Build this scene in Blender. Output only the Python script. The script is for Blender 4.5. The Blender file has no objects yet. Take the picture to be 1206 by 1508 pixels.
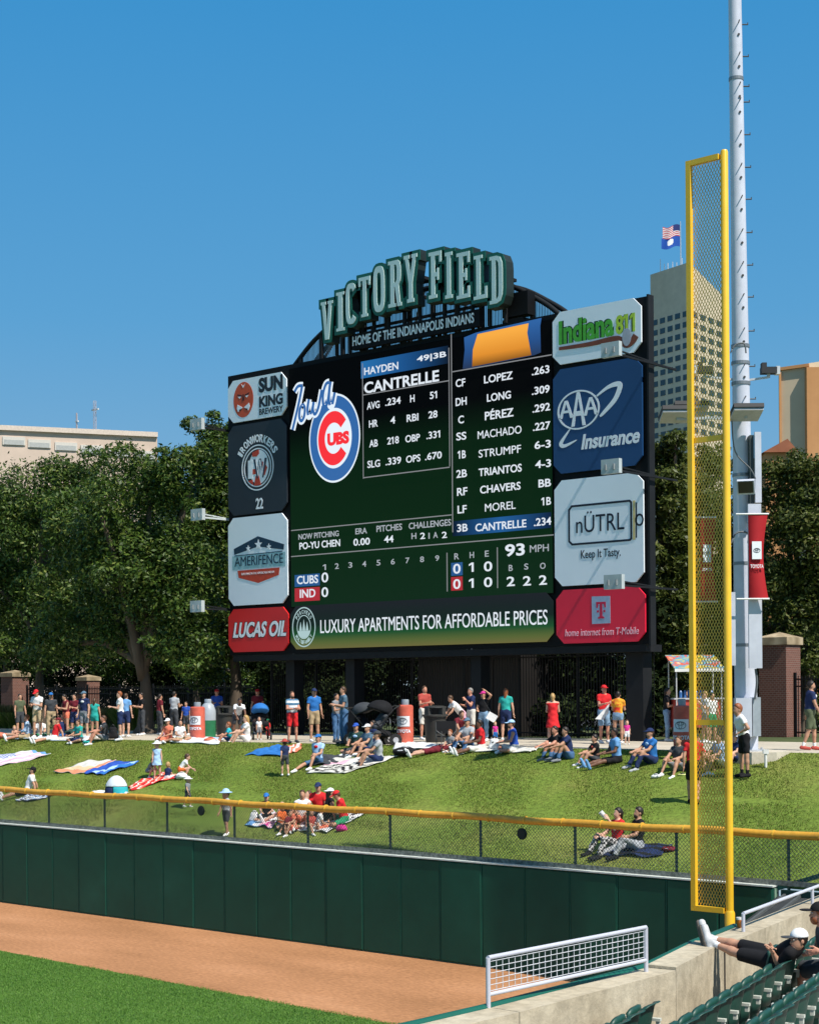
import bpy, bmesh, math, random
import numpy as np
from mathutils import Matrix, Vector
R = math.radians
random.seed(7); rng = np.random.default_rng(7)
SC = bpy.context.scene; COL = SC.collection

# ---------------------------------------------------------------- camera, sky, sun, exposure
# World: X runs along the outfield wall, Y away behind it (wall face y = 0), field z = 0.
FPX, CX, CY, ROLL, YAW = 2400.0, 603.0, 1015.0, 0.0075, math.atan2(.6546, .756)
CAM = Vector((0, -28.9, 6.3))
cd = bpy.data.cameras.new('camera'); cam = bpy.data.objects.new('camera', cd); COL.objects.link(cam)
cd.sensor_fit = 'VERTICAL'; cd.sensor_height = 24; cd.lens = FPX/1508*24
cd.shift_y = 261/1508; cd.clip_end = 3000; cd.clip_start = .3
cam.location = CAM
cam.rotation_euler = (Matrix.Rotation(YAW, 3, 'Z') @ Matrix.Rotation(math.pi/2, 3, 'X') @ Matrix.Rotation(-ROLL, 3, 'Z')).to_euler()
SC.camera = cam
SUN_AZ, SUN_EL = R(96.5), R(53)          # direction to the sun: azimuth from +Y towards +X
w = bpy.data.worlds.new('World'); SC.world = w; w.use_nodes = True
nt = w.node_tree; bg = nt.nodes['Background']
sk = nt.nodes.new('ShaderNodeTexSky'); sk.sky_type = 'NISHITA'; sk.sun_disc = False
sk.sun_elevation = SUN_EL; sk.sun_rotation = SUN_AZ; sk.altitude = 200; sk.air_density = 1.0; sk.dust_density = .25; sk.ozone_density = 2.2
tcw = nt.nodes.new('ShaderNodeTexCoord'); sxw = nt.nodes.new('ShaderNodeSeparateXYZ'); rw = nt.nodes.new('ShaderNodeValToRGB')
nt.links.new(tcw.outputs['Generated'], sxw.inputs[0]); nt.links.new(sxw.outputs[2], rw.inputs[0])
# clear late-summer sky: the physical sky, deepened to the blue of the day by elevation
SKY = [(0., (.36, .52, .64)), (.12, (.15, .37, .60)), (.22, (.075, .335, .63)), (.42, (.020, .275, .62)), (.62, (.11, .26, .47)), (1., (.15, .28, .45))]
for i in range(len(SKY)-2): rw.color_ramp.elements.new(.5)
for e, (p, c) in zip(rw.color_ramp.elements, SKY): e.position = p; e.color = (*c, 1)
scw = nt.nodes.new('ShaderNodeVectorMath'); scw.operation = 'SCALE'; scw.inputs['Scale'].default_value = 6.6; nt.links.new(rw.outputs[0], scw.inputs[0])
mxw = nt.nodes.new('ShaderNodeMix'); mxw.data_type = 'RGBA'; mxw.inputs[0].default_value = .88
nt.links.new(sk.outputs[0], mxw.inputs[6]); nt.links.new(scw.outputs[0], mxw.inputs[7]); nt.links.new(mxw.outputs[2], bg.inputs[0]); bg.inputs[1].default_value = .09
sd = bpy.data.lights.new('sun', 'SUN'); so = bpy.data.objects.new('sun', sd); COL.objects.link(so)
sd.energy = 3.6; sd.angle = R(.5); sd.color = (1, .95, .86)
sv = Vector((math.sin(SUN_AZ)*math.cos(SUN_EL), math.cos(SUN_AZ)*math.cos(SUN_EL), math.sin(SUN_EL)))
so.rotation_euler = sv.to_track_quat('Z', 'Y').to_euler(); so.location = (20, -20, 40)
SC.view_settings.view_transform = 'Standard'; SC.view_settings.look = 'None'; SC.view_settings.exposure = .75; SC.view_settings.gamma = 1
SC.render.engine = 'CYCLES'; SC.cycles.max_bounces = 6; SC.cycles.transparent_max_bounces = 8

# ---------------------------------------------------------------- measuring: photo pixel -> place in the world
def ray(px, py):
    x, y = px-CX, py-CY
    ux, uz = (x - ROLL*y)/FPX, -(y + ROLL*x)/FPX
    c, s = math.cos(YAW), math.sin(YAW)
    return Vector((c*ux - s, s*ux + c, uz))
def at_t(px, py, t): return CAM + ray(px, py)*t
def at_y(px, py, Y): r = ray(px, py); return CAM + r*((Y-CAM.y)/r.y)
def at_z(px, py, z): r = ray(px, py); return CAM + r*((z-CAM.z)/r.z)
def yw(x): return min(9.5, max(3.5, 8.0 + (x+19.7)*.052))
WALK = 4.65
def H(x, y):
    if y < .2: return 0.0
    u = min(1, max(0, (y-.2)/(yw(x)-.2)))
    return 2.32 + (WALK-2.32)*(1.22*u - .22*u*u)
def gr(px, py):
    r = ray(px, py); t = 27.0
    while t < 120:
        p = CAM + r*t
        if p.z < H(p.x, p.y): break
        t += .5
    a, b = t-.5, t
    for _ in range(18):
        m = (a+b)/2; p = CAM + r*m
        if p.z < H(p.x, p.y): b = m
        else: a = m
    p = CAM + r*b; p.z = H(p.x, p.y); return p
def depth(p): return (p.x-CAM.x)*-math.sin(YAW) + (p.y-CAM.y)*math.cos(YAW)

# ---------------------------------------------------------------- materials
MATS = {}
def M(col, rough=.7, var=.12, scale=6., metal=0., bump=0., emit=0., spec=.4, key=None):
    k = key or (tuple(round(c, 3) for c in col), rough, var, scale, metal, bump, emit, spec)
    if k in MATS: return MATS[k]
    m = bpy.data.materials.new('surface'); m.use_nodes = True; n = m.node_tree; b = n.nodes['Principled BSDF']; MATS[k] = m
    b.inputs['Roughness'].default_value = rough; b.inputs['Metallic'].default_value = metal; b.inputs['Specular IOR Level'].default_value = spec
    b.inputs['Base Color'].default_value = (*col, 1)
    if emit:
        b.inputs['Emission Color'].default_value = (*col, 1); b.inputs['Emission Strength'].default_value = emit
        b.inputs['Base Color'].default_value = (.02, .02, .02, 1); return m
    if var or bump:
        tc = n.nodes.new('ShaderNodeTexCoord'); no = n.nodes.new('ShaderNodeTexNoise')
        no.inputs['Scale'].default_value = scale; no.inputs['Detail'].default_value = 5; n.links.new(tc.outputs['Object'], no.inputs['Vector'])
        if var:
            r = n.nodes.new('ShaderNodeValToRGB'); r.color_ramp.elements[0].position = .3; r.color_ramp.elements[1].position = .7
            r.color_ramp.elements[0].color = (*[c*(1-var) for c in col], 1); r.color_ramp.elements[1].color = (*[min(1, c*(1+var)) for c in col], 1)
            n.links.new(no.outputs[0], r.inputs[0]); n.links.new(r.outputs[0], b.inputs['Base Color'])
        if bump:
            bu = n.nodes.new('ShaderNodeBump'); bu.inputs['Strength'].default_value = bump; bu.inputs['Distance'].default_value = .03
            n.links.new(no.outputs[0], bu.inputs['Height']); n.links.new(bu.outputs[0], b.inputs['Normal'])
    return m
def noise_mat(key, stops, scale=3., detail=6., rough=.9, bump=0., bscale=60., stretch=(1, 1, 1), second=None, spec=.25):
    """colour ramp over noise; second = (scale, amount) multiplies a finer noise"""
    if key in MATS: return MATS[key]
    m = bpy.data.materials.new(key); m.use_nodes = True; n = m.node_tree; b = n.nodes['Principled BSDF']; MATS[key] = m
    b.inputs['Roughness'].default_value = rough; b.inputs['Specular IOR Level'].default_value = spec
    tc = n.nodes.new('ShaderNodeTexCoord'); mp = n.nodes.new('ShaderNodeMapping'); mp.inputs['Scale'].default_value = stretch
    n.links.new(tc.outputs['Object'], mp.inputs[0])
    no = n.nodes.new('ShaderNodeTexNoise'); no.inputs['Scale'].default_value = scale; no.inputs['Detail'].default_value = detail; n.links.new(mp.outputs[0], no.inputs['Vector'])
    r = n.nodes.new('ShaderNodeValToRGB')
    els = r.color_ramp.elements
    while len(els) < len(stops): els.new(.5)
    for e, (p, c) in zip(els, stops): e.position = p; e.color = (*c, 1)
    n.links.new(no.outputs[0], r.inputs[0]); out = r.outputs[0]
    if second:
        n2 = n.nodes.new('ShaderNodeTexNoise'); n2.inputs['Scale'].default_value = second[0]; n2.inputs['Detail'].default_value = 4; n.links.new(mp.outputs[0], n2.inputs['Vector'])
        mr = n.nodes.new('ShaderNodeMapRange'); mr.inputs[1].default_value = .3; mr.inputs[2].default_value = .7; mr.inputs[3].default_value = 1-second[1]; mr.inputs[4].default_value = 1+second[1]
        n.links.new(n2.outputs[0], mr.inputs[0])
        mx = n.nodes.new('ShaderNodeVectorMath'); mx.operation = 'SCALE'; n.links.new(out, mx.inputs[0]); n.links.new(mr.outputs[0], mx.inputs['Scale']); out = mx.outputs[0]
    n.links.new(out, b.inputs['Base Color'])
    if bump:
        n3 = n.nodes.new('ShaderNodeTexNoise'); n3.inputs['Scale'].default_value = bscale; n3.inputs['Detail'].default_value = 4; n.links.new(mp.outputs[0], n3.inputs['Vector'])
        bu = n.nodes.new('ShaderNodeBump'); bu.inputs['Strength'].default_value = bump; bu.inputs['Distance'].default_value = .02
        n.links.new(n3.outputs[0], bu.inputs['Height']); n.links.new(bu.outputs[0], b.inputs['Normal'])
    return m
def wave_mat(key, a, b_, scale, axis='X', sharp=.5, rough=.85, rot=0.):
    """two colour stripes"""
    if key in MATS: return MATS[key]
    m = bpy.data.materials.new(key); m.use_nodes = True; n = m.node_tree; b = n.nodes['Principled BSDF']; MATS[key] = m
    b.inputs['Roughness'].default_value = rough
    tc = n.nodes.new('ShaderNodeTexCoord'); mp = n.nodes.new('ShaderNodeMapping'); mp.inputs['Rotation'].default_value = (0, 0, rot)
    n.links.new(tc.outputs['Object'], mp.inputs[0])
    wv = n.nodes.new('ShaderNodeTexWave'); wv.bands_direction = axis; wv.inputs['Scale'].default_value = scale; wv.inputs['Distortion'].default_value = .3
    n.links.new(mp.outputs[0], wv.inputs[0])
    r = n.nodes.new('ShaderNodeValToRGB'); r.color_ramp.elements[0].position = sharp-.04; r.color_ramp.elements[1].position = sharp+.04
    r.color_ramp.elements[0].color = (*a, 1); r.color_ramp.elements[1].color = (*b_, 1)
    n.links.new(wv.outputs['Fac'], r.inputs[0]); n.links.new(r.outputs[0], b.inputs['Base Color']); return m
def check_mat(key, a, b_, scale, rough=.85):
    if key in MATS: return MATS[key]
    m = bpy.data.materials.new(key); m.use_nodes = True; n = m.node_tree; b = n.nodes['Principled BSDF']; MATS[key] = m
    b.inputs['Roughness'].default_value = rough
    tc = n.nodes.new('ShaderNodeTexCoord'); ck = n.nodes.new('ShaderNodeTexChecker'); ck.inputs['Scale'].default_value = scale
    ck.inputs[1].default_value = (*a, 1); ck.inputs[2].default_value = (*b_, 1)
    n.links.new(tc.outputs['Object'], ck.inputs[0]); n.links.new(ck.outputs[0], b.inputs['Base Color']); return m
def S(*rgb):  # sRGB 0-255 -> linear
    return tuple((c/255/12.92 if c/255 <= .04045 else ((c/255+.055)/1.055)**2.4) for c in rgb)

# ---------------------------------------------------------------- objects
def tag(o, label=None, cat=None, group=None, kind=None):
    if label: o['label'] = label
    if cat: o['category'] = cat
    if group: o['group'] = group
    if kind: o['kind'] = kind
    return o
def empty(name, loc, label, cat, group=None, rz=0.):
    o = bpy.data.objects.new(name, None); COL.objects.link(o); o.location = loc; o.rotation_euler = (0, 0, rz); o.empty_display_size = .1
    return tag(o, label, cat, group)
def wloc(o):
    v = Vector(o.location)
    while o.parent: o = o.parent; v = v + Vector(o.location)
    return v
def mesh_from(v, f, smooth=False, mi=None, name='mesh'):
    me = bpy.data.meshes.new(name); v = np.asarray(v, dtype=np.float32).reshape(-1, 3)
    if isinstance(f, np.ndarray) and f.ndim == 2:
        nf, k = f.shape
        me.vertices.add(len(v)); me.vertices.foreach_set('co', v.ravel())
        me.loops.add(nf*k); me.loops.foreach_set('vertex_index', f.astype(np.int32).ravel())
        me.polygons.add(nf); me.polygons.foreach_set('loop_start', np.arange(0, nf*k, k, dtype=np.int32))
        me.update(calc_edges=True)
    else: me.from_pydata([tuple(map(float, p)) for p in v], [], f)
    if smooth: me.polygons.foreach_set('use_smooth', [True]*len(me.polygons))
    if mi is not None: me.polygons.foreach_set('material_index', np.asarray(mi, dtype=np.int32))
    me.update(); return me
def link(name, me, mats, parent=None, loc=(0, 0, 0)):
    o = bpy.data.objects.new(name, me); COL.objects.link(o); o.location = loc
    for m in (mats if isinstance(mats, (list, tuple)) else [mats]): me.materials.append(m)
    if parent: o.parent = parent
    return o
class MB:
    def __init__(s): s.v = []; s.f = []; s.mi = []; s.m = 0
    def add(s, v, f):
        k = len(s.v); s.v += [tuple(p) for p in v]; s.f += [tuple(i+k for i in q) for q in f]; s.mi += [s.m]*len(f); return s
    def box(s, c, d, rz=0., M3=None):
        x, y, z = d[0]/2, d[1]/2, d[2]/2
        v = [Vector((a*x, b*y, e*z)) for e in (-1, 1) for b in (-1, 1) for a in (-1, 1)]
        m = M3 if M3 is not None else Matrix.Rotation(rz, 3, 'Z')
        v = [m @ p + Vector(c) for p in v]
        return s.add(v, [(0, 2, 3, 1), (4, 5, 7, 6), (0, 1, 5, 4), (2, 6, 7, 3), (0, 4, 6, 2), (1, 3, 7, 5)])
    def bar(s, p, q, wx, wy=None, up=(0, 0, 1)):
        p, q = Vector(p), Vector(q); d = (q-p); L = d.length; d.normalize(); wy = wy or wx
        u = Vector(up); 
        if abs(d.dot(u)) > .97: u = Vector((0, 1, 0))
        x = d.cross(u).normalized(); y = x.cross(d).normalized()
        return s.box((p+q)/2, (wx, L, wy), M3=Matrix((x, d, y)).transposed())
    def tube(s, p, q, r, r2=None, n=10, cap=True):
        p, q = Vector(p), Vector(q); d = (q-p).normalized(); u = Vector((0, 0, 1)) if abs(d.z) < .95 else Vector((0, 1, 0))
        x = d.cross(u).normalized(); y = d.cross(x); r2 = r if r2 is None else r2
        v = []
        for c, rr in ((p, r), (q, r2)):
            for i in range(n): a = 2*math.pi*i/n; v.append(c + x*(math.cos(a)*rr) + y*(math.sin(a)*rr))
        f = [(i, i+n, (i+1) % n+n, (i+1) % n) for i in range(n)]
        if cap: f += [tuple(range(n)), tuple(range(2*n-1, n-1, -1))]
        return s.add(v, f)
    def path(s, pts, r, n=8):
        """continuous swept tube through pts (radius number or list)"""
        pts = [Vector(p) for p in pts]; k = len(pts); rr = r if isinstance(r, (list, tuple)) else [r]*k; v = []
        for i, p in enumerate(pts):
            d = (pts[min(i+1, k-1)]-pts[max(i-1, 0)]).normalized(); u = Vector((0, 0, 1)) if abs(d.z) < .9 else Vector((0, 1, 0))
            x = d.cross(u).normalized(); y = d.cross(x)
            for j in range(n): a = 2*math.pi*j/n; v.append(p + x*(math.cos(a)*rr[i]) + y*(math.sin(a)*rr[i]))
        f = [(i*n+j, i*n+n+j, i*n+n+(j+1) % n, i*n+(j+1) % n) for i in range(k-1) for j in range(n)]
        f += [tuple(range(n)), tuple(range(k*n-1, k*n-n-1, -1))]
        return s.add(v, f)
    def lathe(s, prof, c=(0, 0, 0), n=20):
        c = Vector(c); v = []; k = len(prof)
        for r, z in prof:
            for j in range(n): a = 2*math.pi*j/n; v.append(c + Vector((math.cos(a)*r, math.sin(a)*r, z)))
        f = [(i*n+j, i*n+(j+1) % n, i*n+n+(j+1) % n, i*n+n+j) for i in range(k-1) for j in range(n)]
        f += [tuple(range(n-1, -1, -1)), tuple(range((k-1)*n, k*n))]
        return s.add(v, f)
    def prism(s, poly, z0, z1):
        """horizontal polygon (x, y) raised from z0 to z1 (numbers or per-vertex lists)"""
        n = len(poly); a = z0 if isinstance(z0, (list, tuple)) else [z0]*n; b = z1 if isinstance(z1, (list, tuple)) else [z1]*n
        v = [(x, y, a[i]) for i, (x, y) in enumerate(poly)] + [(x, y, b[i]) for i, (x, y) in enumerate(poly)]
        return s.add(v, [tuple(range(n-1, -1, -1)), tuple(range(n, 2*n))] + [(i, (i+1) % n, (i+1) % n+n, i+n) for i in range(n)])
    def build(s, name, mats, parent=None, smooth=False, world=True):
        off = wloc(parent) if (parent and world) else Vector((0, 0, 0))
        v = np.array([tuple(p) for p in s.v], dtype=np.float64) - np.array(off)
        me = bpy.data.meshes.new(name); me.from_pydata(v.tolist(), [], s.f)
        if any(s.mi): me.polygons.foreach_set('material_index', s.mi)
        if smooth: me.polygons.foreach_set('use_smooth', [True]*len(me.polygons))
        me.update()
        if smooth == 'auto': me.set_sharp_from_angle(angle=R(40))
        return link(name, me, mats, parent)
def copy_tree(o, parent=None):
    c = o.copy(); COL.objects.link(c); c.parent = parent
    for ch in list(o.children): copy_tree(ch, c)
    return c

# ---------------------------------------------------------------- flat lettering and shapes (in a vertical x-z plane)
def curve_mesh(loops, e=.006):
    cu = bpy.data.curves.new('c', 'CURVE'); cu.dimensions = '2D'; cu.fill_mode = 'BOTH'; cu.extrude = e
    for lp in loops:
        sp = cu.splines.new('POLY'); sp.points.add(len(lp)-1); sp.use_cyclic_u = True
        for i, p in enumerate(lp): sp.points[i].co = (p[0], p[1], 0, 1)
    o = bpy.data.objects.new('c', cu); me = bpy.data.meshes.new_from_object(o)
    v = np.array([x.co[:] for x in me.vertices]); f = [tuple(p.vertices) for p in me.polygons]
    bpy.data.objects.remove(o); bpy.data.curves.remove(cu); bpy.data.meshes.remove(me); return v, f
TXT = {}
def text_geo(s, offset=0., shear=0., sp=1.):
    k = (s, offset, shear, sp)
    if k not in TXT:
        cu = bpy.data.curves.new('t', 'FONT'); cu.body = s; cu.extrude = .02; cu.resolution_u = 4; cu.offset = offset; cu.shear = shear; cu.space_character = sp
        o = bpy.data.objects.new('t', cu); me = bpy.data.meshes.new_from_object(o)
        V, Fc = np.array([x.co[:] for x in me.vertices]), [tuple(p.vertices) for p in me.polygons]
        if '1' in s and s != '1x':      # give each figure one its flag
            w1 = text_geo('1x', offset, shear, sp)[0]; xs = w1[:, 0]; bw = .12+2*offset
            for i, ch in enumerate(s):
                if ch == '1':
                    g = TXT.setdefault((s[:i+1].replace('1', 'I'), offset, shear, sp, 'raw'), None)
                    cu2 = bpy.data.curves.new('t', 'FONT'); cu2.body = s[:i+1]; cu2.extrude = .02; cu2.offset = offset; cu2.shear = shear; cu2.space_character = sp
                    o2 = bpy.data.objects.new('t', cu2); m2 = bpy.data.meshes.new_from_object(o2); X = np.array([q.co[:] for q in m2.vertices])
                    bpy.data.objects.remove(o2); bpy.data.curves.remove(cu2); bpy.data.meshes.remove(m2)
                    xr = X[:, 0].max(); top = V[:, 1].max(); xl = xr-bw; k0 = len(V); sk_ = shear*.0
                    fl = [(xl+.02, top), (xl-.15, top-.12), (xl-.15, top-.23-offset), (xl+.02, top-.13-offset)]
                    V = np.vstack([V, [(a, b, .0201) for a, b in fl], [(a, b, -.02) for a, b in fl]])
                    Fc = Fc + [(k0+3, k0+2, k0+1, k0)[::-1], (k0+4, k0+5, k0+6, k0+7)[::-1]] + [(k0+a, k0+4+a, k0+4+(a+1) % 4, k0+(a+1) % 4) for a in range(4)]
        TXT[k] = (V, Fc)
        bpy.data.objects.remove(o); bpy.data.curves.remove(cu); bpy.data.meshes.remove(me)
    return TXT[k]
class Flat:
    """shapes on a vertical plane y = Y facing -Y; coordinates (x, z)"""
    def __init__(s, Y, e=.004): s.Y = Y; s.e = e; s.mb = MB()
    def loops(s, lp, e=None):
        e = e or s.e
        v, f = curve_mesh(lp, e); s.mb.add([(p[0], s.Y - p[2], p[1]) for p in v], f); return s
    def text(s, t, x0, z0, x1, z1, offset=.018, shear=0., sp=1., e=None, fn=None):
        v, f = text_geo(t, offset, shear, sp); e = e or s.e
        a, b = v.min(0), v.max(0); u = (v[:, 0]-a[0])/(b[0]-a[0]); h = (v[:, 1]-a[1])/(b[1]-a[1]); q = np.sign(v[:, 2])*e
        if fn: pts = [(*fn(x, z), k) for x, z, k in zip(u, h, q)]
        else: pts = [(x0+(x1-x0)*x, z0+(z1-z0)*z, k) for x, z, k in zip(u, h, q)]
        s.mb.add([(x, s.Y-k, z) for x, z, k in pts], f); return s
    def build(s, name, m, parent=None): return s.mb.build(name, m, parent)
def ellipse(cx, cz, rx, rz, n=48, a0=0, a1=360):
    return [(cx+rx*math.cos(R(a0+(a1-a0)*i/n)), cz+rz*math.sin(R(a0+(a1-a0)*i/n))) for i in range(n if a1-a0 == 360 else n+1)]
def stroke(pts, w):
    """outline of a polyline of width w (number or list)"""
    n = len(pts); ww = w if isinstance(w, (list, tuple)) else [w]*n; L, Rr = [], []
    for i, p in enumerate(pts):
        a, b = pts[max(i-1, 0)], pts[min(i+1, n-1)]; dx, dz = b[0]-a[0], b[1]-a[1]; l = math.hypot(dx, dz) or 1
        nx, nz = -dz/l*ww[i]/2, dx/l*ww[i]/2; L.append((p[0]+nx, p[1]+nz)); Rr.append((p[0]-nx, p[1]-nz))
    return L + Rr[::-1]
def smooth_pts(pts, k=6):
    out = []; n = len(pts)
    for i in range(n-1):
        p0, p1, p2, p3 = pts[max(i-1, 0)], pts[i], pts[i+1], pts[min(i+2, n-1)]
        for j in range(k):
            t = j/k
            out.append(tuple(.5*(2*p1[d]+(-p0[d]+p2[d])*t+(2*p0[d]-5*p1[d]+4*p2[d]-p3[d])*t*t+(-p0[d]+3*p1[d]-3*p2[d]+p3[d])*t**3) for d in range(len(p1))))
    return out + [tuple(pts[-1])]
def offset_poly(poly, d):
    n = len(poly); A = sum(poly[i][0]*poly[(i+1) % n][1]-poly[(i+1) % n][0]*poly[i][1] for i in range(n)); sg = 1 if A > 0 else -1; out = []
    for i in range(n):
        a, b, c = Vector(poly[i-1]), Vector(poly[i]), Vector(poly[(i+1) % n]); e1, e2 = (b-a).normalized(), (c-b).normalized()
        n1, n2 = Vector((e1.y, -e1.x))*sg, Vector((e2.y, -e2.x))*sg; m = n1+n2
        if m.length < 1e-6: m = n1
        m.normalize(); k = max(.5, m.dot(n1)); out.append(tuple(b + m*(d/k)))
    return out
# ================================================================ THE SETTING
def sheet(name, poly, z, m, kind='structure'):
    o = link(name, mesh_from([(x, y, z) for x, y in poly], [tuple(range(len(poly)))]), m); return tag(o, kind=kind)
GRASS_F = noise_mat('field_turf', [(.3, (.05, .12, .022)), (.55, (.08, .165, .032)), (.8, (.11, .20, .045))], scale=.55, detail=9, bump=.5, bscale=40, second=(22, .28))
TRACK = noise_mat('clay_track', [(.3, (.33, .155, .068)), (.55, (.42, .20, .092)), (.8, (.50, .25, .125))], scale=.45, detail=12, bump=.6, bscale=35, second=(14, .22), stretch=(.5, 1.4, 1))
LAWN = noise_mat('berm_turf', [(.25, (.09, .15, .018)), (.5, (.14, .20, .028)), (.68, (.19, .21, .042)), (.9, (.31, .25, .10))], scale=.38, detail=9, bump=.8, bscale=25, second=(9, .3))
CONC = noise_mat('pale_concrete', [(.3, (.47, .42, .33)), (.6, (.58, .52, .42)), (.85, (.66, .6, .5))], scale=.8, detail=8, bump=.15, bscale=40, second=(14, .1))
EARTH = noise_mat('park_ground', [(.3, (.05, .07, .025)), (.6, (.08, .10, .035)), (.8, (.14, .12, .07))], scale=.3, detail=8, second=(8, .3))
g1 = at_z(0, 1400, 0); g2 = at_z(575, 1508, 0)
sl = (g2.y-g1.y)/(g2.x-g1.x)
sheet('field_grass', [(-140, -120), (40, -120), (40, .1), (-140, .1)], 0, GRASS_F)
sheet('warning_track', [(-140, g1.y+sl*(-140-g1.x)), (-4, g1.y+sl*(-4-g1.x)), (-4, .1), (-140, .1)], .004, TRACK)
# lawn bank behind the wall
xs = np.arange(-80, -1.9, .3); us = np.linspace(0, 1, 28)
v = [(x, .2+u*(yw(x)-.2), H(x, .2+u*(yw(x)-.2)) + .02*math.sin(x*1.7+u*9)*math.sin(u*math.pi)) for x in xs for u in us]
n = len(us); f = [(i*n+j, (i+1)*n+j, (i+1)*n+j+1, i*n+j+1) for i in range(len(xs)-1) for j in range(n-1)]
tag(link('lawn_bank', mesh_from(v, f, True), LAWN), kind='structure')
WALKM = noise_mat('walk_concrete', [(.3, (.42, .37, .29)), (.7, (.55, .48, .38))], scale=.7, second=(12, .08))
xs = np.arange(-140, 30, 2.0)
v = [(x, y, WALK) for x in xs for y in (yw(x), 15.0)]
tag(link('walkway', mesh_from(v, [(2*i, 2*i+2, 2*i+3, 2*i+1) for i in range(len(xs)-1)]), WALKM), kind='structure')
sheet('ground', [(-1500, 15.0), (900, 15.0), (900, 1800), (-1500, 1800)], WALK-.004, EARTH)
sheet('street', [(-400, 30), (120, 30), (120, 42), (-400, 42)], WALK+.002, noise_mat('asphalt', [(.3, (.05, .05, .05)), (.7, (.075, .072, .07))], scale=1))

# grass blades on the bank, nearest part of what the picture shows
pr_ = np.random.default_rng(5); PATCH = [(pr_.uniform(-50, -17), pr_.uniform(.4, 5.5)*pr_.uniform(.3, 1), pr_.uniform(.4, 2.0), pr_.uniform(.15, .6)) for _ in range(40)]
def blades(N, x0, x1, h0, h1, wd):
    x = rng.uniform(x0, x1, N); u = rng.uniform(0, 1, N)**.9
    ywx = np.clip(8+(x+19.7)*.052, 3.5, 9.5); y = .25+u*(ywx-.3)
    q = np.clip((y-.2)/(ywx-.2), 0, 1); z = 2.32+(WALK-2.32)*(1.22*q-.22*q*q)
    keep = np.ones(N, bool)
    for (cx_, cy_, rx_, ry_) in PATCH: keep &= ~(((x-cx_)/rx_)**2+((y-cy_)/ry_)**2 < rng.uniform(.2, 1.3, N))
    x, y, z = x[keep], y[keep], z[keep]; N = int(keep.sum())
    a = rng.uniform(0, 2*np.pi, N); h = rng.uniform(h0, h1, N); lean = rng.uniform(0, .9, N)*h; b = rng.uniform(0, 2*np.pi, N)
    P = np.stack([x, y, z], 1); s = np.stack([np.cos(a), np.sin(a), 0*a], 1)*wd
    T = P + np.stack([np.cos(b)*lean, np.sin(b)*lean, h], 1)
    vv = np.stack([P-s, P+s, T], 1).reshape(-1, 3); return vv, np.arange(3*N, dtype=np.int32).reshape(-1, 3)
def island_mat(key, stops, rough=.7, trans=.25, spec=.3):
    if key in MATS: return MATS[key]
    m = bpy.data.materials.new(key); m.use_nodes = True; n = m.node_tree; b = n.nodes['Principled BSDF']; MATS[key] = m
    ge = n.nodes.new('ShaderNodeNewGeometry'); r = n.nodes.new('ShaderNodeValToRGB'); els = r.color_ramp.elements
    while len(els) < len(stops): els.new(.5)
    for e, (p, c) in zip(els, stops): e.position = p; e.color = (*c, 1)
    n.links.new(ge.outputs['Random Per Island'], r.inputs[0]); n.links.new(r.outputs[0], b.inputs['Base Color'])
    b.inputs['Roughness'].default_value = rough; b.inputs['Specular IOR Level'].default_value = spec
    tr = n.nodes.new('ShaderNodeBsdfTranslucent'); mx = n.nodes.new('ShaderNodeMixShader'); mx.inputs[0].default_value = trans
    n.links.new(r.outputs[0], tr.inputs[0]); n.links.new(b.outputs[0], mx.inputs[1]); n.links.new(tr.outputs[0], mx.inputs[2])
    n.links.new(mx.outputs[0], n.nodes['Material Output'].inputs[0]); return m
v, f = blades(240000, -58, -15.4, .015, .05, .011)
BLADE = island_mat('grass_blade', [(0, (.06, .098, .010)), (.4, (.118, .175, .020)), (.72, (.175, .218, .033)), (.92, (.24, .235, .058)), (1, (.34, .27, .11))])
tag(link('grass', mesh_from(v, f), BLADE), kind='stuff')

# short turf standing on the field, thinning raggedly onto the clay
fa, fb_, fc_ = at_z(-25, 1396, 0), at_z(610, 1513, 0), at_z(-25, 1516, 0); N = 80000
q1, q2 = rng.uniform(0, 1, N), rng.uniform(0, 1, N); sw_ = q1+q2 > 1; q1[sw_] = 1-q1[sw_]; q2[sw_] = 1-q2[sw_]
P_ = np.array(fa) + q1[:, None]*np.array(fb_-fa) + q2[:, None]*np.array(fc_-fa); ed = np.array(fb_-fa); en = np.array([-ed[1], ed[0], 0])/np.linalg.norm(ed)
P_ = P_ + en*(.05*np.abs(rng.normal(size=(N, 1)))*(np.sin(P_[:, :1]*3.1)+np.sin(P_[:, :1]*7.7)+1.2)*.5); a = rng.uniform(0, 2*np.pi, N); h = rng.uniform(.015, .04, N); b = rng.uniform(0, 2*np.pi, N)
s_ = np.stack([np.cos(a), np.sin(a), 0*a], 1)*.008; T_ = P_ + np.stack([np.cos(b)*h*.6, np.sin(b)*h*.6, h], 1)
TURF_B = island_mat('turf_blade', [(0, (.07, .17, .020)), (.5, (.115, .255, .034)), (.9, (.16, .30, .05)), (1, (.2, .28, .08))])
tag(link('infield_grass', mesh_from(np.stack([P_-s_, P_+s_, T_], 1).reshape(-1, 3), np.arange(3*N, dtype=np.int32).reshape(-1, 3)), TURF_B), kind='stuff')
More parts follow.
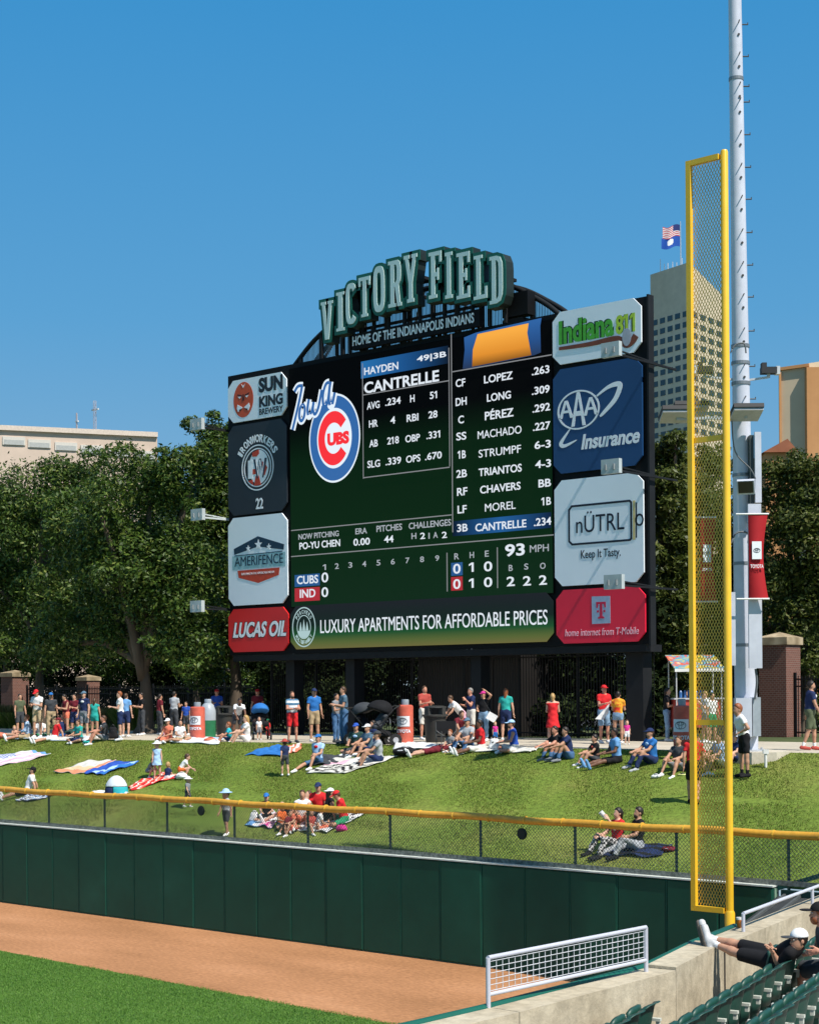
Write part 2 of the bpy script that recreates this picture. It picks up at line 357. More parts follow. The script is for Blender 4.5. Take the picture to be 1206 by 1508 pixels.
# ---------------------------------------------------------------- outfield wall and its fence
XE = at_y(1139, 1306, 0).x; WTOP = 2.38
t = empty('outfield_wall', (-40, .1, 0), 'long dark green padded outfield wall at the back of the clay track', 'wall')
pad = noise_mat('green_padding', [(.3, S(12, 68, 53)), (.6, S(15, 76, 60)), (.85, S(25, 88, 71))], scale=.5, rough=.55, second=(3, .07), bump=.08, bscale=2, spec=.3); m = MB(); x = XE-.02; k = 0
while x > -84:
    wd = 1.215; x0 = x-wd+.014
    y0 = -.03-.006*math.sin(k*2.3)
    # one padded panel with softened long edges
    for (za, zb) in ((.03, WTOP-.05),):
        e = .025
        vv = [(x0, .03, za), (x, .03, za), (x, .03, zb), (x0, .03, zb), (x0, y0+e, za), (x, y0+e, za), (x, y0+e, zb), (x0, y0+e, zb), (x0+e, y0, za+e), (x-e, y0, za+e), (x-e, y0, zb-e), (x0+e, y0, zb-e)]
        m.add(vv, [(0, 4, 5, 1), (1, 5, 6, 2), (2, 6, 7, 3), (3, 7, 4, 0), (4, 8, 9, 5), (5, 9, 10, 6), (6, 10, 11, 7), (7, 11, 8, 4), (8, 11, 10, 9)])
    m.m = 1; m.box((x0-.007, -.012, WTOP/2-.01), (.0135, .03, WTOP-.1)); m.m = 0
    x -= wd; k += 1
m.build('padding', [pad, M(S(30, 96, 80), .6)], t)
MB().box(((XE-84)/2, .115, WTOP/2-.03), (84+XE, .165, WTOP-.06)).build('backing', M(S(120, 150, 130), .8), t)
MB().box(((XE-84)/2, .08, WTOP-.015), (84+XE-.004, .26, .03)).build('cap_strip', M((.62, .66, .62), .5), t)
FY = .15
zr = at_y(575, 1196, FY).z
t = empty('chain_link_fence', (-40, FY, WTOP), 'chain link fence with thick yellow padded top rail standing on the green wall', 'fence')
YEL = noise_mat('yellow_padding', [(.3, (.56, .27, .025)), (.6, (.66, .34, .035)), (.8, (.74, .44, .07))], scale=1.2, rough=.45, second=(9, .12), spec=.5)
XR = at_y(1290, 1246, FY).x
pts = [(x + 0*random.random(), FY, zr+.012*math.sin(x*2.1)+.01*math.sin(x*.7)) for x in np.arange(-84, XR, .5)] + [(XR, FY, zr)]
MB().path(pts, .083, 12).build('top_rail', YEL, t, smooth=True)
tie = MB()
for x in np.arange(-83, XR, 1.02): tie.tube((x, FY, zr), (x+.035, FY, zr), .094, n=12)
tie.build('rail_tie', M(S(215, 170, 60), .5), t)
GALV = M((.34, .37, .38), .45, .1, 5, metal=.5); DGREEN = M(S(25, 60, 52), .5)
posts = [(-9, 1158), (72, 1164), (154, 1170), (246, 1177), (345, 1183), (453, 1190), (574, 1197), (707, 1205), (846, 1214), (995, 1223), (1160, 1234)]
for px, py in posts:
    p = at_y(px, py, FY); MB().tube((p.x, FY+.012, 2.28), (p.x, FY+.012, zr-.05), .032, n=10).build('post', M(S(70, 92, 88), .5, .1, metal=.3), t)
m = MB(); x0, x1, z0, z1 = -62, XR-.05, WTOP+.01, zr-.06; hh = z1-z0; wr = .0032; pit = .085
for i in range(int((x1-x0+hh)/pit)):
    for sgn, dy in ((1, -.006), (-1, .006)):
        xa = x0-hh+i*pit; xb = xa+hh; za, zb = (z0, z1) if sgn > 0 else (z1, z0)
        if xa < x0: s_ = (x0-xa)/hh; za = za+(zb-za)*s_; xa = x0
        if xb > x1: s_ = (x1-xa)/(xb-xa); zb = za+(zb-za)*s_; xb = x1
        if xb-xa < .02: continue
        m.bar((xa, FY-.03+dy, za), (xb, FY-.03+dy, zb), wr*2, wr*2)
m.build('wire_mesh', M((.13, .155, .15), .5, 0, metal=.3), t)
m = MB(); m.bar((x0, FY-.05, WTOP+.055), (x1, FY-.05, WTOP+.055), .012, .10); m.build('tension_strip', noise_mat('dusty_mesh', [(.35, (.10, .105, .095)), (.65, (.24, .245, .22))], scale=14, detail=3), t)
for i, (px, py) in enumerate(((297, 1194), (769, 1228))):
    p = at_y(px, py, FY-.05)
    m = MB(); m.tube((p.x, p.y-.025, p.z), (p.x, p.y+.005, p.z), .13, n=28); m.tube((p.x, p.y-.034, p.z), (p.x, p.y-.026, p.z), .095, n=24)
    tag(m.build('fence_disc', M(S(18, 34, 32), .6)), ['black round disc hung on the fence beside the toddler in blue hat', 'dark green round disc hung on the fence between toddler and picnic couple'][i] if i == 0 else 'dark round disc hung on the fence over bare lawn near the couple with plaid trousers', 'disc', 'round discs on the chain link fence')

# ---------------------------------------------------------------- foul pole
FB = at_y(1070, 800, -.55); FBX = FB.x; FBY = -.55
ztop = at_y(1066.5, 221, FBY).z
t = empty('foul_pole', (FBX, FBY, 0), 'tall bright yellow foul pole with narrow wire net wing', 'pole')
FY_ = noise_mat('pole_yellow', [(.3, (.80, .46, .02)), (.7, (.88, .53, .035))], scale=.6, rough=.35, second=(3, .05), spec=.5)
rp = 5.7*depth(Vector((FBX, FBY, 0)))/FPX
m = MB(); zc = at_y(1078, 1345, FBY).z
m.lathe([(rp, zc), (rp, ztop-.04), (rp*.8, ztop)], (FBX, FBY, 0), 24); m.build('shaft', FY_, t, smooth='auto')
MB().lathe([(rp*1.32, 0), (rp*1.32, zc), (rp*1.05, zc+.05)], (FBX, FBY, 0), 24).build('base_sleeve', FY_, t, smooth='auto')
NW = .765; xl = FBX-NW; zb, zt = at_y(1020, 1336, FBY).z, at_y(1016, 241, FBY).z
zt = ztop-.12
fr = MB(); fw = .105
fr.box((xl, FBY-.055, (zb+zt)/2), (fw, .10, zt-zb+fw)); fr.box((xl+NW/2-rp/2+fw/4, FBY-.055, zt), (NW-rp-fw/2-.01, .095, fw)); fr.box((xl+NW/2-rp/2+fw/4, FBY-.055, zb), (NW-rp-fw/2-.01, .095, fw))
fr.build('wing_frame', FY_, t)
for py in (646, 1064):
    z = at_y(1047, py, FBY).z; MB().box((xl+NW/2-rp/2+fw/4, FBY, z), (NW-rp-fw/2-.02, .06, .11)).build('cross_bar', FY_, t)
m = MB(); x0, x1 = xl+fw/2, FBX-rp*.9; z0, z1 = zb+fw/2, zt-fw/2; px_, pz_ = .066, .125; W = x1-x0; sl_ = pz_/px_
k = -int(W*sl_/pz_)-1
zz = z0-W*sl_
while zz < z1:
    for sg in (1, -1):
        a, b = zz, zz+W*sl_
        xa, xb = (x0, x1) if sg > 0 else (x1, x0)
        pa, pb = [xa, a], [xb, b]
        if pa[1] < z0: q = (z0-a)/(b-a); pa = [xa+(xb-xa)*q, z0]
        if pb[1] > z1: q = (z1-a)/(b-a); pb = [xa+(xb-xa)*q, z1]
        if pb[1]-pa[1] > .03: m.bar((pa[0], FBY-.004*sg, pa[1]), (pb[0], FBY-.004*sg, pb[1]), .0125, .006, up=(0, 1, 0))
    zz += pz_
m.build('wire_net', M((.62, .43, .07), .45, .15, 2), t)

# ---------------------------------------------------------------- buildings
def facade_box(name, label, c, rz, size, mat):
    t = empty(name, (c[0], c[1], WALK), label, 'building', rz=rz)
    MB().box((0, 0, size[2]/2), size).build('wall', mat, t, world=False); return t
# office tower with cut-away roof line
D = 330.; pc = at_t(1014, 386, D); pl = at_t(957, 399, D*1.03); pr = at_t(1064, 436, D*1.035)
zc, zl, zr2 = pc.z, pl.z*1.0, pr.z
t = empty('office_tower', (pc.x, pc.y, WALK), 'tall beige office tower with small dark square windows beyond the trees', 'building', )
CON_T = noise_mat('tower_concrete', [(.3, (.54, .45, .33)), (.7, (.64, .54, .41))], scale=.05, second=(.6, .08)); 
bk = pl + (pr-pc); bk.z = zr2
m = MB(); m.prism([(pc.x, pc.y), (pr.x, pr.y), (bk.x, bk.y), (pl.x, pl.y)], WALK, [zc, zr2, zr2, zc-.0]); m.build('wall', CON_T, t)
GLW = M((.025, .04, .045), .15, .3, .4, spec=.6)
def tower_windows(A, B, cols, skip):
    d = Vector((B.x-A.x, B.y-A.y, 0)); L = d.length; d.normalize(); nrm = Vector((d.y, -d.x, 0))
    if nrm.dot(CAM-A) < 0: nrm = -nrm
    for i in range(cols):
        for j in range(rows):
            c = A + d*(L*(i+.62)/(cols+.15)) + nrm*.02; z = ztopw - j*fl
            MB().bar(Vector((c.x, c.y, z))-d*.62*L/cols*.5, Vector((c.x, c.y, z))+d*.62*L/cols*.5, .12, fl*.52).build('window', GLW, t)
fl = 15.55*D/FPX; rows = 13; ztopw = at_t(980, 461, D).z
pl0 = Vector((pl.x, pl.y, 0)); pc0 = Vector((pc.x, pc.y, 0)); pr0 = Vector((pr.x, pr.y, 0))
tower_windows(pl0, pc0, 5, 0); rows = 12; tower_windows(pc0, pr0, 4, 0)
m = MB()
for px, h in ((972, 12), (978, 5), (983, 6), (990, 8), (996, 7), (1004, 14)):
    p = at_t(px, 393, D*1.06); m.tube((p.x, p.y, zl-2), (p.x, p.y, p.z+h*D/FPX), .16, .07, 6)
m.build('antenna', M((.6, .6, .6), .5), t)
# flags on the tower roof
D2 = D*1.05; pb = at_t(1002, 392, D2); pt = at_t(1001, 326, D2)
t = empty('flagpole', (pb.x, pb.y, pb.z-4), 'thin flagpole on the roof of the beige office tower', 'flagpole')
MB().tube((pb.x, pb.y, pb.z-6), (pb.x, pb.y, pt.z), .12, .07, 8).build('mast', M((.5, .5, .5), .4), t)
rv = Vector((math.cos(YAW), math.sin(YAW), 0)); fv = Vector((-math.sin(YAW), math.cos(YAW), 0))
def flag(py0, py1, wpx, name, mats, label, colour):
    z0 = at_t(1000, py1, D2).z; z1 = at_t(1000, py0, D2).z; wd = wpx*D2/FPX; nu, nv = 26, 14; m = MB(); vv = []
    for side in (0, .05):
        for j in range(nv):
            for i in range(nu):
                u, w_ = i/(nu-1), j/(nv-1); p = Vector((pb.x, pb.y, 0)) - rv*(.15+wd*u) + fv*(.25*math.sin(u*8+w_)*u+side)
                vv.append((p.x, p.y, z0+(z1-z0)*w_ - u*.55 + .25*math.sin(u*7.)))
    N = nu*nv; fs = []; mi = []
    for j in range(nv-1):
        for i in range(nu-1):
            a = j*nu+i; c = colour(i/(nu-1), j/(nv-1)); fs += [(a, a+1, a+nu+1, a+nu), (N+a, N+a+nu, N+a+nu+1, N+a+1)]; mi += [c, c]
    bd = [i for i in range(nu)] + [nu*(j+1)-1 for j in range(1, nv)] + [nu*(nv-1)+i for i in range(nu-2, -1, -1)] + [nu*j for j in range(nv-2, 0, -1)]
    for a, b in zip(bd, bd[1:]+bd[:1]): fs.append((a, N+a, N+b, b)); mi.append(0)
    o = link(name, mesh_from(vv, fs, False, mi), mats); return tag(o, label, 'flag', 'flags on the tower flagpole')
flag(331, 348, 25, 'flag', [M(S(190, 40, 50), .8), M((.75, .75, .75), .8), M(S(35, 50, 110), .8)], 'red and white striped flag with blue corner, flying topmost', lambda u, v: 2 if (u < .4 and v > .45) else int(v*13) % 2)
flag(348, 363, 27, 'flag', [M(S(25, 80, 170), .8), M((.8, .8, .8), .8)], 'blue flag with white emblem flying below the striped flag', lambda u, v: 1 if ((u-.5)/.17)**2+((v-.55)/.3)**2 < 1 else 0)
# long low building far left
D = 170.; a = at_t(-60, 628, D*.98); b = at_t(232, 644, D*1.02)
d = Vector((b.x-a.x, b.y-a.y, 0)); L = d.length; ang = math.atan2(d.y, d.x); ht = (a.z+b.z)/2-WALK; c = (a+b)/2 
dn = d.normalized(); nrm = Vector((dn.y, -dn.x, 0)); nrm = nrm if nrm.dot(CAM-c) > 0 else -nrm
t = empty('flat_roof_building', (c.x, c.y, WALK), 'long pale pink building with flat roof rising above the dark green trees', 'building')
PB = noise_mat('pink_precast', [(.3, (.54, .42, .34)), (.7, (.62, .49, .40))], scale=.08, second=(.7, .06))
MB().bar(Vector((a.x, a.y, WALK+ht/2))-nrm*10, Vector((b.x, b.y, WALK+ht/2))-nrm*10, 20, ht).build('wall', PB, t)
MB().bar(Vector((a.x, a.y, WALK+ht+.15))-nrm*9.9, Vector((b.x, b.y, WALK+ht+.15))-nrm*9.9, 20.5, .5).build('parapet', M((.62, .52, .44), .8), t)
for px in (2, 41, 82, 122, 165, 205):
    for py, hh in ((651, 12),):
        p = at_t(px+18, py+px*.055, D*.995); q = Vector((a.x, a.y, 0)); s_ = (p-q).dot(dn); p2 = q + dn*s_ + nrm*.06
        MB().bar(Vector((p2.x, p2.y, p.z))-dn*1.15, Vector((p2.x, p2.y, p.z))+dn*1.15, .12, hh*D/FPX).build('window', M((.6, .56, .5), .4, .05), t)
        MB().bar(Vector((p2.x, p2.y, p.z-.15))-dn*1.0+nrm*.07, Vector((p2.x, p2.y, p.z-.15))+dn*1.0+nrm*.07, .05, hh*D/FPX*.6).build('pane', M((.42, .42, .40), .2, .1), t)
# radio masts behind it
for i, (px, py0, wd) in enumerate(((141, 590, 1.2), (114, 608, .5))):
    D3 = 420; p = at_t(px, 650, D3); q = at_t(px, py0, D3); m = MB(); s_ = wd
    t = empty('radio_mast', (p.x, p.y, WALK), ['tall lattice radio mast on the skyline above the pale pink building', 'thin single radio antenna on the skyline just beside the lattice mast'][i], 'mast')
    for dx, dy in ((-s_, -s_), (s_, -s_), (0, s_)): m.tube((p.x+dx*.4, p.y+dy*.4, WALK), (p.x+dx*.25, p.y+dy*.25, q.z), .11, .07, 5)
    if i == 0:
        for k in range(40):
            z = WALK+(q.z-WALK)*k/40; m.bar((p.x-s_*.35, p.y, z), (p.x+s_*.35, p.y, z+1.0), .06)
    m.build('lattice', M((.5, .42, .42), .6), t)
    m = MB()
    for k in (.97, .9): m.box((p.x, p.y, WALK+(q.z-WALK)*k), (s_*2.2, .4, .35))
    m.build('antenna', M((.7, .7, .7), .5), t)
# right-hand building: cream flank, orange piers, teal windows
D = 190.; a = at_t(1147, 541, D*1.0); b = at_t(1190, 535, D*.993); c = at_t(1300, 517, D*1.03)
t = empty('hotel_building', (b.x, b.y, WALK), 'cream building with orange brick piers and teal windows at the frame edge', 'building')
m = MB(); CRM = noise_mat('cream_wall', [(.3, (.50, .40, .27)), (.7, (.58, .47, .33))], scale=.06, second=(.5, .05)); ORB = noise_mat('orange_brick', [(.3, (.45, .22, .09)), (.7, (.55, .28, .12))], scale=.3)
f0 = (a-b); f0.z = 0; f0.normalize(); f1 = (c-b); f1.z = 0; f1.normalize(); back = fv*25
back = (a-CAM); back.z = 0; back = back.normalized()*25
m.prism([(a.x, a.y), (b.x, b.y), (c.x, c.y), (c.x+back.x, c.y+back.y), (a.x+back.x, a.y+back.y)], WALK, [a.z, b.z, c.z, c.z, a.z]); m.build('wall', CRM, t)
for p, s_ in ((a, .25), (b+f1*.5, 1.7), (b+f1*7.2, 1.0)): MB().box((p.x-fv.x*.25, p.y-fv.y*.25, (WALK+p.z-.6)/2), (s_, s_, p.z-.6-WALK), YAW).build('pier', ORB, t)
MB().bar(Vector((a.x, a.y, a.z-.25))-fv*.2, Vector((b.x, b.y, b.z-.25))-fv*.2, .4, .35).build('cornice', ORB, t)
for j in range(9):
    z = b.z-2.3-j*3.05*1.0
    for k in range(2):
        p = b + f1*(3.4+k*2.2) - fv*.12; MB().bar(Vector((p.x, p.y, z))-f1*.85, Vector((p.x, p.y, z))+f1*.85, .15, 2.0).build('window', M(S(28, 88, 84), .15, .3, .3), t)
D = 150.; p = at_t(1137, 672, D)
t = empty('gabled_house', (p.x, p.y, WALK), 'red tiled gable roof peeking over the trees below the cream building', 'building')
h = p.z-WALK; MB().box((p.x, p.y, WALK+h/2), (2.6, 6, h), YAW).build('wall', ORB, t)
m = MB(); e = [p + rv*x + fv*y for x, y in ((-1.6, -3.4), (1.6, -3.4), (1.6, 3.4), (-1.6, 3.4))]; rz_ = p.z+1.1; r0 = p + rv*.6 - fv*3.4; r1 = p + rv*.6 + fv*3.4
vv = [(q.x, q.y, p.z-.1) for q in e] + [(r0.x, r0.y, rz_), (r1.x, r1.y, rz_)]
m.add(vv, [(0, 1, 4), (2, 3, 5), (0, 4, 5, 3), (1, 2, 5, 4), (0, 3, 2, 1)]); m.build('roof', noise_mat('red_tile', [(.3, (.25, .09, .05)), (.7, (.34, .13, .07))], scale=.8), t)

# ---------------------------------------------------------------- iron fences and brick piers
BLK = M((.008, .008, .009), .5, 0, spec=.2)
def iron_fence(x0, x1, Y, h, label, z0=WALK, step=.125):
    t = empty('iron_fence', (x0, Y, z0), label, 'fence'); m = MB(); x = x0
    while x < x1: m.box((x, Y, z0+h/2), (.022, .022, h)); x += step
    m.build('pickets', BLK, t); m = MB()
    for z in (.15, h-.35, h-.12): m.box(((x0+x1)/2, Y, z0+z), (x1-x0, .03, .045))
    m.build('rail', BLK, t); x = x0
    while x <= x1: MB().box((x, Y+.03, z0+h/2+.05), (.075, .075, h+.1)).build('post', BLK, t); x += 2.4
    return t
def ux(px, Y, py=1050): return at_y(px, py, Y).x
BRICK = None
def brick_mat():
    m = bpy.data.materials.new('red_brick'); m.use_nodes = True; n = m.node_tree; b = n.nodes['Principled BSDF']; b.inputs['Roughness'].default_value = .9
    tc = n.nodes.new('ShaderNodeTexCoord'); mp = n.nodes.new('ShaderNodeMapping'); mp.inputs['Rotation'].default_value = (math.pi/2, 0, 0)
    br = n.nodes.new('ShaderNodeTexBrick'); br.inputs['Scale'].default_value = 3.6; br.inputs['Mortar Size'].default_value = .018
    br.inputs['Color1'].default_value = (.13, .048, .033, 1); br.inputs['Color2'].default_value = (.18, .066, .045, 1); br.inputs['Mortar'].default_value = (.24, .19, .16, 1)
    sx = n.nodes.new('ShaderNodeSeparateXYZ'); ad = n.nodes.new('ShaderNodeMath'); cb = n.nodes.new('ShaderNodeCombineXYZ')
    n.links.new(tc.outputs['Object'], sx.inputs[0]); n.links.new(sx.outputs[0], ad.inputs[0]); n.links.new(sx.outputs[1], ad.inputs[1])
    n.links.new(ad.outputs[0], cb.inputs[0]); n.links.new(sx.outputs[2], cb.inputs[1]); n.links.new(cb.outputs[0], br.inputs[0])
    n.links.new(br.outputs[0], b.inputs['Base Color']); return m
BRICK = brick_mat()
def pier(px, Y, h, label, wd=.98):
    x = ux(px, Y); t = empty('brick_pier', (x, Y, WALK), label, 'pier')
    MB().box((x, Y, WALK+h*.44), (wd, wd, h*.88)).build('shaft', BRICK, t)
    w2 = wd*.57; m = MB(); z = WALK+h*.88
    m.prism([(x-w2, Y-w2), (x+w2, Y-w2), (x+w2, Y+w2), (x-w2, Y+w2)], z, z+h*.07)
    m.add([(x-w2, Y-w2, z+h*.0705), (x+w2, Y-w2, z+h*.0705), (x+w2, Y+w2, z+h*.0705), (x-w2, Y+w2, z+h*.0705), (x, Y, z+h*.125)], [(0, 1, 4), (1, 2, 4), (2, 3, 4), (3, 0, 4), (3, 2, 1, 0)])
    m.build('cap', noise_mat('stained_stone', [(.35, (.20, .15, .09)), (.55, (.36, .28, .18)), (.7, (.52, .42, .29))], scale=1.6, detail=7), t)
pier(1148, 19.5, 3.42, 'large brick pier with stained pyramid cap behind the light pole')
pier(23, 20.0, 2.75, 'brick pier with pale cap behind the picnic crowd under the trees')
pier(131, 22.5, 2.5, 'shaded brick pier between tree trunks behind the navy shirted man', .8)
xA, xB = ux(400, 15.4), ux(965, 15.4)
iron_fence(xA, xB, 15.4, 3.05, 'black iron bar fence running behind the scoreboard legs', step=.115)
iron_fence(ux(-60, 20), ux(12, 20), 20, 1.9, 'black iron fence at the frame edge beside the pale capped brick pier')
iron_fence(ux(40, 20), ux(400, 20), 20, 1.9, 'black iron fence in the shade behind the tree trunks')
iron_fence(ux(965, 19.5), ux(1126, 19.5), 19.5, 2.0, 'black iron fence behind the snack cart and red bollard')
iron_fence(ux(1170, 19.5), ux(1300, 19.5), 19.5, 2.0, 'black iron fence behind the man in navy polo shirt')
# ================================================================ TREES
BARK = noise_mat('bark', [(.3, (.06, .045, .032)), (.7, (.13, .10, .075))], scale=2.5, detail=8, bump=.8, bscale=9, stretch=(1, 1, .25))
LEAF1 = island_mat('leaf_dark', [(0, (.018, .040, .0045)), (.45, (.039, .080, .009)), (.8, (.080, .134, .017)), (1, (.19, .22, .05))], rough=.5, trans=.22, spec=.3)
LEAF2 = island_mat('leaf_olive', [(0, (.034, .052, .008)), (.45, (.062, .088, .013)), (.8, (.098, .122, .02)), (1, (.17, .17, .05))], rough=.5, trans=.25, spec=.3)
LEAF3 = island_mat('leaf_shade_tint', [(0, (.006, .013, .004)), (.6, (.014, .026, .007)), (1, (.04, .055, .015))], rough=.7, trans=.1, spec=.1)  # almost black: the shade behind the fences is painted into the leaf colour
def leaves(blobs, N, size, r_):
    """leaf quads spread through the shells of many blobs"""
    C = np.array([b[0] for b in blobs]); Rr = np.array([b[1] for b in blobs]); wgt = (Rr[:, 0]*Rr[:, 2]); wgt /= wgt.sum()
    k = r_.choice(len(blobs), N, p=wgt); d = r_.normal(size=(N, 3)); d /= np.linalg.norm(d, axis=1)[:, None]
    d[:, 2] = np.where((d[:, 2] < -.2) & (r_.random(N) < .5), -d[:, 2], d[:, 2])
    rad = r_.uniform(.25, 1.0, N)**.45*(1+.10*r_.normal(size=N)); P = C[k] + d*Rr[k]*rad[:, None]
    nrm = d*.8 + r_.normal(size=(N, 3))*.75 + np.array([0, 0, .35]); nrm /= np.linalg.norm(nrm, axis=1)[:, None]
    a = np.cross(nrm, r_.normal(size=(N, 3))); a /= np.linalg.norm(a, axis=1)[:, None]; b = np.cross(nrm, a)
    L = (size*r_.uniform(.6, 1.35, N))[:, None]; W = L*r_.uniform(.32, .5, N)[:, None]
    V = np.stack([P-a*L*.5, P+b*W*.5-a*L*.05, P+a*L*.5, P-b*W*.5-a*L*.05], 1).reshape(-1, 3)
    return V, np.arange(4*N, dtype=np.int32).reshape(-1, 4)
def tree(px, Y, label, crown, N, size=.19, leaf=None, tr=.3, py=1080, group='trees round the park fence', seed=1, nb=34, trunk_top=None, name='tree'):
    """crown: list of (px, py, rx_px, rz_px) outlines measured in the photo at this tree's own distance"""
    r_ = np.random.default_rng(seed); base = at_y(px, py, Y); x0 = base.x
    t = empty(name, (x0, Y, WALK), label, 'tree', group); blobs = []; tops = []
    for cx, cy, rx, rz in crown:
        c = at_y(cx, cy, Y); s_ = depth(c)/FPX; rx_, rz_ = rx*s_, rz*s_; ry_ = min(rx_, 4.2)*.85; tops.append((c, rx_, rz_))
        m_ = max(8, int(nb*rx*rz/sum(q[2]*q[3] for q in crown)))
        for i in range(m_):
            d = r_.normal(size=3); d /= np.linalg.norm(d); q = r_.uniform(.3, .97)
            # crown axis frame: the picture's right is rv
            off = np.array(rv)*d[0]*rx_*q + np.array(fv)*d[1]*ry_*q + np.array([0, 0, 1])*d[2]*rz_*q
            br = r_.uniform(.24, .46)*min(rx_, rz_, 3.4)*(1.15-q*.35)
            blobs.append((np.array(c)+off, (br*1.1, br*1.1, br*.85)))
        blobs.append((np.array(c), (rx_*.62, rx_*.62, rz_*.62)))
    V, F = leaves(blobs, int(N*.8), size, r_)
    V = V - np.array([x0, Y, WALK]); link('crown', mesh_from(V, F), leaf or LEAF1, t)
    tp = tops[0][0]; zt = trunk_top or (tp.z); m = MB()
    tz = WALK + (zt-WALK)*.42
    pts = [(x0, Y, WALK-.1), (x0+.03, Y, WALK+.25), (x0+.1*math.sin(seed), Y+.05, WALK+(tz-WALK)*.5), (x0+.2*math.sin(seed*2.), Y, tz), (tp.x, Y, zt)]
    m.path(smooth_pts(pts, 4), [tr*(1.35-.25*min(1, i/3)) if i < 4 else tr*max(.2, 1.05-.055*i) for i in range(17)], 12); m.build('trunk', BARK, t, smooth=True)
    fork = Vector(pts[3])
    for i in range(6):
        b = blobs[int(r_.integers(len(blobs)))][0]; mid = fork.lerp(Vector(b), .5) + Vector((0, 0, .5*r_.random()))
        MB().path(smooth_pts([tuple(fork-Vector((0, 0, .4*i*.3))), tuple(mid), tuple(b)], 4), [tr*.55*(1-.085*k) for k in range(9)], 7).build('limb', BARK, t, smooth=True)
    return t
tree(214, 12.6, 'broad dark green tree with thick trunk at the walkway behind the lawn', [(190, 840, 140, 150), (215, 715, 85, 75), (265, 700, 60, 70), (110, 800, 80, 90), (270, 850, 95, 130), (150, 945, 130, 60), (280, 955, 90, 55), (80, 950, 70, 50)], 84000, tr=.42, seed=3, nb=60)
tree(60, 15.5, 'dark spreading tree hanging over the picnic crowd at the frame edge', [(35, 745, 115, 105), (5, 758, 80, 88), (15, 890, 105, 115), (105, 728, 75, 85), (80, 890, 100, 110), (40, 960, 120, 50)], 72000, tr=.30, seed=5, nb=50)
tree(345, 16.5, 'tallest dark tree half hidden behind the scoreboard edge with lighter leaf sprays', [(335, 735, 85, 120), (318, 655, 50, 60), (345, 860, 85, 120), (290, 770, 65, 100), (320, 955, 90, 65)], 72000, tr=.38, seed=8, nb=56)
tree(-70, 17.0, 'dark tree mostly outside the frame beyond the pale capped brick pier', [(-55, 810, 90, 130), (-40, 900, 90, 100)], 26000, tr=.3, seed=11)
tree(10, 24.0, 'rear dark tree behind the spreading tree at the frame edge', [(20, 800, 110, 100), (30, 910, 130, 110)], 34000, tr=.3, seed=41, size=.2)
tree(140, 25.0, 'rear dark tree filling the gap between the broad tree and the spreading tree', [(150, 745, 95, 85), (120, 870, 140, 140), (180, 960, 120, 60)], 52000, tr=.3, seed=14, size=.19)
tree(290, 27.0, 'rear tree showing low sunlit leaves between thick trunk and scoreboard', [(275, 850, 100, 160), (300, 970, 100, 60)], 46000, tr=.28, seed=17, size=.19)
tree(985, 18.5, 'olive green tree rising between the scoreboard edge and the foul pole', [(985, 740, 62, 120), (995, 880, 62, 110), (965, 690, 40, 60), (1000, 960, 50, 40)], 42000, leaf=LEAF2, tr=.3, seed=21, nb=44)
tree(1070, 24.0, 'olive green tree hidden mostly behind the light pole', [(1065, 790, 75, 130), (1070, 905, 75, 100), (1050, 690, 45, 50)], 36000, leaf=LEAF2, tr=.3, seed=23, size=.17)
tree(1185, 23.0, 'olive green tree behind the large brick pier at the frame edge', [(1150, 730, 50, 80), (1190, 800, 90, 140), (1190, 705, 65, 60), (1230, 700, 60, 60), (1180, 910, 90, 100), (1245, 800, 60, 130)], 62000, leaf=LEAF2, tr=.32, seed=27, size=.17, nb=60)
tree(560, 27.0, 'low tree seen through the iron bars left of the dark gate', [(520, 1000, 95, 50), (470, 1010, 60, 45), (610, 985, 70, 40)], 15000, tr=.22, seed=31, size=.17, trunk_top=WALK+4.5)
tree(845, 26.0, 'low tree seen through the iron bars behind the woman in red dress', [(850, 985, 85, 45), (905, 995, 60, 50), (780, 985, 50, 35)], 15000, leaf=LEAF2, tr=.22, seed=33, size=.17, trunk_top=WALK+4.5)
tree(1000, 30.0, 'dark low tree filling the shade behind the snack cart', [(1000, 985, 80, 60), (1090, 985, 60, 55), (1190, 985, 60, 50)], 16000, leaf=LEAF1, tr=.22, seed=35, size=.19, trunk_top=WALK+4)
# leafy hedge and shrubs closing the shade behind the fence
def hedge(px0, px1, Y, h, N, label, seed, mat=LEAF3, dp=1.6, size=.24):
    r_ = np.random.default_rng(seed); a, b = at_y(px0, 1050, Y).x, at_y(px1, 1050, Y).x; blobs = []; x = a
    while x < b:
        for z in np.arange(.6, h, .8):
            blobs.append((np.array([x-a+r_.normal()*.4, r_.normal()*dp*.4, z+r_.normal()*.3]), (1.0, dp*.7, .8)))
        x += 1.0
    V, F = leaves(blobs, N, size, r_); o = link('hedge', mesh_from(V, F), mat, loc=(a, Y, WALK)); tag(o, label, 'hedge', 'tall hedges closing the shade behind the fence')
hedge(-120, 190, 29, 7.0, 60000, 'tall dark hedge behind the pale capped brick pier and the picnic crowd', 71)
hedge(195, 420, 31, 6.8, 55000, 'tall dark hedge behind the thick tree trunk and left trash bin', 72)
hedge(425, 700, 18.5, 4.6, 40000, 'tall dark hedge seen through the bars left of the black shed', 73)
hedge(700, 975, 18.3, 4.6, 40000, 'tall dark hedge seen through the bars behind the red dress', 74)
hedge(980, 1320, 28, 5.4, 42000, 'tall olive hedge behind the large brick pier and snack cart', 75, LEAF2)
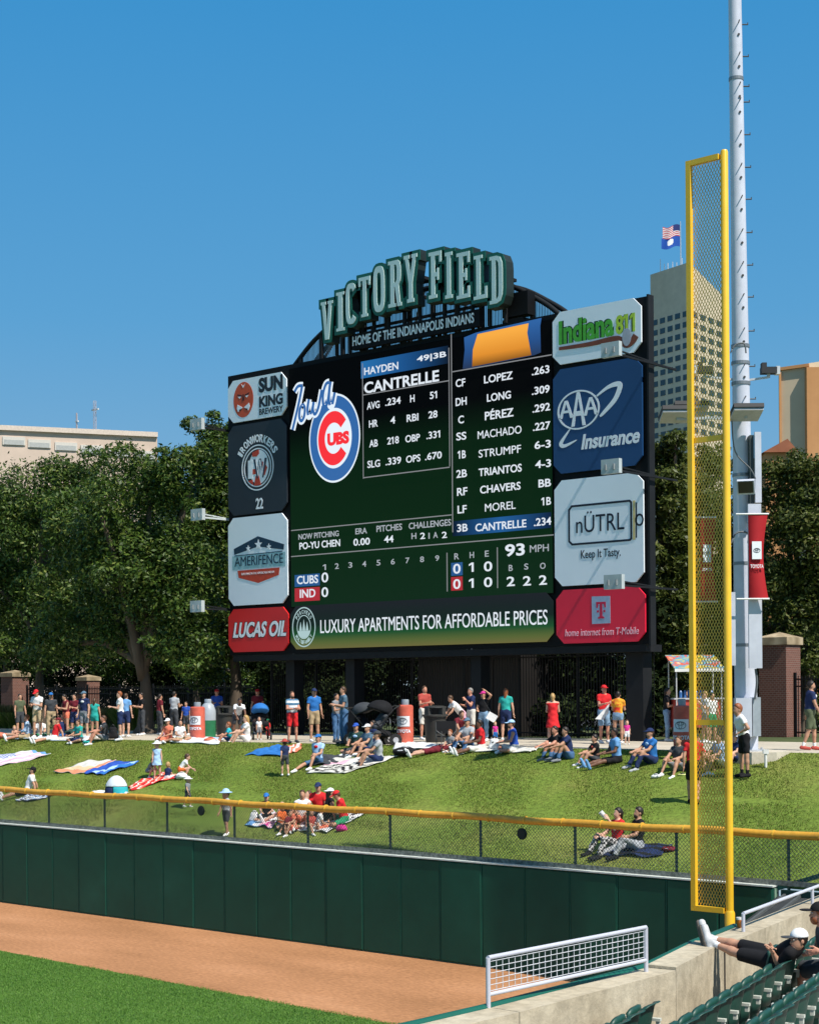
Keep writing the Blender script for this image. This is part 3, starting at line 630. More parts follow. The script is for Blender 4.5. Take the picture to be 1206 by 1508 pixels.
# ornamental grasses and low plants by the fence
STRAW = island_mat('straw_blade', [(0, (.16, .15, .04)), (.5, (.28, .22, .08)), (1, (.42, .32, .14))], trans=.3)
def clump(px, py, Y, hgt, N, mat, label, spread, seed):
    r_ = np.random.default_rng(seed); p = at_y(px, py, Y); c = np.array([p.x, Y, WALK]); a = r_.uniform(0, 2*np.pi, N); q = r_.uniform(0, 1, N)**.5*spread
    B = np.stack([np.cos(a)*q*1.6, np.sin(a)*q, 0*a], 1); l = r_.uniform(.1, .55, N); h = hgt*r_.uniform(.6, 1, N)
    T = B + np.stack([np.cos(a)*l*hgt, np.sin(a)*l*hgt, h], 1); Md = B*.5+T*.5; Md[:, 2] = h*.62; s = np.stack([-np.sin(a), np.cos(a), 0*a], 1)*.018
    V = np.stack([B-s, B+s, Md+s, T, Md-s], 1).reshape(-1, 3); F = np.arange(5*N, dtype=np.int32).reshape(-1, 5)
    o = link('ornamental_grass', mesh_from(V, F), mat, loc=tuple(c)); tag(o, label, 'plant', 'ornamental grasses by the iron fence')
for i, a in enumerate([(12, 1072, 17.2, 1.15, 1500, STRAW, 'tan ornamental grass clump before the pale capped brick pier', .75), (30, 1078, 16.0, .8, 1200, BLADE, 'green grass clump low beside the tan ornamental grass', .7), (168, 1074, 16.5, 1.0, 1200, STRAW, 'tan ornamental grass clump behind the young man in white tee', .5), (196, 1078, 15.6, 1.05, 1300, BLADE, 'green ornamental grass clump against the thick tree trunk', .5), (-25, 1075, 17, 1.1, 1000, STRAW, 'tan ornamental grass clump cut by the frame edge', .7)]):
    clump(*a, seed=50+i)
# ================================================================ SCOREBOARD
BY = 13.0
def B(px, py, Y=BY): p = at_y(px, py, Y); return (p.x, p.z)
def Bq(pts, Y=BY): return [B(x, y, Y) for x, y in pts]
bx0 = B(337, 760)[0]; bx1 = B(953.5, 700)[0]; bz0 = (B(340, 963)[1]+B(950, 951)[1])/2; bz1 = (B(338, 554)[1]+B(955, 435)[1])/2
sb = empty('scoreboard', ((bx0+bx1)/2, BY+.6, WALK), 'huge black video scoreboard with arched sign and advertising panels on dark legs', 'scoreboard')
DARK = M((.006, .006, .007), .6, .1, 1.5, spec=.12); DKM = M((.014, .015, .017), .6, .15, 2, spec=.15)
MB().box(((bx0+bx1)/2, BY+.13, (bz0+bz1)/2), (bx1-bx0, .22, bz1-bz0)).build('cabinet', DARK, sb)
m = MB(); m.box((bx1+.035, BY+.14, (bz0+bz1)/2), (.065, .30, bz1-bz0+.1)); m.build('side_post', DKM, sb)
m = MB(); m.box(((bx0+bx1)/2, BY+.5, bz0-.12), (bx1-bx0-.3, .9, .22)); m.build('bottom_beam', DKM, sb)
for px in (432, 520, 705, 938):
    x = at_y(px, 1030, BY+.6).x; wd = .62 if px > 900 else .42
    MB().box((x, BY+.7, (WALK+bz0-.24)/2), (wd, .5, bz0-.24-WALK)).build('leg', DKM, sb)
MB().box(((bx0+bx1)/2, BY+1.5, bz0+.4), (bx1-bx0-2, .8, .12)).build('catwalk', DKM, sb)
# screen
LED_BG = M((.0025, .0025, .003), .6, 0, spec=.05)
scr = Flat(BY-.02, .012).loops([Bq([(428, 543), (815, 469), (815, 884), (428, 884+0)])]) ; 
sx0 = B(428, 700)[0]; sx1 = B(815, 700)[0]; sz1 = B(620, 507)[1]; sz0 = B(620, 885)[1]
scr = Flat(BY-.02, .012).loops([[(sx0, sz0), (sx1, sz0), (sx1, sz1), (sx0, sz1)]]).build('screen', LED_BG, sb)
WHITE = M((.85, .92, 1.), emit=.52); DIM = M((.75, .82, .9), emit=.30); LINE = M((.6, .62, .65), emit=.22)
def led_grad(key, stops, axis_lo, axis_hi, emit=.5, mode='z'):
    m = bpy.data.materials.new(key); m.use_nodes = True; n = m.node_tree; b = n.nodes['Principled BSDF']
    ge = n.nodes.new('ShaderNodeNewGeometry'); sx = n.nodes.new('ShaderNodeSeparateXYZ'); mr = n.nodes.new('ShaderNodeMapRange'); r = n.nodes.new('ShaderNodeValToRGB')
    n.links.new(ge.outputs['Position'], sx.inputs[0]); n.links.new(sx.outputs[2 if mode == 'z' else 0], mr.inputs[0]); mr.inputs[1].default_value = axis_lo; mr.inputs[2].default_value = axis_hi
    n.links.new(mr.outputs[0], r.inputs[0]); els = r.color_ramp.elements
    while len(els) < len(stops): els.new(.5)
    for e, (p, c) in zip(els, stops): e.position = p; e.color = (*c, 1)
    b.inputs['Base Color'].default_value = (.002, .002, .002, 1); b.inputs['Roughness'].default_value = .7; b.inputs['Specular IOR Level'].default_value = .04
    n.links.new(r.outputs[0], b.inputs['Emission Color']); b.inputs['Emission Strength'].default_value = emit; return m
# the picture shown on the lit screen: near-black at the top, deep field green lower down
gz0, gz1 = sz0, B(620, 690)[1]
Flat(BY-.035, .003).loops([[(sx0+.03, sz0+.03), (sx1-.03, sz0+.03), (sx1-.03, sz1-.03), (sx0+.03, sz1-.03)]]).build('screen_picture', led_grad('screen_glow', [(0, (.006, .028, .012)), (.35, (.004, .024, .008)), (.8, (.003, .018, .006)), (1., (.001, .0012, .0016))], sz0, B(620, 600)[1], .5), sb)
YT = BY-.065
def T(F, s, xl, xr, yb, cap, off=.02, **k):
    """lettering line measured in the photo: left/right x, baseline y at the left end, capital height"""
    off = 0. if 'M' in s else off
    x0, z0 = B(xl, yb, F.Y); x1 = B(xr, yb, F.Y)[0]; z1 = B(xl, yb-cap, F.Y)[1]; F.text(s, x0, z0, x1, z1, off, **k)
def LN(F, x0, y0, x1, y1, w_=.035):
    a, b = B(x0, y0, F.Y), B(x1, y1, F.Y)
    if abs(x1-x0) > abs(y1-y0)*2: z = (a[1]+b[1])/2; F.loops([[(a[0], z-w_/2), (b[0], z-w_/2), (b[0], z+w_/2), (a[0], z+w_/2)]])
    else: x = (a[0]+b[0])/2; F.loops([[(x-w_/2, a[1]), (x+w_/2, a[1]), (x+w_/2, b[1]), (x-w_/2, b[1])]])
# player card
zh0, zh1 = B(534, 558)[1], B(534, 533)[1]; hx0, hx1 = B(533.5, 560)[0], B(662, 560)[0]
Flat(YT+.006, .002).loops([[(hx0, zh0), (hx1, zh0), (hx1, zh1), (hx0, zh1)]]).build('name_band', led_grad('band_glow', [(0, (.02, .16, .42)), (.5, (.012, .085, .26)), (1, (.004, .012, .03))], hx0, hx1, .6, 'x'), scr)
F = Flat(YT)
T(F, 'HAYDEN', 536.5, 586.5, 552.6, 10.8, .012); T(F, '49|3B', 614, 657, 535.5, 10.8)
F.build('lettering', WHITE, scr)
F = Flat(YT); T(F, 'CANTRELLE', 536.5, 646.5, 580, 16.5, .022); F.build('lettering', WHITE, scr)
F = Flat(YT)
for a in (('AVG', 540.5, 559, 603.5), ('.234', 567.5, 590, 598), ('H', 604, 610.4, 592.6), ('51', 633, 643.4, 588), ('HR', 543.6, 556.3, 630), ('4', 575, 582, 624.5), ('RBI', 599, 616, 621.6), ('28', 631, 644, 616.5), ('AB', 544, 556.3, 659), ('218', 570.4, 587.3, 655), ('OBP', 597, 618.3, 652), ('.331', 628, 648, 647), ('SLG', 541.3, 559.6, 689.5), ('.339', 568, 590.6, 685.6), ('OPS', 598, 619, 682), ('.670', 626, 650.4, 678)):
    T(F, *a, 10.6, .012)
F.build('lettering', WHITE, scr)
F = Flat(YT)
LN(F, 535, 583, 662, 559); LN(F, 535.5, 705, 662, 686.5); LN(F, 534.5, 535, 534.5, 705, .03); LN(F, 661.5, 512, 661.5, 687, .03)
LN(F, 665.5, 492, 665.5, 784); LN(F, 666, 547.5, 812, 522.5); LN(F, 429, 782.5, 665, 757); LN(F, 429, 822, 815, 785); LN(F, 658.3, 814, 658.3, 871); LN(F, 732.3, 806, 732.3, 866)
F.build('divider_lines', LINE, scr)
# line-up
F = Flat(YT)
for a in (('CF', 671, 685, 570.6), ('LOPEZ', 712.7, 754.7, 565), ('.263', 783, 808.6, 553), ('DH', 671, 687, 598.2), ('LONG', 717, 752, 592), ('.309', 783, 809, 582), ('C', 674.7, 682.9, 624.2), ('.292', 784, 809.7, 608), ('SS', 671.9, 686.5, 649), ('MACHADO', 703.4, 767.7, 646.7), ('.227', 784.6, 810, 635), ('1B', 674, 685.7, 675.8), ('STRUMPF', 704.8, 766.9, 674.3), ('6-3', 787, 810.6, 661.7), ('2B', 672, 687.4, 704), ('TRIANTOS', 704.8, 768, 701.7), ('4-3', 788, 811, 690), ('RF', 673, 688, 730.4), ('CHAVERS', 706.8, 766.3, 727.3), ('BB', 792.8, 811, 718), ('LF', 673.8, 687, 756.4), ('MOREL', 714, 759, 753.6), ('1B', 797, 811, 744.5), ('3B', 673, 688.5, 783.7), ('CANTRELLE', 700, 774.8, 783), ('.234', 786, 811.4, 775)):
    T(F, *a, 11.5, .014)
T(F, 'PÉREZ', 713.9, 756, 619, 15.5, .014)
F.build('lettering', WHITE, scr)
hz0, hz1 = B(668, 790)[1], B(668, 768)[1]; a0, a1 = B(668, 780)[0], B(813, 780)[0]
Flat(YT+.006, .002).loops([[(a0, hz0), (a1, hz0), (a1, hz1), (a0, hz1)]]).build('batter_band', led_grad('bat_glow', [(0, (.004, .012, .03)), (.5, (.02, .13, .38)), (1, (.006, .02, .06))], a0, a1, .5, 'x'), scr)
# pitching and line score
F = Flat(YT)
T(F, 'NOW PITCHING', 439.8, 499, 795, 8.2, .012); T(F, 'ERA', 523.6, 540.5, 787, 8.6, .012); T(F, 'PITCHES', 554.6, 592, 783.7, 9.4, .012); T(F, 'CHALLENGES', 602, 664, 779.5, 9.4, .012)
for s_, a, b, y in (('H', 606, 613, 794), ('|', 631, 632.6, 793.5), ('A', 638, 644.5, 792.5)): T(F, s_, a, b, y, 8.8, .01)
for k, (a, y) in enumerate(zip((477.9, 496.2, 516, 536.5, 557.4, 578.5, 600, 621.4, 643.7), (839.6, 838, 836.4, 834.8, 833, 831.4, 829.7, 828, 826.3))): T(F, str(k+1), a-2.8+(.6 if k==0 else 0), a+2.8-(.6 if k==0 else 0), y, 8.3, .008)
for s_, a, b, y in (('R', 669, 675.8, 824), ('H', 691.6, 697.8, 822), ('E', 713.9, 719.5, 820), ('B', 749, 754.7, 841), ('S', 771.7, 777.6, 839), ('O', 795, 803, 838)): T(F, s_, a, b, y, 9, .008)
T(F, 'MPH', 780, 807.7, 813.6, 10.5, .0)
F.build('lettering', DIM, scr)
F = Flat(YT)
T(F, 'PO-YU CHEN', 441.2, 501, 809.5, 10.2, .014); T(F, '0.00', 520.7, 544.7, 804, 10.4, .014); T(F, '44', 565.8, 579.4, 799.5, 10.2, .014); T(F, '2', 618.8, 626, 794, 9.3, .014); T(F, '2', 650.7, 658, 792.6, 9.3, .014)
for s_, a, b, y in (('CUBS', 437.6, 468.6, 860.7), ('IND', 441.8, 464.6, 880.6)): T(F, s_, a, b, y, 12.2, .014)
for a, b, y in ((473.7, 483.5, 858), (473.7, 483.5, 879.6), (667.3, 678, 845.2), (712.5, 724.6, 841.8), (667.3, 678, 867.7), (712.5, 724.6, 865)): T(F, '0', a, b, y, 14.6, .012)
for a, b, y in ((690.5, 697.3, 842.4), (690.5, 697.3, 865.8)): T(F, '1', a, b, y, 13.6, .012)
for a, b, y in ((746, 757.8, 863.5), (770, 781.5, 862.7), (793.6, 805, 861.5)): T(F, '2', a, b, y, 14, .014)
T(F, '93', 743.7, 772.5, 820, 18, .022)
F.build('lettering', WHITE, scr)
def rect(x0, y0, x1, y1, Y): a, b = B(x0, y0, Y), B(x1, y1, Y); z0 = a[1]; return [(a[0], b[1]), (b[0], b[1]), (b[0], z0), (a[0], z0)]
RED_L = M((.75, .02, .04), emit=.32); BLU_L = M((.02, .16, .5), emit=.30)
Flat(YT+.006, .002).loops([rect(434, 866.5, 471, 884, YT)]).loops([rect(664, 850, 681, 869, YT)]).build('score_band', RED_L, scr)
Flat(YT+.006, .002).loops([rect(434, 847, 471, 862, YT)]).loops([rect(664, 829, 681, 847, YT)]).build('score_band', BLU_L, scr)
# round team emblem
BLUE_L = M((.025, .12, .36), emit=.62); RD_L = M((.90, .02, .03), emit=.62); WH_L = M((.82, .92, 1.), emit=.58)
c = B(494, 645.5); rz = (B(494, 582)[1]-B(494, 709)[1])/2; rx = (B(530.5, 645)[0]-B(457.5, 645)[0])/2
def disc(k): return ellipse(c[0], c[1], rx*k, rz*k, 64)
Flat(YT+.012, .001).loops([disc(1.03)]).build('emblem', WH_L, scr)
Flat(YT+.008, .001).loops([disc(.985), disc(.70)]).build('emblem', BLUE_L, scr)
def arcC(k0, k1, a0, a1): return ellipse(c[0]-rx*.02, c[1], rx*k0, rz*k0, 40, a0, a1) + ellipse(c[0]-rx*.02, c[1], rx*k1, rz*k1, 40, a0, a1)[::-1]
F = Flat(YT+.004, .001).loops([arcC(.63, .36, 38, 322)])
z0, z1 = c[1]-rz*.17, c[1]+rz*.13; F.text('UBS', c[0]-rx*.28, z0, c[0]+rx*.60, z1, .07); F.build('emblem', RD_L, scr)
# script word over the emblem
def px_path(pts): return Bq(smooth_pts(pts, 6), YT)
SCRIPT = [[(434, 577), (439, 569), (446, 568)], [(445, 569), (441, 590), (436, 612), (431, 633)],
    [(446, 595), (442, 602), (441, 614), (444, 620), (448, 613), (449, 601), (446, 595)],
    [(455, 588), (453, 603), (455, 613), (459, 606), (462, 594)], [(462, 592), (461, 603), (464, 610), (469, 600), (474, 574)],
    [(485, 563), (480, 566), (476, 580), (476, 594), (479, 600), (483, 590), (486, 566)], [(487, 562), (485, 577), (485, 593), (489, 597), (493, 578)]]
for wd, dy, mt in ((.27, .010, WH_L), (.115, .004, BLUE_L)):
    F = Flat(YT-.004+dy, .001)
    for k, p in enumerate(SCRIPT):
        F2 = Flat(YT-.004+dy - .0004*k, .0002); F2.loops([stroke(px_path(p), wd)]); F.mb.add(F2.mb.v, F2.mb.f)
    F.build('script_lettering', mt, scr)
# plain team panel (orange with blue flanks)
q = Bq([(683, 497), (700, 490), (780, 472), (797, 468), (795, 480), (796, 519), (786, 523), (690, 543), (681, 543), (684, 515)], YT)
Flat(YT+.008, .001).loops([q]).build('team_panel', led_grad('tp_blue', [(0, (.02, .03, .06)), (.5, (.02, .08, .25)), (1, (.03, .13, .38))], B(740, 540)[1], B(740, 480)[1], .6), scr)
q = Bq([(703, 492), (778, 476), (776, 490), (782, 523), (695, 540), (696, 515)], YT)
Flat(YT+.004, .001).loops([q]).build('team_panel', led_grad('tp_orange', [(0, (.03, .012, .004)), (.45, (.75, .28, .03)), (1, (.95, .42, .06))], B(740, 540)[1], B(740, 490)[1], .6), scr)
# ---- advertising panels
def octa(x0, z0, x1, z1, k): return [(x0+k, z0), (x1-k, z0), (x1, z0+k), (x1, z1-k), (x1-k, z1), (x0+k, z1), (x0, z1-k), (x0, z0+k)]
def panel(xl, xr, tl, tr, bl, br, mt, k=.28, name='advert_panel', yl=None):
    x0, x1 = B(xl, (tl+bl)/2)[0], B(xr, (tr+br)/2)[0]; z1 = (B(xl, tl)[1]+B(xr, tr)[1])/2; z0 = (B(xl, bl)[1]+B(xr, br)[1])/2
    o = MB(); 
    F = Flat(BY-.045, .03); F.loops([octa(x0, z0, x1, z1, k)]); return F.build(name, mt, sb)
PY = BY-.08
VIN_W = M((.80, .86, .93), .45, .02, 1, spec=.4)
def L(F, m, p): return F.build('lettering', m, p)
BLKV = M((.012, .014, .018), .5, 0); WHV = M((.82, .85, .9), .5, .02)
# sun-face brewery
p = panel(338.3, 424, 564, 545.5, 623.5, 611.5, VIN_W)
F = Flat(PY); T(F, 'SUN', 381.3, 416.8, 579, 22, .05); T(F, 'KING', 382, 416.8, 600.5, 16.5, .045); T(F, 'BREWERY', 382, 417, 611.5, 9, .02); L(F, BLKV, p)
fc = B(361, 589); frx = (B(376.3, 589)[0]-B(345.7, 589)[0])/2; frz = (B(361, 561.5)[1]-B(361, 616.5)[1])/2
F = Flat(PY+.01)
for i in range(36): a = R(i*10); F.loops([ellipse(fc[0]+frx*1.1*math.cos(a), fc[1]+frz*1.1*math.sin(a), .055, .055, 8)])
F.loops([ellipse(fc[0], fc[1], frx, frz)]); F.build('sun_emblem', M(S(66, 28, 20), .5), p)
Flat(PY+.004).loops([ellipse(fc[0], fc[1], frx*.95, frz*.95)]).build('sun_emblem', M(S(206, 78, 36), .5, .1, 4), p)
F = Flat(PY-.004)
for s_ in (-1, 1):
    e = lambda x, z: (fc[0]+s_*x*frx, fc[1]+z*frz)
    F.loops([[e(.05, -.42), e(.55, -.22), e(.62, -.42), e(.5, -.62), e(.28, -.5)]]); F.loops([[e(.18, .18), e(.52, .2), e(.35, .08)]])
F.loops([[(fc[0]-.2*frx, fc[1]+.85*frz), (fc[0], fc[1]+.62*frz), (fc[0]+.2*frx, fc[1]+.85*frz), (fc[0], fc[1]+.74*frz)]]); F.build('sun_emblem', WHV, p)
F = Flat(PY-.004)
for s_ in (-1, 1):
    e = lambda x, z: (fc[0]+s_*x*frx, fc[1]+z*frz)
    F.loops([[e(.12, .25), e(.58, .34), e(.55, .27), e(.14, .17)]]); F.loops([[e(.1, -.45), e(.45, -.52), e(.3, -.6)]])
F.loops([[(fc[0]-.1*frx, fc[1]-.05*frz), (fc[0]+.1*frx, fc[1]-.05*frz), (fc[0]+.04*frx, fc[1]+.3*frz), (fc[0]-.04*frx, fc[1]+.3*frz)]]); F.build('sun_emblem', M(S(60, 20, 14), .5), p)
# ironworkers
p = panel(338.5, 424.5, 628, 617, 761.5, 750.5, M(S(38, 44, 52), .55, .1, 1.2))
ic = B(381.8, 688.8); irx = (B(405, 688)[0]-B(358, 688)[0])/2; irz = irx
F = Flat(PY); WD = 'IRONWORKERS'; 
for i, ch in enumerate(WD):
    a = R(148-i*(116/(len(WD)-1))); r0, r1 = irx*1.10, irx*1.44; wch = .052 if ch == 'I' else (.115 if ch == 'W' else .09)
    def fn(u, h, a=a, w_=wch): aa = a-(u-.5)*w_*2.0; rr = r0+(r1-r0)*h; return (ic[0]+rr*math.cos(aa), ic[1]+rr*math.sin(aa)*1.0)
    F.text(ch, 0, 0, 1, 1, .03, fn=fn)
T(F, '22', 377, 387.6, 750, 16, .02); F.loops([ellipse(ic[0], ic[1], irx, irz), ellipse(ic[0], ic[1], irx*.95, irz*.95)]).loops([ellipse(ic[0], ic[1], irx*.85, irz*.85), ellipse(ic[0], ic[1], irx*.8, irz*.8)])
F.loops([ellipse(ic[0]+irx*.08, ic[1]+irz*.02, irx*.62, irz*.74)]); L(F, WHV, p)
Flat(PY+.012).loops([ellipse(ic[0], ic[1], irx*.96, irz*.96)]).build('badge', M(S(28, 40, 58), .5), p)
F = Flat(PY-.008); e = lambda x, z: (ic[0]+x*irx, ic[1]+z*irz)
F.loops([[e(-.3, .68), e(.1, .78), e(.12, .6), e(-.05, .48), e(-.32, .5)]]); F.loops([[e(-.1, -.35), e(.08, -.35), e(.22, -.78), e(-.22, -.78)]]); F.loops([[e(.3, .25), e(.5, .1), e(.62, -.05), e(.45, -.38), e(.34, -.3)]]); F.loops([[e(-.3, -.05), e(-.1, -.05), e(-.1, -.28), e(-.32, -.28)]]); F.loops([[e(-.6, -.55), e(-.3, -.5), e(-.3, -.72)]])
F.build('badge', M(S(190, 62, 36), .5), p)
F = Flat(PY-.012); F.text('I', *e(-.58, -.45), *e(-.3, .35), .05); F.build('badge', M((.80, .83, .88), .5), p); F = Flat(PY-.0135); F.text('W', *e(-.24, -.47), *e(.60, .37), .04); F.build('badge', M(S(40, 52, 72), .5), p)
F = Flat(PY-.016); F.text('W', *e(-.10, -.40), *e(.46, .32), -.012); F.build('badge', M((.80, .83, .88), .5), p)
# fence company
p = panel(338.8, 425.5, 763.5, 755.5, 892.5, 888, VIN_W)
PP = lambda *zz: [(320+a/3.547, 700+b/3.547) for a, b in zz]
Flat(PY).loops([Bq(PP((88, 385), (213, 318), (350, 360), (347, 388), (213, 372), (90, 416)), PY)]).loops([Bq(PP((92, 423), (340, 398), (340, 394), (92, 419)), PY)]).build('roof_emblem', M(S(24, 52, 74), .5), p)
F = Flat(PY-.005)
def star(cx, cy, r): return [(cx+(r if i % 2 == 0 else r*.42)*math.sin(i*math.pi/5), cy+(r if i % 2 == 0 else r*.42)*math.cos(i*math.pi/5)) for i in range(10)]
for a, b, r_ in ((163, 382, .13), (216, 362, .21), (271, 373, .13)): F.loops([star(*B(320+a/3.547, 700+b/3.547, PY), r_)])
F.build('roof_emblem', WHV, p)
Flat(PY+.004).loops([Bq(PP((80, 424), (356, 398), (356, 474), (80, 497)), PY)]).build('name_board', M(S(150, 188, 196), .5), p)
F = Flat(PY-.005); T(F, 'AMERIFENCE', 346, 417, 834.6, 14, .012); L(F, M(S(24, 46, 66), .5), p)
Flat(PY).loops([Bq(PP((107, 499), (326, 481), (322, 520), (215, 562), (113, 536)), PY)]).build('lower_emblem', M(S(196, 66, 40), .5), p)
F = Flat(PY-.005); T(F, 'BUILDING IN THE AMERICAN DREAM', 356, 404, 847.2, 3.2, .0); L(F, WHV, p)
# oil
p = panel(339, 427, 898, 893, 961.5, 957.5, M(S(214, 36, 38), .45, .04, 1))
F = Flat(PY+.004); T(F, 'LUCAS OIL', 342.5, 422.5, 940.8, 24.5, .075, shear=.28); L(F, BLKV, p)
F = Flat(PY-.004); T(F, 'LUCAS OIL', 343.5, 421.5, 939.6, 22.5, .03, shear=.28); L(F, WHV, p)
# digging hotline
p = panel(815.5, 945.5, 461, 438.5, 538, 519, VIN_W)
GRN = M(S(76, 168, 50), .5); DKG = M(S(24, 56, 20), .5)
for off, yy, mt1, mt2 in ((.085, PY+.004, DKG, DKG), (.03, PY-.004, GRN, M(S(176, 208, 60), .5))):
    F = Flat(yy); T(F, 'Indiana', 822.7, 903.6, 508.5, 35, off); L(F, mt1, p); F = Flat(yy-.001); T(F, '811', 906.4, 934.6, 493, 28, off); L(F, mt2, p)
PQ = lambda *zz: [(640+a/3.547, 360+b/3.547) for a, b in zz]
wp = Bq(smooth_pts(PQ((648, 545), (800, 522), (930, 494), (970, 500), (1000, 522), (1030, 505), (1050, 475))), PY-.01)
F = Flat(PY-.008); F.loops([stroke(wp, [.10+.12*min(1, i/20) for i in range(len(wp))])]); F.build('cable_mark', M(S(120, 62, 40), .5, .2, 5), p)
sc_ = B(640+1003/3.547, 360+484/3.547, PY); F = Flat(PY-.014); F.loops([ellipse(sc_[0], sc_[1], .16, .27, 20)]); F.build('spade_mark', M(S(168, 170, 180), .4), p)
# insurance
p = panel(816.5, 947, 545.5, 525.5, 700, 683.5, M(S(26, 66, 112), .45, .05, 1))
ac = B(853.4, 604); arx = (B(884.5, 604)[0]-B(822.4, 604)[0])/2; arz = (B(853.4, 575)[1]-B(853.4, 633)[1])/2
F = Flat(PY); F.loops([ellipse(ac[0], ac[1], arx, arz), ellipse(ac[0], ac[1], arx*.92, arz*.92)])
for k, xx in enumerate((-.58, 0, .58)):
    zt_, zb_ = (.62, -.42) if k != 1 else (.86, -.88)
    if k == 1: zt_, zb_ = .88, -.55
    e = lambda x, z: (ac[0]+(xx+x)*arx, ac[1]+z*arz); w_ = .34; bot = {0: -.35, 1: -.82, 2: -.35}[k]; top = {0: .55, 1: .90, 2: .55}[k]
    F.loops([[e(-w_, bot), e(-w_+.15, bot), e(-.13, bot+(top-bot)*.30), e(.13, bot+(top-bot)*.30), e(w_-.15, bot), e(w_, bot), e(.07, top), e(-.07, top)], [e(-.10, bot+(top-bot)*.44), e(.10, bot+(top-bot)*.44), e(0, bot+(top-bot)*.82)]])
sw = [PQ((845, 792), (905, 745), (955, 728), (966, 745), (940, 810), (880, 880), (862, 898))]
o = Bq(smooth_pts(sw[0]), PY); F.loops([stroke(o, [.05+.12*math.sin(math.pi*i/(len(o)-1)) for i in range(len(o))])])
o = Bq(smooth_pts(PQ((706, 965), (672, 1015), (658, 1045), (680, 1052), (740, 1022))), PY); F.loops([stroke(o, [.03+.10*math.sin(math.pi*i/(len(o)-1)) for i in range(len(o))])])
T(F, 'Insurance', 855.5, 941.5, 662.5, 22.5, .03, shear=.22); L(F, WHV, p)
# drinks
p = panel(818.5, 949, 706, 698, 863.5, 857, VIN_W)
PZ = lambda *zz: [(640+a/3.547, 700+b/3.547) for a, b in zz]
o = Bq(PZ((712, 157), (1018, 127), (1029, 137), (1030, 332), (1020, 343), (716, 367), (697, 348), (696, 180)), PY)
F = Flat(PY); F.loops([o, offset_poly(o, -.065)]); T(F, 'nÜTRL', 848, 919, 785.5, 31, .0)
q = Bq(PZ((1049, 142), (1055, 142), (1055, 326), (1049, 326)), PY); F.loops([q]); q = B(*PZ((1068, 232))[0], PY); F.loops([ellipse(q[0], q[1], .155, .19, 24), ellipse(q[0], q[1], .10, .13, 24)])
T(F, 'Keep It Tasty.', 855, 913.5, 826.5, 16, .004); L(F, M(S(22, 26, 44), .5), p)
Flat(PY).loops([Bq(PZ((1034, 132), (1046, 131), (1046, 335), (1034, 337)), PY)]).build('stripe_mark', M(S(206, 186, 130), .5), p)
# internet
p = panel(821, 951.5, 869, 863, 948, 944.5, M(S(226, 32, 62), .45, .04, 1))
Flat(PY).loops([Bq(PZ((819, 633), (915, 630), (917, 772), (821, 777)), PY)]).build('letter_tile', M(S(150, 170, 196), .5), p)
MAG = M(S(190, 26, 66), .5); F = Flat(PY-.005); u = lambda *zz: Bq(PZ(*zz), PY-.005)
F.loops([u((842, 662), (892, 660), (893, 690), (886, 690), (882, 672), (874, 671), (875, 735), (885, 740), (885, 747), (852, 749), (852, 742), (861, 737), (861, 672), (853, 673), (850, 693), (843, 693))]); F.loops([u((846, 705), (856, 705), (856, 716), (846, 717))]); F.loops([u((880, 703), (890, 703), (890, 714), (880, 715))]); L(F, MAG, p)
F = Flat(PY); T(F, 'home internet from T-Mobile', 832, 940, 937.2, 10.5, .0, shear=.12); L(F, M(S(240, 190, 205), .5), p)
# bottom ribbon (lit): deep slate to green to olive
x0, x1 = B(430, 920)[0], B(816, 920)[0]; z1 = (B(430, 893)[1]+B(815, 872)[1])/2; z0 = (B(430, 955)[1]+B(815, 946.5)[1])/2
rb = Flat(BY-.045, .02).loops([octa(x0, z0, x1, z1, .28)]).build('ribbon_screen', led_grad('ribbon', [(0, (.16, .15, .05)), (.14, (.10, .14, .04)), (.32, (.015, .085, .03)), (.55, (.008, .022, .018)), (1, (.014, .018, .024))], z0, z1, .55), sb)
F = Flat(PY+.0); T(F, 'LUXURY APARTMENTS FOR AFFORDABLE PRICES', 472, 806, 932.6, 19.5, -.004); L(F, WHITE, rb)
rc_ = B(449.8, 923.5); rrx = (B(466.8, 923)[0]-B(432.8, 923)[0])/2; rrz = (B(449.8, 894)[1]-B(449.8, 953)[1])/2
F = Flat(PY+.005); F.loops([ellipse(rc_[0], rc_[1], rrx, rrz), ellipse(rc_[0], rc_[1], rrx*.94, rrz*.94)]).loops([ellipse(rc_[0], rc_[1], rrx*.6, rrz*.6), ellipse(rc_[0], rc_[1], rrx*.56, rrz*.56)])
for k, dx in enumerate((-.28, 0, .28)):
    h_ = .26 if k != 1 else .38; F.loops([[(rc_[0]+rrx*(dx-.12), rc_[1]-rrz*.18), (rc_[0]+rrx*(dx+.12), rc_[1]-rrz*.18), (rc_[0]+rrx*dx, rc_[1]+rrz*h_)]])
F.loops([ellipse(rc_[0], rc_[1], rrx*.55, rrz*.55, 30, 200, 340)])
for WD, s_, am in (('PERCHERO', 1, 90), ('MULTIFAMILY', -1, 270)):
    for i, ch in enumerate(WD):
        a = R(am + (-s_)*(i-(len(WD)-1)/2)*(118/len(WD)))
        def fn(u, h, a=a): aa = a - s_*(u-.5)*.15; rr = .67+.19*(h if s_ > 0 else 1-h); return (rc_[0]+rrx*rr*math.cos(aa), rc_[1]+rrz*rr*math.sin(aa))
        F.text(ch, 0, 0, 1, 1, .01, fn=fn)
F.build('round_emblem', M((.55, .78, .80), emit=.42), rb)
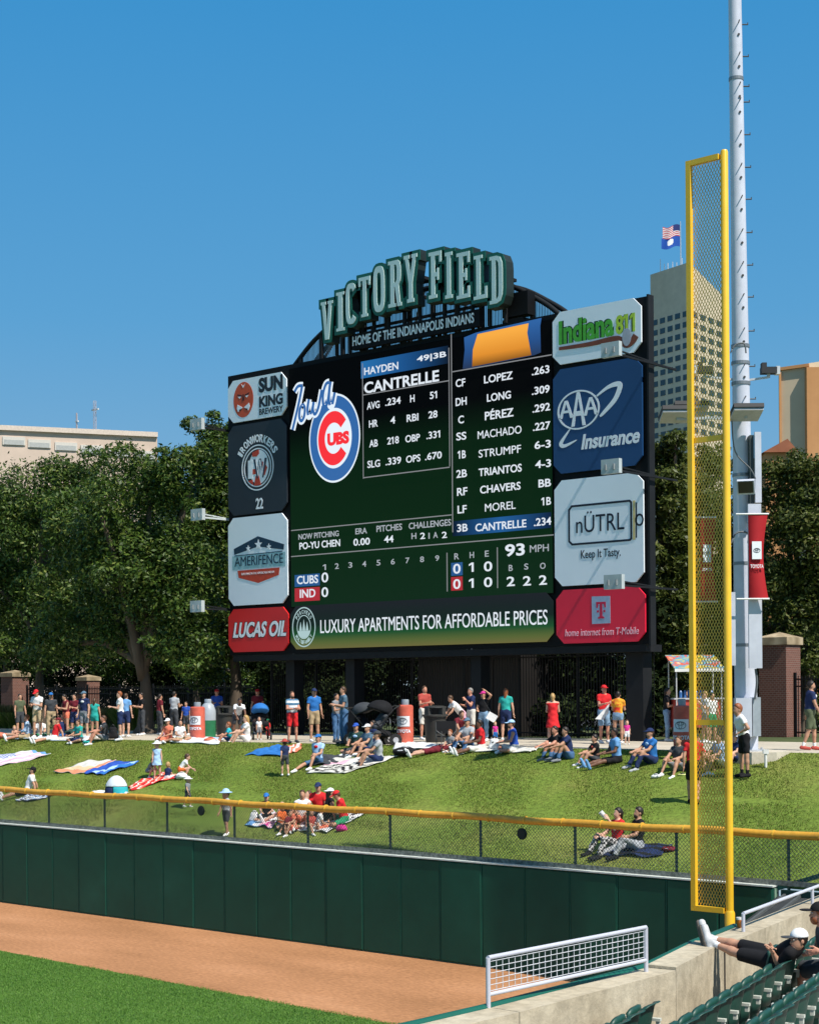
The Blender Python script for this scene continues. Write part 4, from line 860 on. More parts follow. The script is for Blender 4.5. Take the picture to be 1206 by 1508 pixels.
# ---- arched sign on top: lattice arch, name letters, tagline board
ARY = BY+.55
arc = [(432, 541), (458, 507), (485, 481), (520, 455), (560, 434), (600, 420), (640, 412), (680, 410), (715, 413), (752, 421), (785, 437), (810, 452), (832, 471)]
az = [at_y(x, y, ARY) for x, y in arc]; m = MB(); sp_ = smooth_pts([tuple(p) for p in az], 4)
m.path(sp_, .085, 8); m.path([(x, y+.8, z) for x, y, z in sp_], .085, 8); m.build('arch', DKM, sb, smooth=True)
def archz(x):
    for a, b in zip(sp_, sp_[1:]):
        if a[0] <= x <= b[0]: return a[2]+(b[2]-a[2])*(x-a[0])/(b[0]-a[0])
    return bz1
m = MB(); mesh_ = MB(); x = sp_[0][0]+.4; i = 0
while x < sp_[-1][0]-.3:
    m.box((x, ARY, (bz1+archz(x))/2), (.12, .12, archz(x)-bz1)); x += 1.05
    if i % 2 == 0 and x < sp_[-1][0]-.3: m.bar((x, ARY, bz1), (x, ARY+.8, archz(x)), .08)
    i += 1
for zz in (bz1+.9, bz1+1.8):
    xs_ = [p[0] for p in sp_ if p[2] > zz]
    if xs_: m.box(((xs_[0]+xs_[-1])/2, ARY, zz), (xs_[-1]-xs_[0], .09, .09))
m.build('arch_lattice', DKM, sb)
x = sp_[0][0]+.1
while x < sp_[-1][0]-.1:
    if archz(x)-bz1 > .1: mesh_.box((x, ARY+.1, (bz1+archz(x))/2), (.026, .01, archz(x)-bz1))
    x += .062
mesh_.build('arch_screen', M((.20, .22, .24), .5, .1, metal=.3), sb)
LY = BY-.45
GRN_L = M(S(20, 92, 78), .5, .06, 2); FACE_L = M((.56, .70, .69), .45, .04, 2); SIDE_L = M((.012, .02, .018), .5)
def se(cx, cz, rx, rz, n=28, a0=0, a1=360, k=3.2):
    o = []
    for i in range(n if a1-a0 == 360 else n+1):
        a = R(a0+(a1-a0)*i/n); c_, s_ = math.cos(a), math.sin(a); o.append((cx+rx*abs(c_)**(2/k)*(1 if c_ > 0 else -1), cz+rz*abs(s_)**(2/k)*(1 if s_ > 0 else -1)))
    return o
GLY = {
 'I': [[(.08, 0), (.92, 0), (.92, .075), (.72, .075), (.72, .925), (.92, .925), (.92, 1), (.08, 1), (.08, .925), (.28, .925), (.28, .075), (.08, .075)]],
 'V': [[(.34, 0), (.66, 0), (.90, .925), (1, .925), (1, 1), (.58, 1), (.58, .925), (.66, .925), (.50, .30), (.34, .925), (.42, .925), (.42, 1), (0, 1), (0, .925), (.10, .925)]],
 'T': [[(.22, 0), (.78, 0), (.78, .07), (.65, .07), (.65, .91), (.85, .91), (.85, .78), (1, .78), (1, 1), (0, 1), (0, .78), (.15, .78), (.15, .91), (.35, .91), (.35, .07), (.22, .07)]],
 'L': [[(0, 0), (1, 0), (1, .27), (.84, .27), (.84, .09), (.50, .09), (.50, .925), (.66, .925), (.66, 1), (.02, 1), (.02, .925), (.20, .925), (.20, .075), (0, .075)]],
 'F': [[(0, 0), (.64, 0), (.64, .075), (.49, .075), (.49, .46), (.66, .46), (.66, .38), (.78, .38), (.78, .64), (.66, .64), (.66, .55), (.49, .55), (.49, .91), (.84, .91), (.84, .76), (1, .76), (1, 1), (0, 1), (0, .925), (.19, .925), (.19, .075), (0, .075)]],
 'E': [[(0, 0), (1, 0), (1, .25), (.84, .25), (.84, .09), (.49, .09), (.49, .46), (.66, .46), (.66, .38), (.78, .38), (.78, .64), (.66, .64), (.66, .55), (.49, .55), (.49, .91), (.84, .91), (.84, .76), (1, .76), (1, 1), (0, 1), (0, .925), (.19, .925), (.19, .075), (0, .075)]],
 'Y': [[(.24, 0), (.76, 0), (.76, .075), (.64, .075), (.64, .40), (.90, .925), (1, .925), (1, 1), (.58, 1), (.58, .925), (.67, .925), (.50, .56), (.33, .925), (.42, .925), (.42, 1), (0, 1), (0, .925), (.10, .925), (.36, .40), (.36, .075), (.24, .075)]],
 'O': [se(.5, .5, .5, .5), se(.5, .5, .2, .36, k=3.6)],
 'C': [se(.5, .5, .5, .5, 28, 34, 326) + [(.98, .36), (.68, .36)] + se(.5, .5, .2, .37, 20, 318, 42) + [(.68, .66), (.98, .66)]],
 'D': [[(0, 0), (.55, 0), (.82, .04), (.97, .16), (1, .3), (1, .7), (.97, .84), (.82, .96), (.55, 1), (0, 1), (0, .925), (.17, .925), (.17, .075), (0, .075)], [(.47, .09), (.58, .10), (.68, .15), (.70, .25), (.70, .75), (.68, .85), (.58, .90), (.47, .91)]],
 'R': [[(0, 0), (.58, 0), (.58, .075), (.46, .075), (.46, .43), (.52, .43), (.70, 0), (1.02, 0), (1.02, .075), (.92, .075), (.80, .46), (.93, .54), (.97, .66), (.97, .84), (.90, .95), (.74, 1), (0, 1), (0, .925), (.17, .925), (.17, .075), (0, .075)], [(.46, .52), (.58, .52), (.66, .58), (.67, .70), (.67, .82), (.64, .89), (.56, .91), (.46, .91)]]}
GLY['C'] = [se(.5, .5, .5, .5, 28, 40, 320) + [(.70, .30)] + se(.5, .5, .19, .37, 20, 315, 45)[::1] + [(.70, .70)]]
for ch, l, r_, t_, b_ in (('V', 474, 491.5, 446, 502), ('I', 495.5, 509.5, 432, 489), ('C', 510.5, 526, 419, 479), ('T', 529.5, 546.5, 410, 468.5), ('O', 551, 567.5, 394, 461.5), ('R', 573, 592, 386, 454), ('Y', 596, 615.5, 377.5, 447.5), ('F', 632.5, 651, 373, 441), ('I', 655.5, 668, 373, 441), ('E', 673.5, 692.5, 374, 441.5), ('L', 698.5, 718, 378, 442.5), ('D', 722, 741, 379, 449)):
    a, b = at_y(l, b_, LY), at_y(r_, b_, LY); zt_ = at_y(l, t_, LY).z; wd, hh = b.x-a.x, zt_-a.z
    if ch == 'C':
        g = [[(x, z) for x, z in se(.5, .5, .5, .5, 30, 38, 322)] + [(x, z) for x, z in se(.5, .5, .19, .37, 24, 42, 318)[::-1]]]
    else: g = GLY[ch]
    face = [[(a.x+x*wd, a.z+z*hh) for x, z in lp] for lp in g]
    rim = [offset_poly(face[0], .115)] + [offset_poly(lp, -.07) for lp in face[1:]]
    o = Flat(LY+.21, .2).loops(rim).build('sign_letter', SIDE_L, sb)
    rm = Flat(LY-.006, .012).loops(rim).build('letter_rim', GRN_L, o)
    Flat(LY-.03, .012).loops(face).build('letter_face', FACE_L, o)
    x = (a.x+b.x)/2; MB().bar((x, LY+.42, a.z+.3), (x, ARY, a.z+.3), .1).bar((x, LY+.42, a.z+hh*.6), (x, ARY, a.z+hh*.6), .1).bar((x, LY+.46, bz1), (x, LY+.46, a.z+hh*.6), .1, up=(0, 1, 0)).build('letter_bracket', DKM, o)
TY = BY-.2
q = [at_y(518.5, 516, TY), at_y(706, 478, TY)]; zt_ = (at_y(518.5, 493, TY).z+at_y(706, 454, TY).z)/2; zb_ = (at_y(518.5, 515, TY).z+at_y(706, 480, TY).z)/2
tg = MB().box(((q[0].x+q[1].x)/2, TY+.1, (zt_+zb_)/2), (q[1].x-q[0].x, .18, zt_-zb_)).build('tagline_board', DARK, sb)
F = Flat(TY-.006); a, b = at_y(519.5, 510, TY), at_y(698, 472, TY); z_ = at_y(519.5, 510, TY).z; F.text('HOME OF THE INDIANAPOLIS INDIANS', a.x, z_, b.x, at_y(519.5, 496, TY).z, .02); L(F, WHV, tg)
m = MB()
for k in range(7): x = q[0].x+.3+(q[1].x-q[0].x-.6)*k/6; m.box((x, TY+.35, bz1+.1), (.1, .1, zb_-bz1+.6))
m.build('tagline_strut', DKM, sb)
# speaker cluster in the arch
p0 = at_y(772, 452, ARY); MB().box((p0.x, ARY-.3, p0.z), (1.0, .4, .75)).box((p0.x-.1, ARY-.3, p0.z-.62), (.8, .4, .35)).build('loudspeaker', DARK, sb)
# flood lamps on arms, both edges
LAMPM = M((.42, .47, .48), .45, .1, 3)
for px, py, side in ((900, 515, 1), (900, 687, 1), (904, 857, 1), (291, 625, 0), (292, 758, 0), (291, 893, 0)):
    xb = (bx1+.2) if side else (bx0-.12); r = ray(px, py); tt = (xb-CAM.x)/r.x; p = CAM + r*tt
    o = MB().box((p.x, p.y, p.z), (.62, .16, .42)).build('flood_lamp', LAMPM, sb)
    m = MB(); m.bar((p.x, p.y+.1, p.z-.08), (p.x, BY+1.3, p.z-.08), .06).bar((p.x, p.y+.1, p.z+.05), (p.x, BY+.2, p.z-.05), .04); m.build('lamp_arm', M((.5, .55, .56), .4) if (not side and 700 < py < 800) else DKM, o)  # one arm coloured pale as if sunlit, the others dark as if shaded
    MB().box((p.x, p.y+.084, p.z), (.5, .006, .32)).build('lens', M((.6, .62, .62), .2), o)
    m = MB(); m.box((p.x-.14, p.y-.10, p.z-.02), (.04, .05, .16)); m.box((p.x+.14, p.y-.10, p.z-.02), (.04, .05, .16)); m.build('hinge', M((.25, .27, .28), .5), o)
# dark gate panels standing under the board
xg0, xg1 = at_y(598, 1040, 15.0).x, at_y(748, 1040, 15.0).x
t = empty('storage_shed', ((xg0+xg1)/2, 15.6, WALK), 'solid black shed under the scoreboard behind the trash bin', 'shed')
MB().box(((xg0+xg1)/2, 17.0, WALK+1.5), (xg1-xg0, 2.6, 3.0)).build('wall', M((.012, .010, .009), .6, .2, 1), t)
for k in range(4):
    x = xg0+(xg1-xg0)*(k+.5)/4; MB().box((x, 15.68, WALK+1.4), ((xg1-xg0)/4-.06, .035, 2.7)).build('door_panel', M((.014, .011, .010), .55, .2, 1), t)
# ================================================================ LIGHT POLE
G0 = gr(1101, 1113); DP = depth(G0)
def LP(px, py, near=0.): return at_t(px, py, DP-near)
lp = empty('light_pole', (G0.x, G0.y, G0.z-.1), 'very tall pale steel floodlight pole on a concrete footing at the lawn edge', 'pole')
STEEL = noise_mat('pale_steel', [(.3, (.50, .52, .60)), (.7, (.60, .62, .70))], scale=.6, rough=.4, second=(5, .05), spec=.5)
STEELD = M((.40, .43, .47), .45, .08, 2, spec=.4)
b0 = LP(1099, 1110); b1 = LP(1093, 700); b2 = LP(1081.5, 0); up = (b2-b0).normalized(); top = b0 + up*34
def pc(py): a = LP(1081.5+(1099-1081.5)*py/1110, py); return a
m = MB(); rr = .5*DP/FPX; m.path([b0-Vector((0, 0, .1)), pc(950), pc(600), pc(300), pc(0), top], [34*rr*.5*2*.5*2, 32*rr, 25.5*rr, 22*rr, 19*rr, 15*rr], 28); m.build('shaft', STEEL, lp, smooth='auto')
m = MB()
for py in (-20, 37, 84, 128, 151, 199, 247, 294, 343, 391, 438, 488, 540, 588):
    c = pc(py); r_ = (19+py*.0107)*rr; a = c + rv*r_*.95 - fv*.03; m.tube(a, a+rv*.16, .016, n=6); m.tube(a+rv*.15, a+rv*.15+Vector((0, 0, .05)), .014, n=6)
    a = c - fv*r_*.97 + rv*.05; m.tube(a, a-fv*.12+Vector((0, 0, .02)), .016, n=6); m.tube(a+Vector((0, 0, -.3)), a-fv*.03+Vector((0, 0, -.3)), .03, n=8)
m.build('climbing_pegs', M((.05, .05, .05), .5), lp)
for py in (117, 510, 535, 565, 700, 950, 830):
    c = pc(py); r_ = (19+py*.0125)*rr; m = MB(); m.tube(c-Vector((0, 0, .04)), c+Vector((0, 0, .04)), r_*1.06, n=24); m.build('band', M((.22, .24, .26), .45, metal=.4), lp)
def pbox(name, x0, y0, x1, y1, d, near, mt, parent=lp):
    a, b = LP(x0, y0, near), LP(x1, y1, near); c = (a+b)/2; w_ = abs((b-a).dot(rv)); h = abs(b.z-a.z); return MB().box(c+fv*d/2, (w_, d, h), YAW).build(name, mt, parent)
pbox('junction_box', 1083, 1028, 1107, 1085, .3, .62, STEEL); pbox('junction_box', 1108, 1027, 1120, 1084, .35, .55, M((.34, .38, .42), .4, .1))
pbox('equipment_panel', 1101, 742, 1122, 984, .10, .72, STEEL); pbox('equipment_panel', 1111, 636, 1121, 740, .10, .55, STEEL); pbox('equipment_panel', 1075, 872, 1083, 980, .12, .65, STEEL)
m = MB(); a, b = LP(1105, 642, .3), LP(1105, 770, .3); m.box((a+b)/2, (.10, .3, a.z-b.z), YAW); m.build('dark_bracket', M((.05, .06, .06), .5), lp)
for pts, r_ in (([(1077, 620), (1082, 665), (1104, 690), (1112, 705)], .018), ([(1076, 800), (1084, 785), (1100, 785), (1101, 800)], .022), ([(1075, 520), (1082, 508), (1095, 506), (1098, 520)], .02), ([(1112, 985), (1114, 1005), (1111, 1030)], .03)):
    MB().path(smooth_pts([tuple(LP(x, y, .6)) for x, y in pts], 5), r_, 7).build('cable', M((.12, .13, .14), .5), lp)
LT = M((.38, .40, .42), .45, .1)
def flood(x0, x1, py, near, label=None):
    a, b = LP(x0, py, near), LP(x1, py+3, near); c = (a+b)/2; w_ = (b-a).length
    o = MB().box(c, (w_, .75, .10), YAW, M3=Matrix.Rotation(YAW, 3, 'Z') @ Matrix.Rotation(R(-14), 3, 'X')).build('floodlight', M((.02, .02, .022), .5), lp)
    MB().box(c-Vector((0, 0, .085))-fv*.0, (w_*.97, .70, .06), M3=Matrix.Rotation(YAW, 3, 'Z') @ Matrix.Rotation(R(-14), 3, 'X')).build('lens', LT, o)
    q = pc(py+8); MB().bar(c+Vector((0, 0, -.14)), q, .07).build('arm', STEELD, o); return o
flood(972, 1018, 607, .5); flood(1076, 1120, 604, .85); flood(990, 1040, 600, -1.0)
o = MB().box(LP(1098, 717, .75), (.42, .12, .36), M3=Matrix.Rotation(YAW-.3, 3, 'Z') @ Matrix.Rotation(R(28), 3, 'X')).build('spot_lamp', STEEL, lp)
MB().box(LP(1097.5, 717.5, .82), (.36, .02, .30), M3=Matrix.Rotation(YAW-.3, 3, 'Z') @ Matrix.Rotation(R(28), 3, 'X')).build('lens', M((.03, .035, .03), .3), o)
# small camera on a bracket, right, and another left
for px, py, s_ in ((1131, 546, 1), (1037, 545, -1)):
    q = pc(py+8); c = LP(px, py, .1); o = MB().box(c, (.38, .25, .16), YAW).box(c+rv*-.12+Vector((0, 0, .12)), (.12, .2, .14), YAW).build('camera', M((.03, .03, .032), .5), lp)
    MB().bar(q+rv*s_*.2+Vector((0, 0, -.1)), c+Vector((0, 0, -.16)), .05).bar(c+Vector((0, 0, -.18)), c, .06, up=(0, 1, 0)).build('arm', M((.5, .52, .54), .4), o)
    MB().box(c+rv*.22*s_, (.10, .2, .2), YAW).build('lens', M((.6, .62, .64), .4), o)
# concrete footing
m = MB(); c = G0; poly = [c + rv*(math.cos(R(a))*.80+.22) + fv*math.sin(R(a))*.95 for a in range(22, 382, 45)]
m.prism([(p.x, p.y) for p in poly], c.z-.75, c.z+.12); m.build('footing', CONC, lp)
m = MB()
for a in range(45, 405, 90): q = G0 + rv*math.cos(R(a))*.40 + fv*math.sin(R(a))*.40; m.tube(q+Vector((0, 0, .12)), q+Vector((0, 0, .22)), .03, n=8)
m.lathe([(.42, .121), (.42, .165)], G0, 24); m.build('base_plate', STEELD, lp)
q = gr(1127, 1130); MB().tube(q-Vector((0, 0, .1)), q+Vector((0, 0, .42)), .035, n=10).box(q+Vector((0, 0, .38)), (.13, .1, .10), YAW).build('conduit', M((.75, .75, .74), .5), lp)

# ---- car maker banners
RED_B = noise_mat('red_banner', [(.3, (.36, .012, .018)), (.7, (.44, .018, .024))], scale=1.2, rough=.7)
def ring(cx, cz, rx, rz, w_): return [ellipse(cx, cz, rx, rz, 28), ellipse(cx, cz, rx-w_, rz-w_, 28)]
def on_face(F2, org, xdir, ydir, nrm, e=.004):
    """re-lay flat lettering (x, z) onto a face with its own axes"""
    return [tuple(org + xdir*p[0] + ydir*p[2] + nrm*(-p[1])) for p in F2.mb.v]
def logo_marks(w_):
    F = Flat(0, .003); F.loops(ring(0, 0, .5*w_, .34*w_, .05*w_)); F.loops(ring(0, 0, .16*w_, .32*w_, .045*w_)); F.loops(ring(0, .14*w_, .32*w_, .15*w_, .045*w_)); return F
def banner(xl, xr, y0, y1, near, label, squeeze):
    a, b = LP(xl, y0, near), LP(xr, y0, near); z0 = LP(xl, y1, near).z; w_ = (b-a).dot(rv); h = a.z-z0; n = 24; m = MB(); vv = []
    t = empty('banner', tuple(Vector((a.x, a.y, z0))), label, 'banner', 'red banners on the light pole')
    for off in (0, .02):
        for i in range(n+1):
            u = i/n; k = squeeze*math.sin(math.pi*u)
            for s_ in (0, .5, 1): vv.append(a + rv*(w_*(s_*(1-k) if s_ else 0)) + fv*(off+.08*math.sin(math.pi*u)*(s_*2-1)**2*-.5) - Vector((0, 0, h*u)))
    N = (n+1)*3; fs = []
    for i in range(n):
        for j in (0, 1): q = i*3+j; fs += [(q, q+3, q+4, q+1), (N+q, N+q+1, N+q+4, N+q+3)]
        fs += [(i*3, N+i*3, N+i*3+3, i*3+3), (i*3+2, i*3+5, N+i*3+5, N+i*3+2)]
    m.add(vv, fs); m.build('cloth', RED_B, t, smooth=True)
    m = MB(); 
    for zz in (a.z, z0): q = a + rv*w_*.5; m.tube((a.x-rv.x*.3, a.y-rv.y*.3, zz), Vector((a.x, a.y, zz))+rv*w_*1.05, .022, n=8)
    m.build('arm', M((.7, .72, .72), .4), t)
    cx = a + rv*w_*.40 - fv*.06; zc = a.z-h*.43
    Fb = Flat(0, .008).loops([[(-.20*w_*1.2, -.13*h*.8), (.20*w_*1.2, -.13*h*.8), (.20*w_*1.2, .13*h*.8), (-.20*w_*1.2, .13*h*.8)]])
    org = Vector((cx.x, cx.y, zc)); o = MB().add(on_face(Fb, org, rv, Vector((0, 0, 1)), -fv), Fb.mb.f).build('white_tile', WHV, t)
    F = logo_marks(.34*w_); m = MB().add(on_face(F, org-fv*.014, rv, Vector((0, 0, 1)), -fv), F.mb.f); m.build('maker_emblem', M((.10, .10, .11), .5), o)
    F = Flat(0, .004).text('TOYOTA', -.33*w_, -.0, .33*w_, .085*w_*2.2); MB().add(on_face(F, org-Vector((0, 0, h*.21))-fv*.012, rv, Vector((0, 0, 1)), -fv), F.mb.f).build('lettering', WHV, t)
banner(1101, 1130, 757, 882, .9, 'dark red banner with white square emblem hung on the light pole, seen full', .26)
banner(1030, 1054, 762, 886, -.6, 'dark red banner half hidden behind the yellow wire net wing', .20)

# ================================================================ SEATING STANDS in front
ZW = 3.1
opx = [(250, 1597), (470, 1543), (722, 1484), (952, 1425), (1024, 1389), (1087, 1364), (1206, 1318), (1400, 1246)]
OUT = [at_z(x, y, ZW) for x, y in opx]
def perp(p, q): d = (q-p); d.z = 0; d.normalize(); return Vector((-d.y, d.x, 0))
INN = []
for i, p in enumerate(OUT):
    a, b = OUT[max(i-1, 0)], OUT[min(i+1, len(OUT)-1)]; nn = perp(a, b)
    if nn.dot(CAM-p) < 0: nn = -nn
    INN.append(p + nn*.36)
t = empty('stand_wall', (OUT[3].x, OUT[3].y, 0), 'weathered pale concrete wall in front of the green stadium seats', 'wall')
for i in range(len(OUT)-1):
    p, q, r_, s_ = OUT[i], OUT[i+1], INN[i+1], INN[i]; g = (q-p).normalized()*.012
    z1 = ZW + (.0 if i != 3 else .035); m = MB()
    if i == 4: g = (q-p).normalized()*.06
    m.prism([((p+g).x, (p+g).y), (q.x, q.y), (r_.x, r_.y), ((s_+g).x, (s_+g).y)], 0 if i else 0, z1); m.build('wall_section', noise_mat('old_concrete', [(.25, (.30, .25, .175)), (.5, (.44, .375, .27)), (.7, (.52, .455, .34)), (.85, (.66, .60, .49))], scale=1.1, detail=10, bump=.3, bscale=30, second=(9, .16)), t)
m = MB(); dk = MB()
for i in (3,):
    p, s_ = OUT[4], INN[4]; g = (OUT[5]-p).normalized()
    dk.prism([(p.x+g.x*.004, p.y+g.y*.004), (p.x+g.x*.056, p.y+g.y*.056), (s_.x+g.x*.056, s_.y+g.y*.056), (s_.x+g.x*.004, s_.y+g.y*.004)], .4, ZW-.02)
dk.build('joint_filler', M((.018, .014, .012), .8), t)
pts = []
for i, p in enumerate(OUT[:6]):
    nn = (OUT[i]-INN[i]).normalized(); pts.append(tuple(p + nn*.055 + Vector((0, 0, -.02))))
MB().path(pts, .055, 10).build('cap_padding', M(S(16, 88, 74), .5, .1, 2), t, smooth=True)
for i in range(5):
    nn = (OUT[i]-INN[i]).normalized(); n2 = (OUT[i+1]-INN[i+1]).normalized(); p, q = OUT[i]+nn*.01, OUT[i+1]+n2*.01; m = MB()
    m.prism([(p.x, p.y), ((p+nn*.07).x, (p+nn*.07).y), ((q+n2*.07).x, (q+n2*.07).y), (q.x, q.y)], 0.02, ZW-.09); m.build('wall_padding', pad, t)
# wire panel on top of the wall
GP = M((.52, .53, .60), .4, .05, 3, spec=.5)
def guard(p0, p1, h, label, mesh_rows=0, posts=()):
    t = empty('guard_rail', tuple(p0), label, 'railing'); u = (p1-p0); L_ = u.length; z = Vector((0, 0, 1)); r_ = .024; m = MB()
    MB().tube(p0+z*h, p1+z*h, r_, n=12).build('top_rail', GP, t, smooth='auto')
    for s_ in posts: q = p0 + u*s_; MB().tube(q, q+z*(h+.0), r_, n=12).build('post', GP, t, smooth='auto')
    if mesh_rows:
        MB().tube(p0+z*.13, p1+z*.13, r_*.9, n=12).build('bottom_rail', GP, t, smooth='auto')
        m = MB(); e0, e1 = p0 + u*(.035/L_) , p1 - u*(.035/L_); nrows, ncol = mesh_rows, 27
        for i in range(nrows+1): zz = .165+(h-.165-.04)*i/nrows; m.tube(e0+z*zz, e1+z*zz, .0042, n=6)
        fr = perp(p0, p1)*.005
        for j in range(ncol+1): q = e0.lerp(e1, j/ncol)+fr; m.tube(q+z*.165, q+z*(h-.04), .0042, n=6)
        m.build('wire_mesh', M((.62, .63, .66), .4), t)
    return t
def on_wall(px, py): return at_z(px, py, ZW)
p0, p1 = on_wall(719, 1484), on_wall(951, 1431)
guard(p0, p1, .50, 'pale blue steel rail with square wire mesh on top of the low concrete wall', 5, (0, 1))
p0 = on_wall(1094, 1372); p1 = on_wall(1330, 1278)
guard(p0, p1, .235, 'pale plain steel guard rail on the concrete ledge beside the yellow pole', 0, (0, .36, .72))
# treads
TR = noise_mat('tread_concrete', [(.3, (.30, .28, .24)), (.7, (.42, .39, .33))], scale=1, second=(10, .1))
sA, sB = at_z(1012, 1484, 3.14), at_z(1088, 1439, 3.14); rd = (sB-sA); rd.z = 0; rd.normalize(); pr = Vector((rd.y, -rd.x, 0))
if pr.dot(CAM-sA) < 0: pr = -pr
ROWD, RISE, PIT = .86, .16, .455
m = MB()
for k in range(-3, 8):
    z = 2.29+k*RISE; o = sA + pr*(ROWD*k-.30); a, b = o - rd*9, o + rd*30; c, d = b + pr*(ROWD-.003), a + pr*(ROWD-.003)
    m.prism([(a.x, a.y), (b.x, b.y), (c.x, c.y), (d.x, d.y)], .2, z)
st = m.build('stand_steps', TR); tag(st, kind='structure')
# seats
SEATG = noise_mat('seat_plastic', [(.3, (.008, .050, .037)), (.7, (.013, .070, .052))], scale=3, rough=.46, second=(20, .1), spec=.5)
IRON = M((.006, .035, .025), .5, .1, 4); ARMW = M((.58, .60, .54), .35, .15, 8)
def seat_meshes():
    out = []
    def plate(w_, prof, th, bow, n=9):
        """curved plate: prof = [(y, z)...] up the plate; bow pushes the middle back"""
        v = []; k = len(prof)
        for s_ in (0, 1):
            for (y, z) in prof:
                for i in range(n): u = i/(n-1)*2-1; v.append((u*w_/2, y + bow*(1-u*u) + th*s_, z - (.05*u**4 if z > .7 else 0)))
        N = k*n; f = []
        for j in range(k-1):
            for i in range(n-1): a = j*n+i; f += [(a, a+1, a+n+1, a+n), (N+a, N+a+n, N+a+n+1, N+a+1)]
        for i in range(n-1): f += [(i, N+i, N+i+1, i+1), ((k-1)*n+i, (k-1)*n+i+1, N+(k-1)*n+i+1, N+(k-1)*n+i)]
        for j in range(k-1): a = j*n; f += [(a, a+n, N+a+n, N+a), (a+n-1, N+a+n-1, N+a+2*n-1, a+2*n-1)]
        return v, f
    out.append(('backrest', plate(.415, [(.0, .40), (.02, .50), (.05, .65), (.075, .78), (.10, .835), (.145, .845)], .022, .085), SEATG))
    out.append(('seat_pan', plate(.41, [(-.10, .42), (-.085, .50), (-.06, .62), (-.04, .74), (-.05, .79)], .03, .03), SEATG))
    return out
SM = [(n_, mesh_from(v, f, True), mt) for n_, (v, f), mt in seat_meshes()]
for _, me, mt in SM: me.materials.append(mt)
a_ = MB(); a_.box((-.228, -.03, .615), (.055, .44, .03)).box((-.228, .16, .585), (.04, .04, .09)); ARM = a_.build('arm_tmp', ARMW); ARMm = ARM.data; bpy.data.objects.remove(ARM)
a_ = MB(); a_.box((-.228, -.02, .29), (.035, .07, .58)).box((-.228, -.08, .02), (.05, .26, .04)).bar((-.228, .02, .35), (-.228, .10, .74), .03); STm = a_.build('st_tmp', IRON); x_ = STm.data; bpy.data.objects.remove(STm); STm = x_
a_ = MB(); a_.box((0, .105, .60), (.05, .012, .028)); PLm = a_.build('pl_tmp', M((.8, .82, .84), .4)); x_ = PLm.data; bpy.data.objects.remove(PLm); PLm = x_
rzs = math.atan2(pr.y, pr.x) - math.pi/2     # local +y (behind the seat) points along pr
SEATS = []
def seat(p, z, label):
    t = empty('stadium_seat', (p.x, p.y, z), label, 'stadium seat', 'green folding seats of the stands', rzs)
    for n_, me, mt in SM:
        o = bpy.data.objects.new(n_, me); COL.objects.link(o); o.parent = t
    for n_, me in (('armrest', ARMm), ('standard', STm)):
        o = bpy.data.objects.new(n_, me); COL.objects.link(o); o.parent = t
    SEATS.append(t); return t
ORD = ['the front row by the lounger', 'the second row behind the lounger', 'the third row behind the lounger', 'the fourth row behind the lounger', 'the row closest to the viewer']
def frame_xy(p):
    d = p-CAM; c, s_ = math.cos(YAW), math.sin(YAW); X = c*d.x+s_*d.y; Yd = -s_*d.x+c*d.y; x = X/Yd*FPX; y = -d.z/Yd*FPX; return CX+x+ROLL*y, CY+y-ROLL*x
WORDS = ['first', 'second', 'third', 'fourth', 'fifth', 'sixth', 'seventh', 'eighth', 'ninth', 'tenth', 'eleventh', 'twelfth', 'thirteenth', 'fourteenth', 'fifteenth', 'sixteenth', 'seventeenth', 'eighteenth', 'nineteenth', 'twentieth', 'twenty first', 'twenty second', 'twenty third', 'twenty fourth', 'twenty fifth']
for k in range(0, 5):
    z = 2.29+k*RISE; n = 0
    for i in range(-14, 40):
        p = sA + pr*(ROWD*k) + rd*(PIT*i + (.2 if k % 2 else 0)); x, y = frame_xy(Vector((p.x, p.y, z+.85)))
        if not (860 < x < 1225 and y < 1512): continue
        who = ORD[k]
        seat(p, z, f'green folding seat, {WORDS[n]} from the bottom edge in {who}'); n += 1
for (x, y), lb in zip(((953, 1474), (930, 1488), (908, 1501)), ('topmost', 'middle', 'lowest')):
    p = at_z(x, y, 3.0); seat(Vector((p.x, p.y, 0)) - pr*.12, 2.15, f'green folding seat, {lb} of the three against the speckled concrete wall')
# dark shed by the wall end, right
XS = XE+.06
t = empty('bullpen_shelter', (XS+3, -.2, 0), 'low dark shelter with grey ribbed roof at the end of the green wall', 'shelter')
m = MB(); m.prism([(XS, -3.2), (XS+9, -3.2), (XS+9, .05), (XS, .05)], [1.25, 1.25, 2.10, 2.10], [1.32, 1.32, 2.18, 2.18]); m.build('roof', M((.045, .05, .054), .9, .2, 3, spec=.03), t)
m = MB()
for i in range(28): x = XS+.15+i*.32; m.bar((x, -3.2, 1.35), (x, .05, 2.21), .05, .05)
m.build('roof_ribs', M((.09, .10, .105), .9, spec=.03), t)
MB().box((XS+4.5, .12, 1.15), (8.9, .1, 2.3)).build('rear_wall', M((.02, .05, .045), .8, spec=.1), t)
MB().box((XS+4.5, -2.9, .62), (8.9, .08, 1.2)).build('front_wall', M((.012, .016, .016), .7), t)
c0_, c1_ = at_y(1141, 1309, .2), at_y(1206, 1290, .2); e_ = c1_+(c1_-c0_)*1.5; m = MB(); m.bar(c0_, e_, .12, .09); m.build('fascia', M(S(26, 96, 88), .5), t)
m = MB()
for i in range(4): m.box((XS+1.2+i*1.6, -3.0, .62), (.06, .06, 1.2))
m.build('upright', M((.05, .052, .05), .6), t)
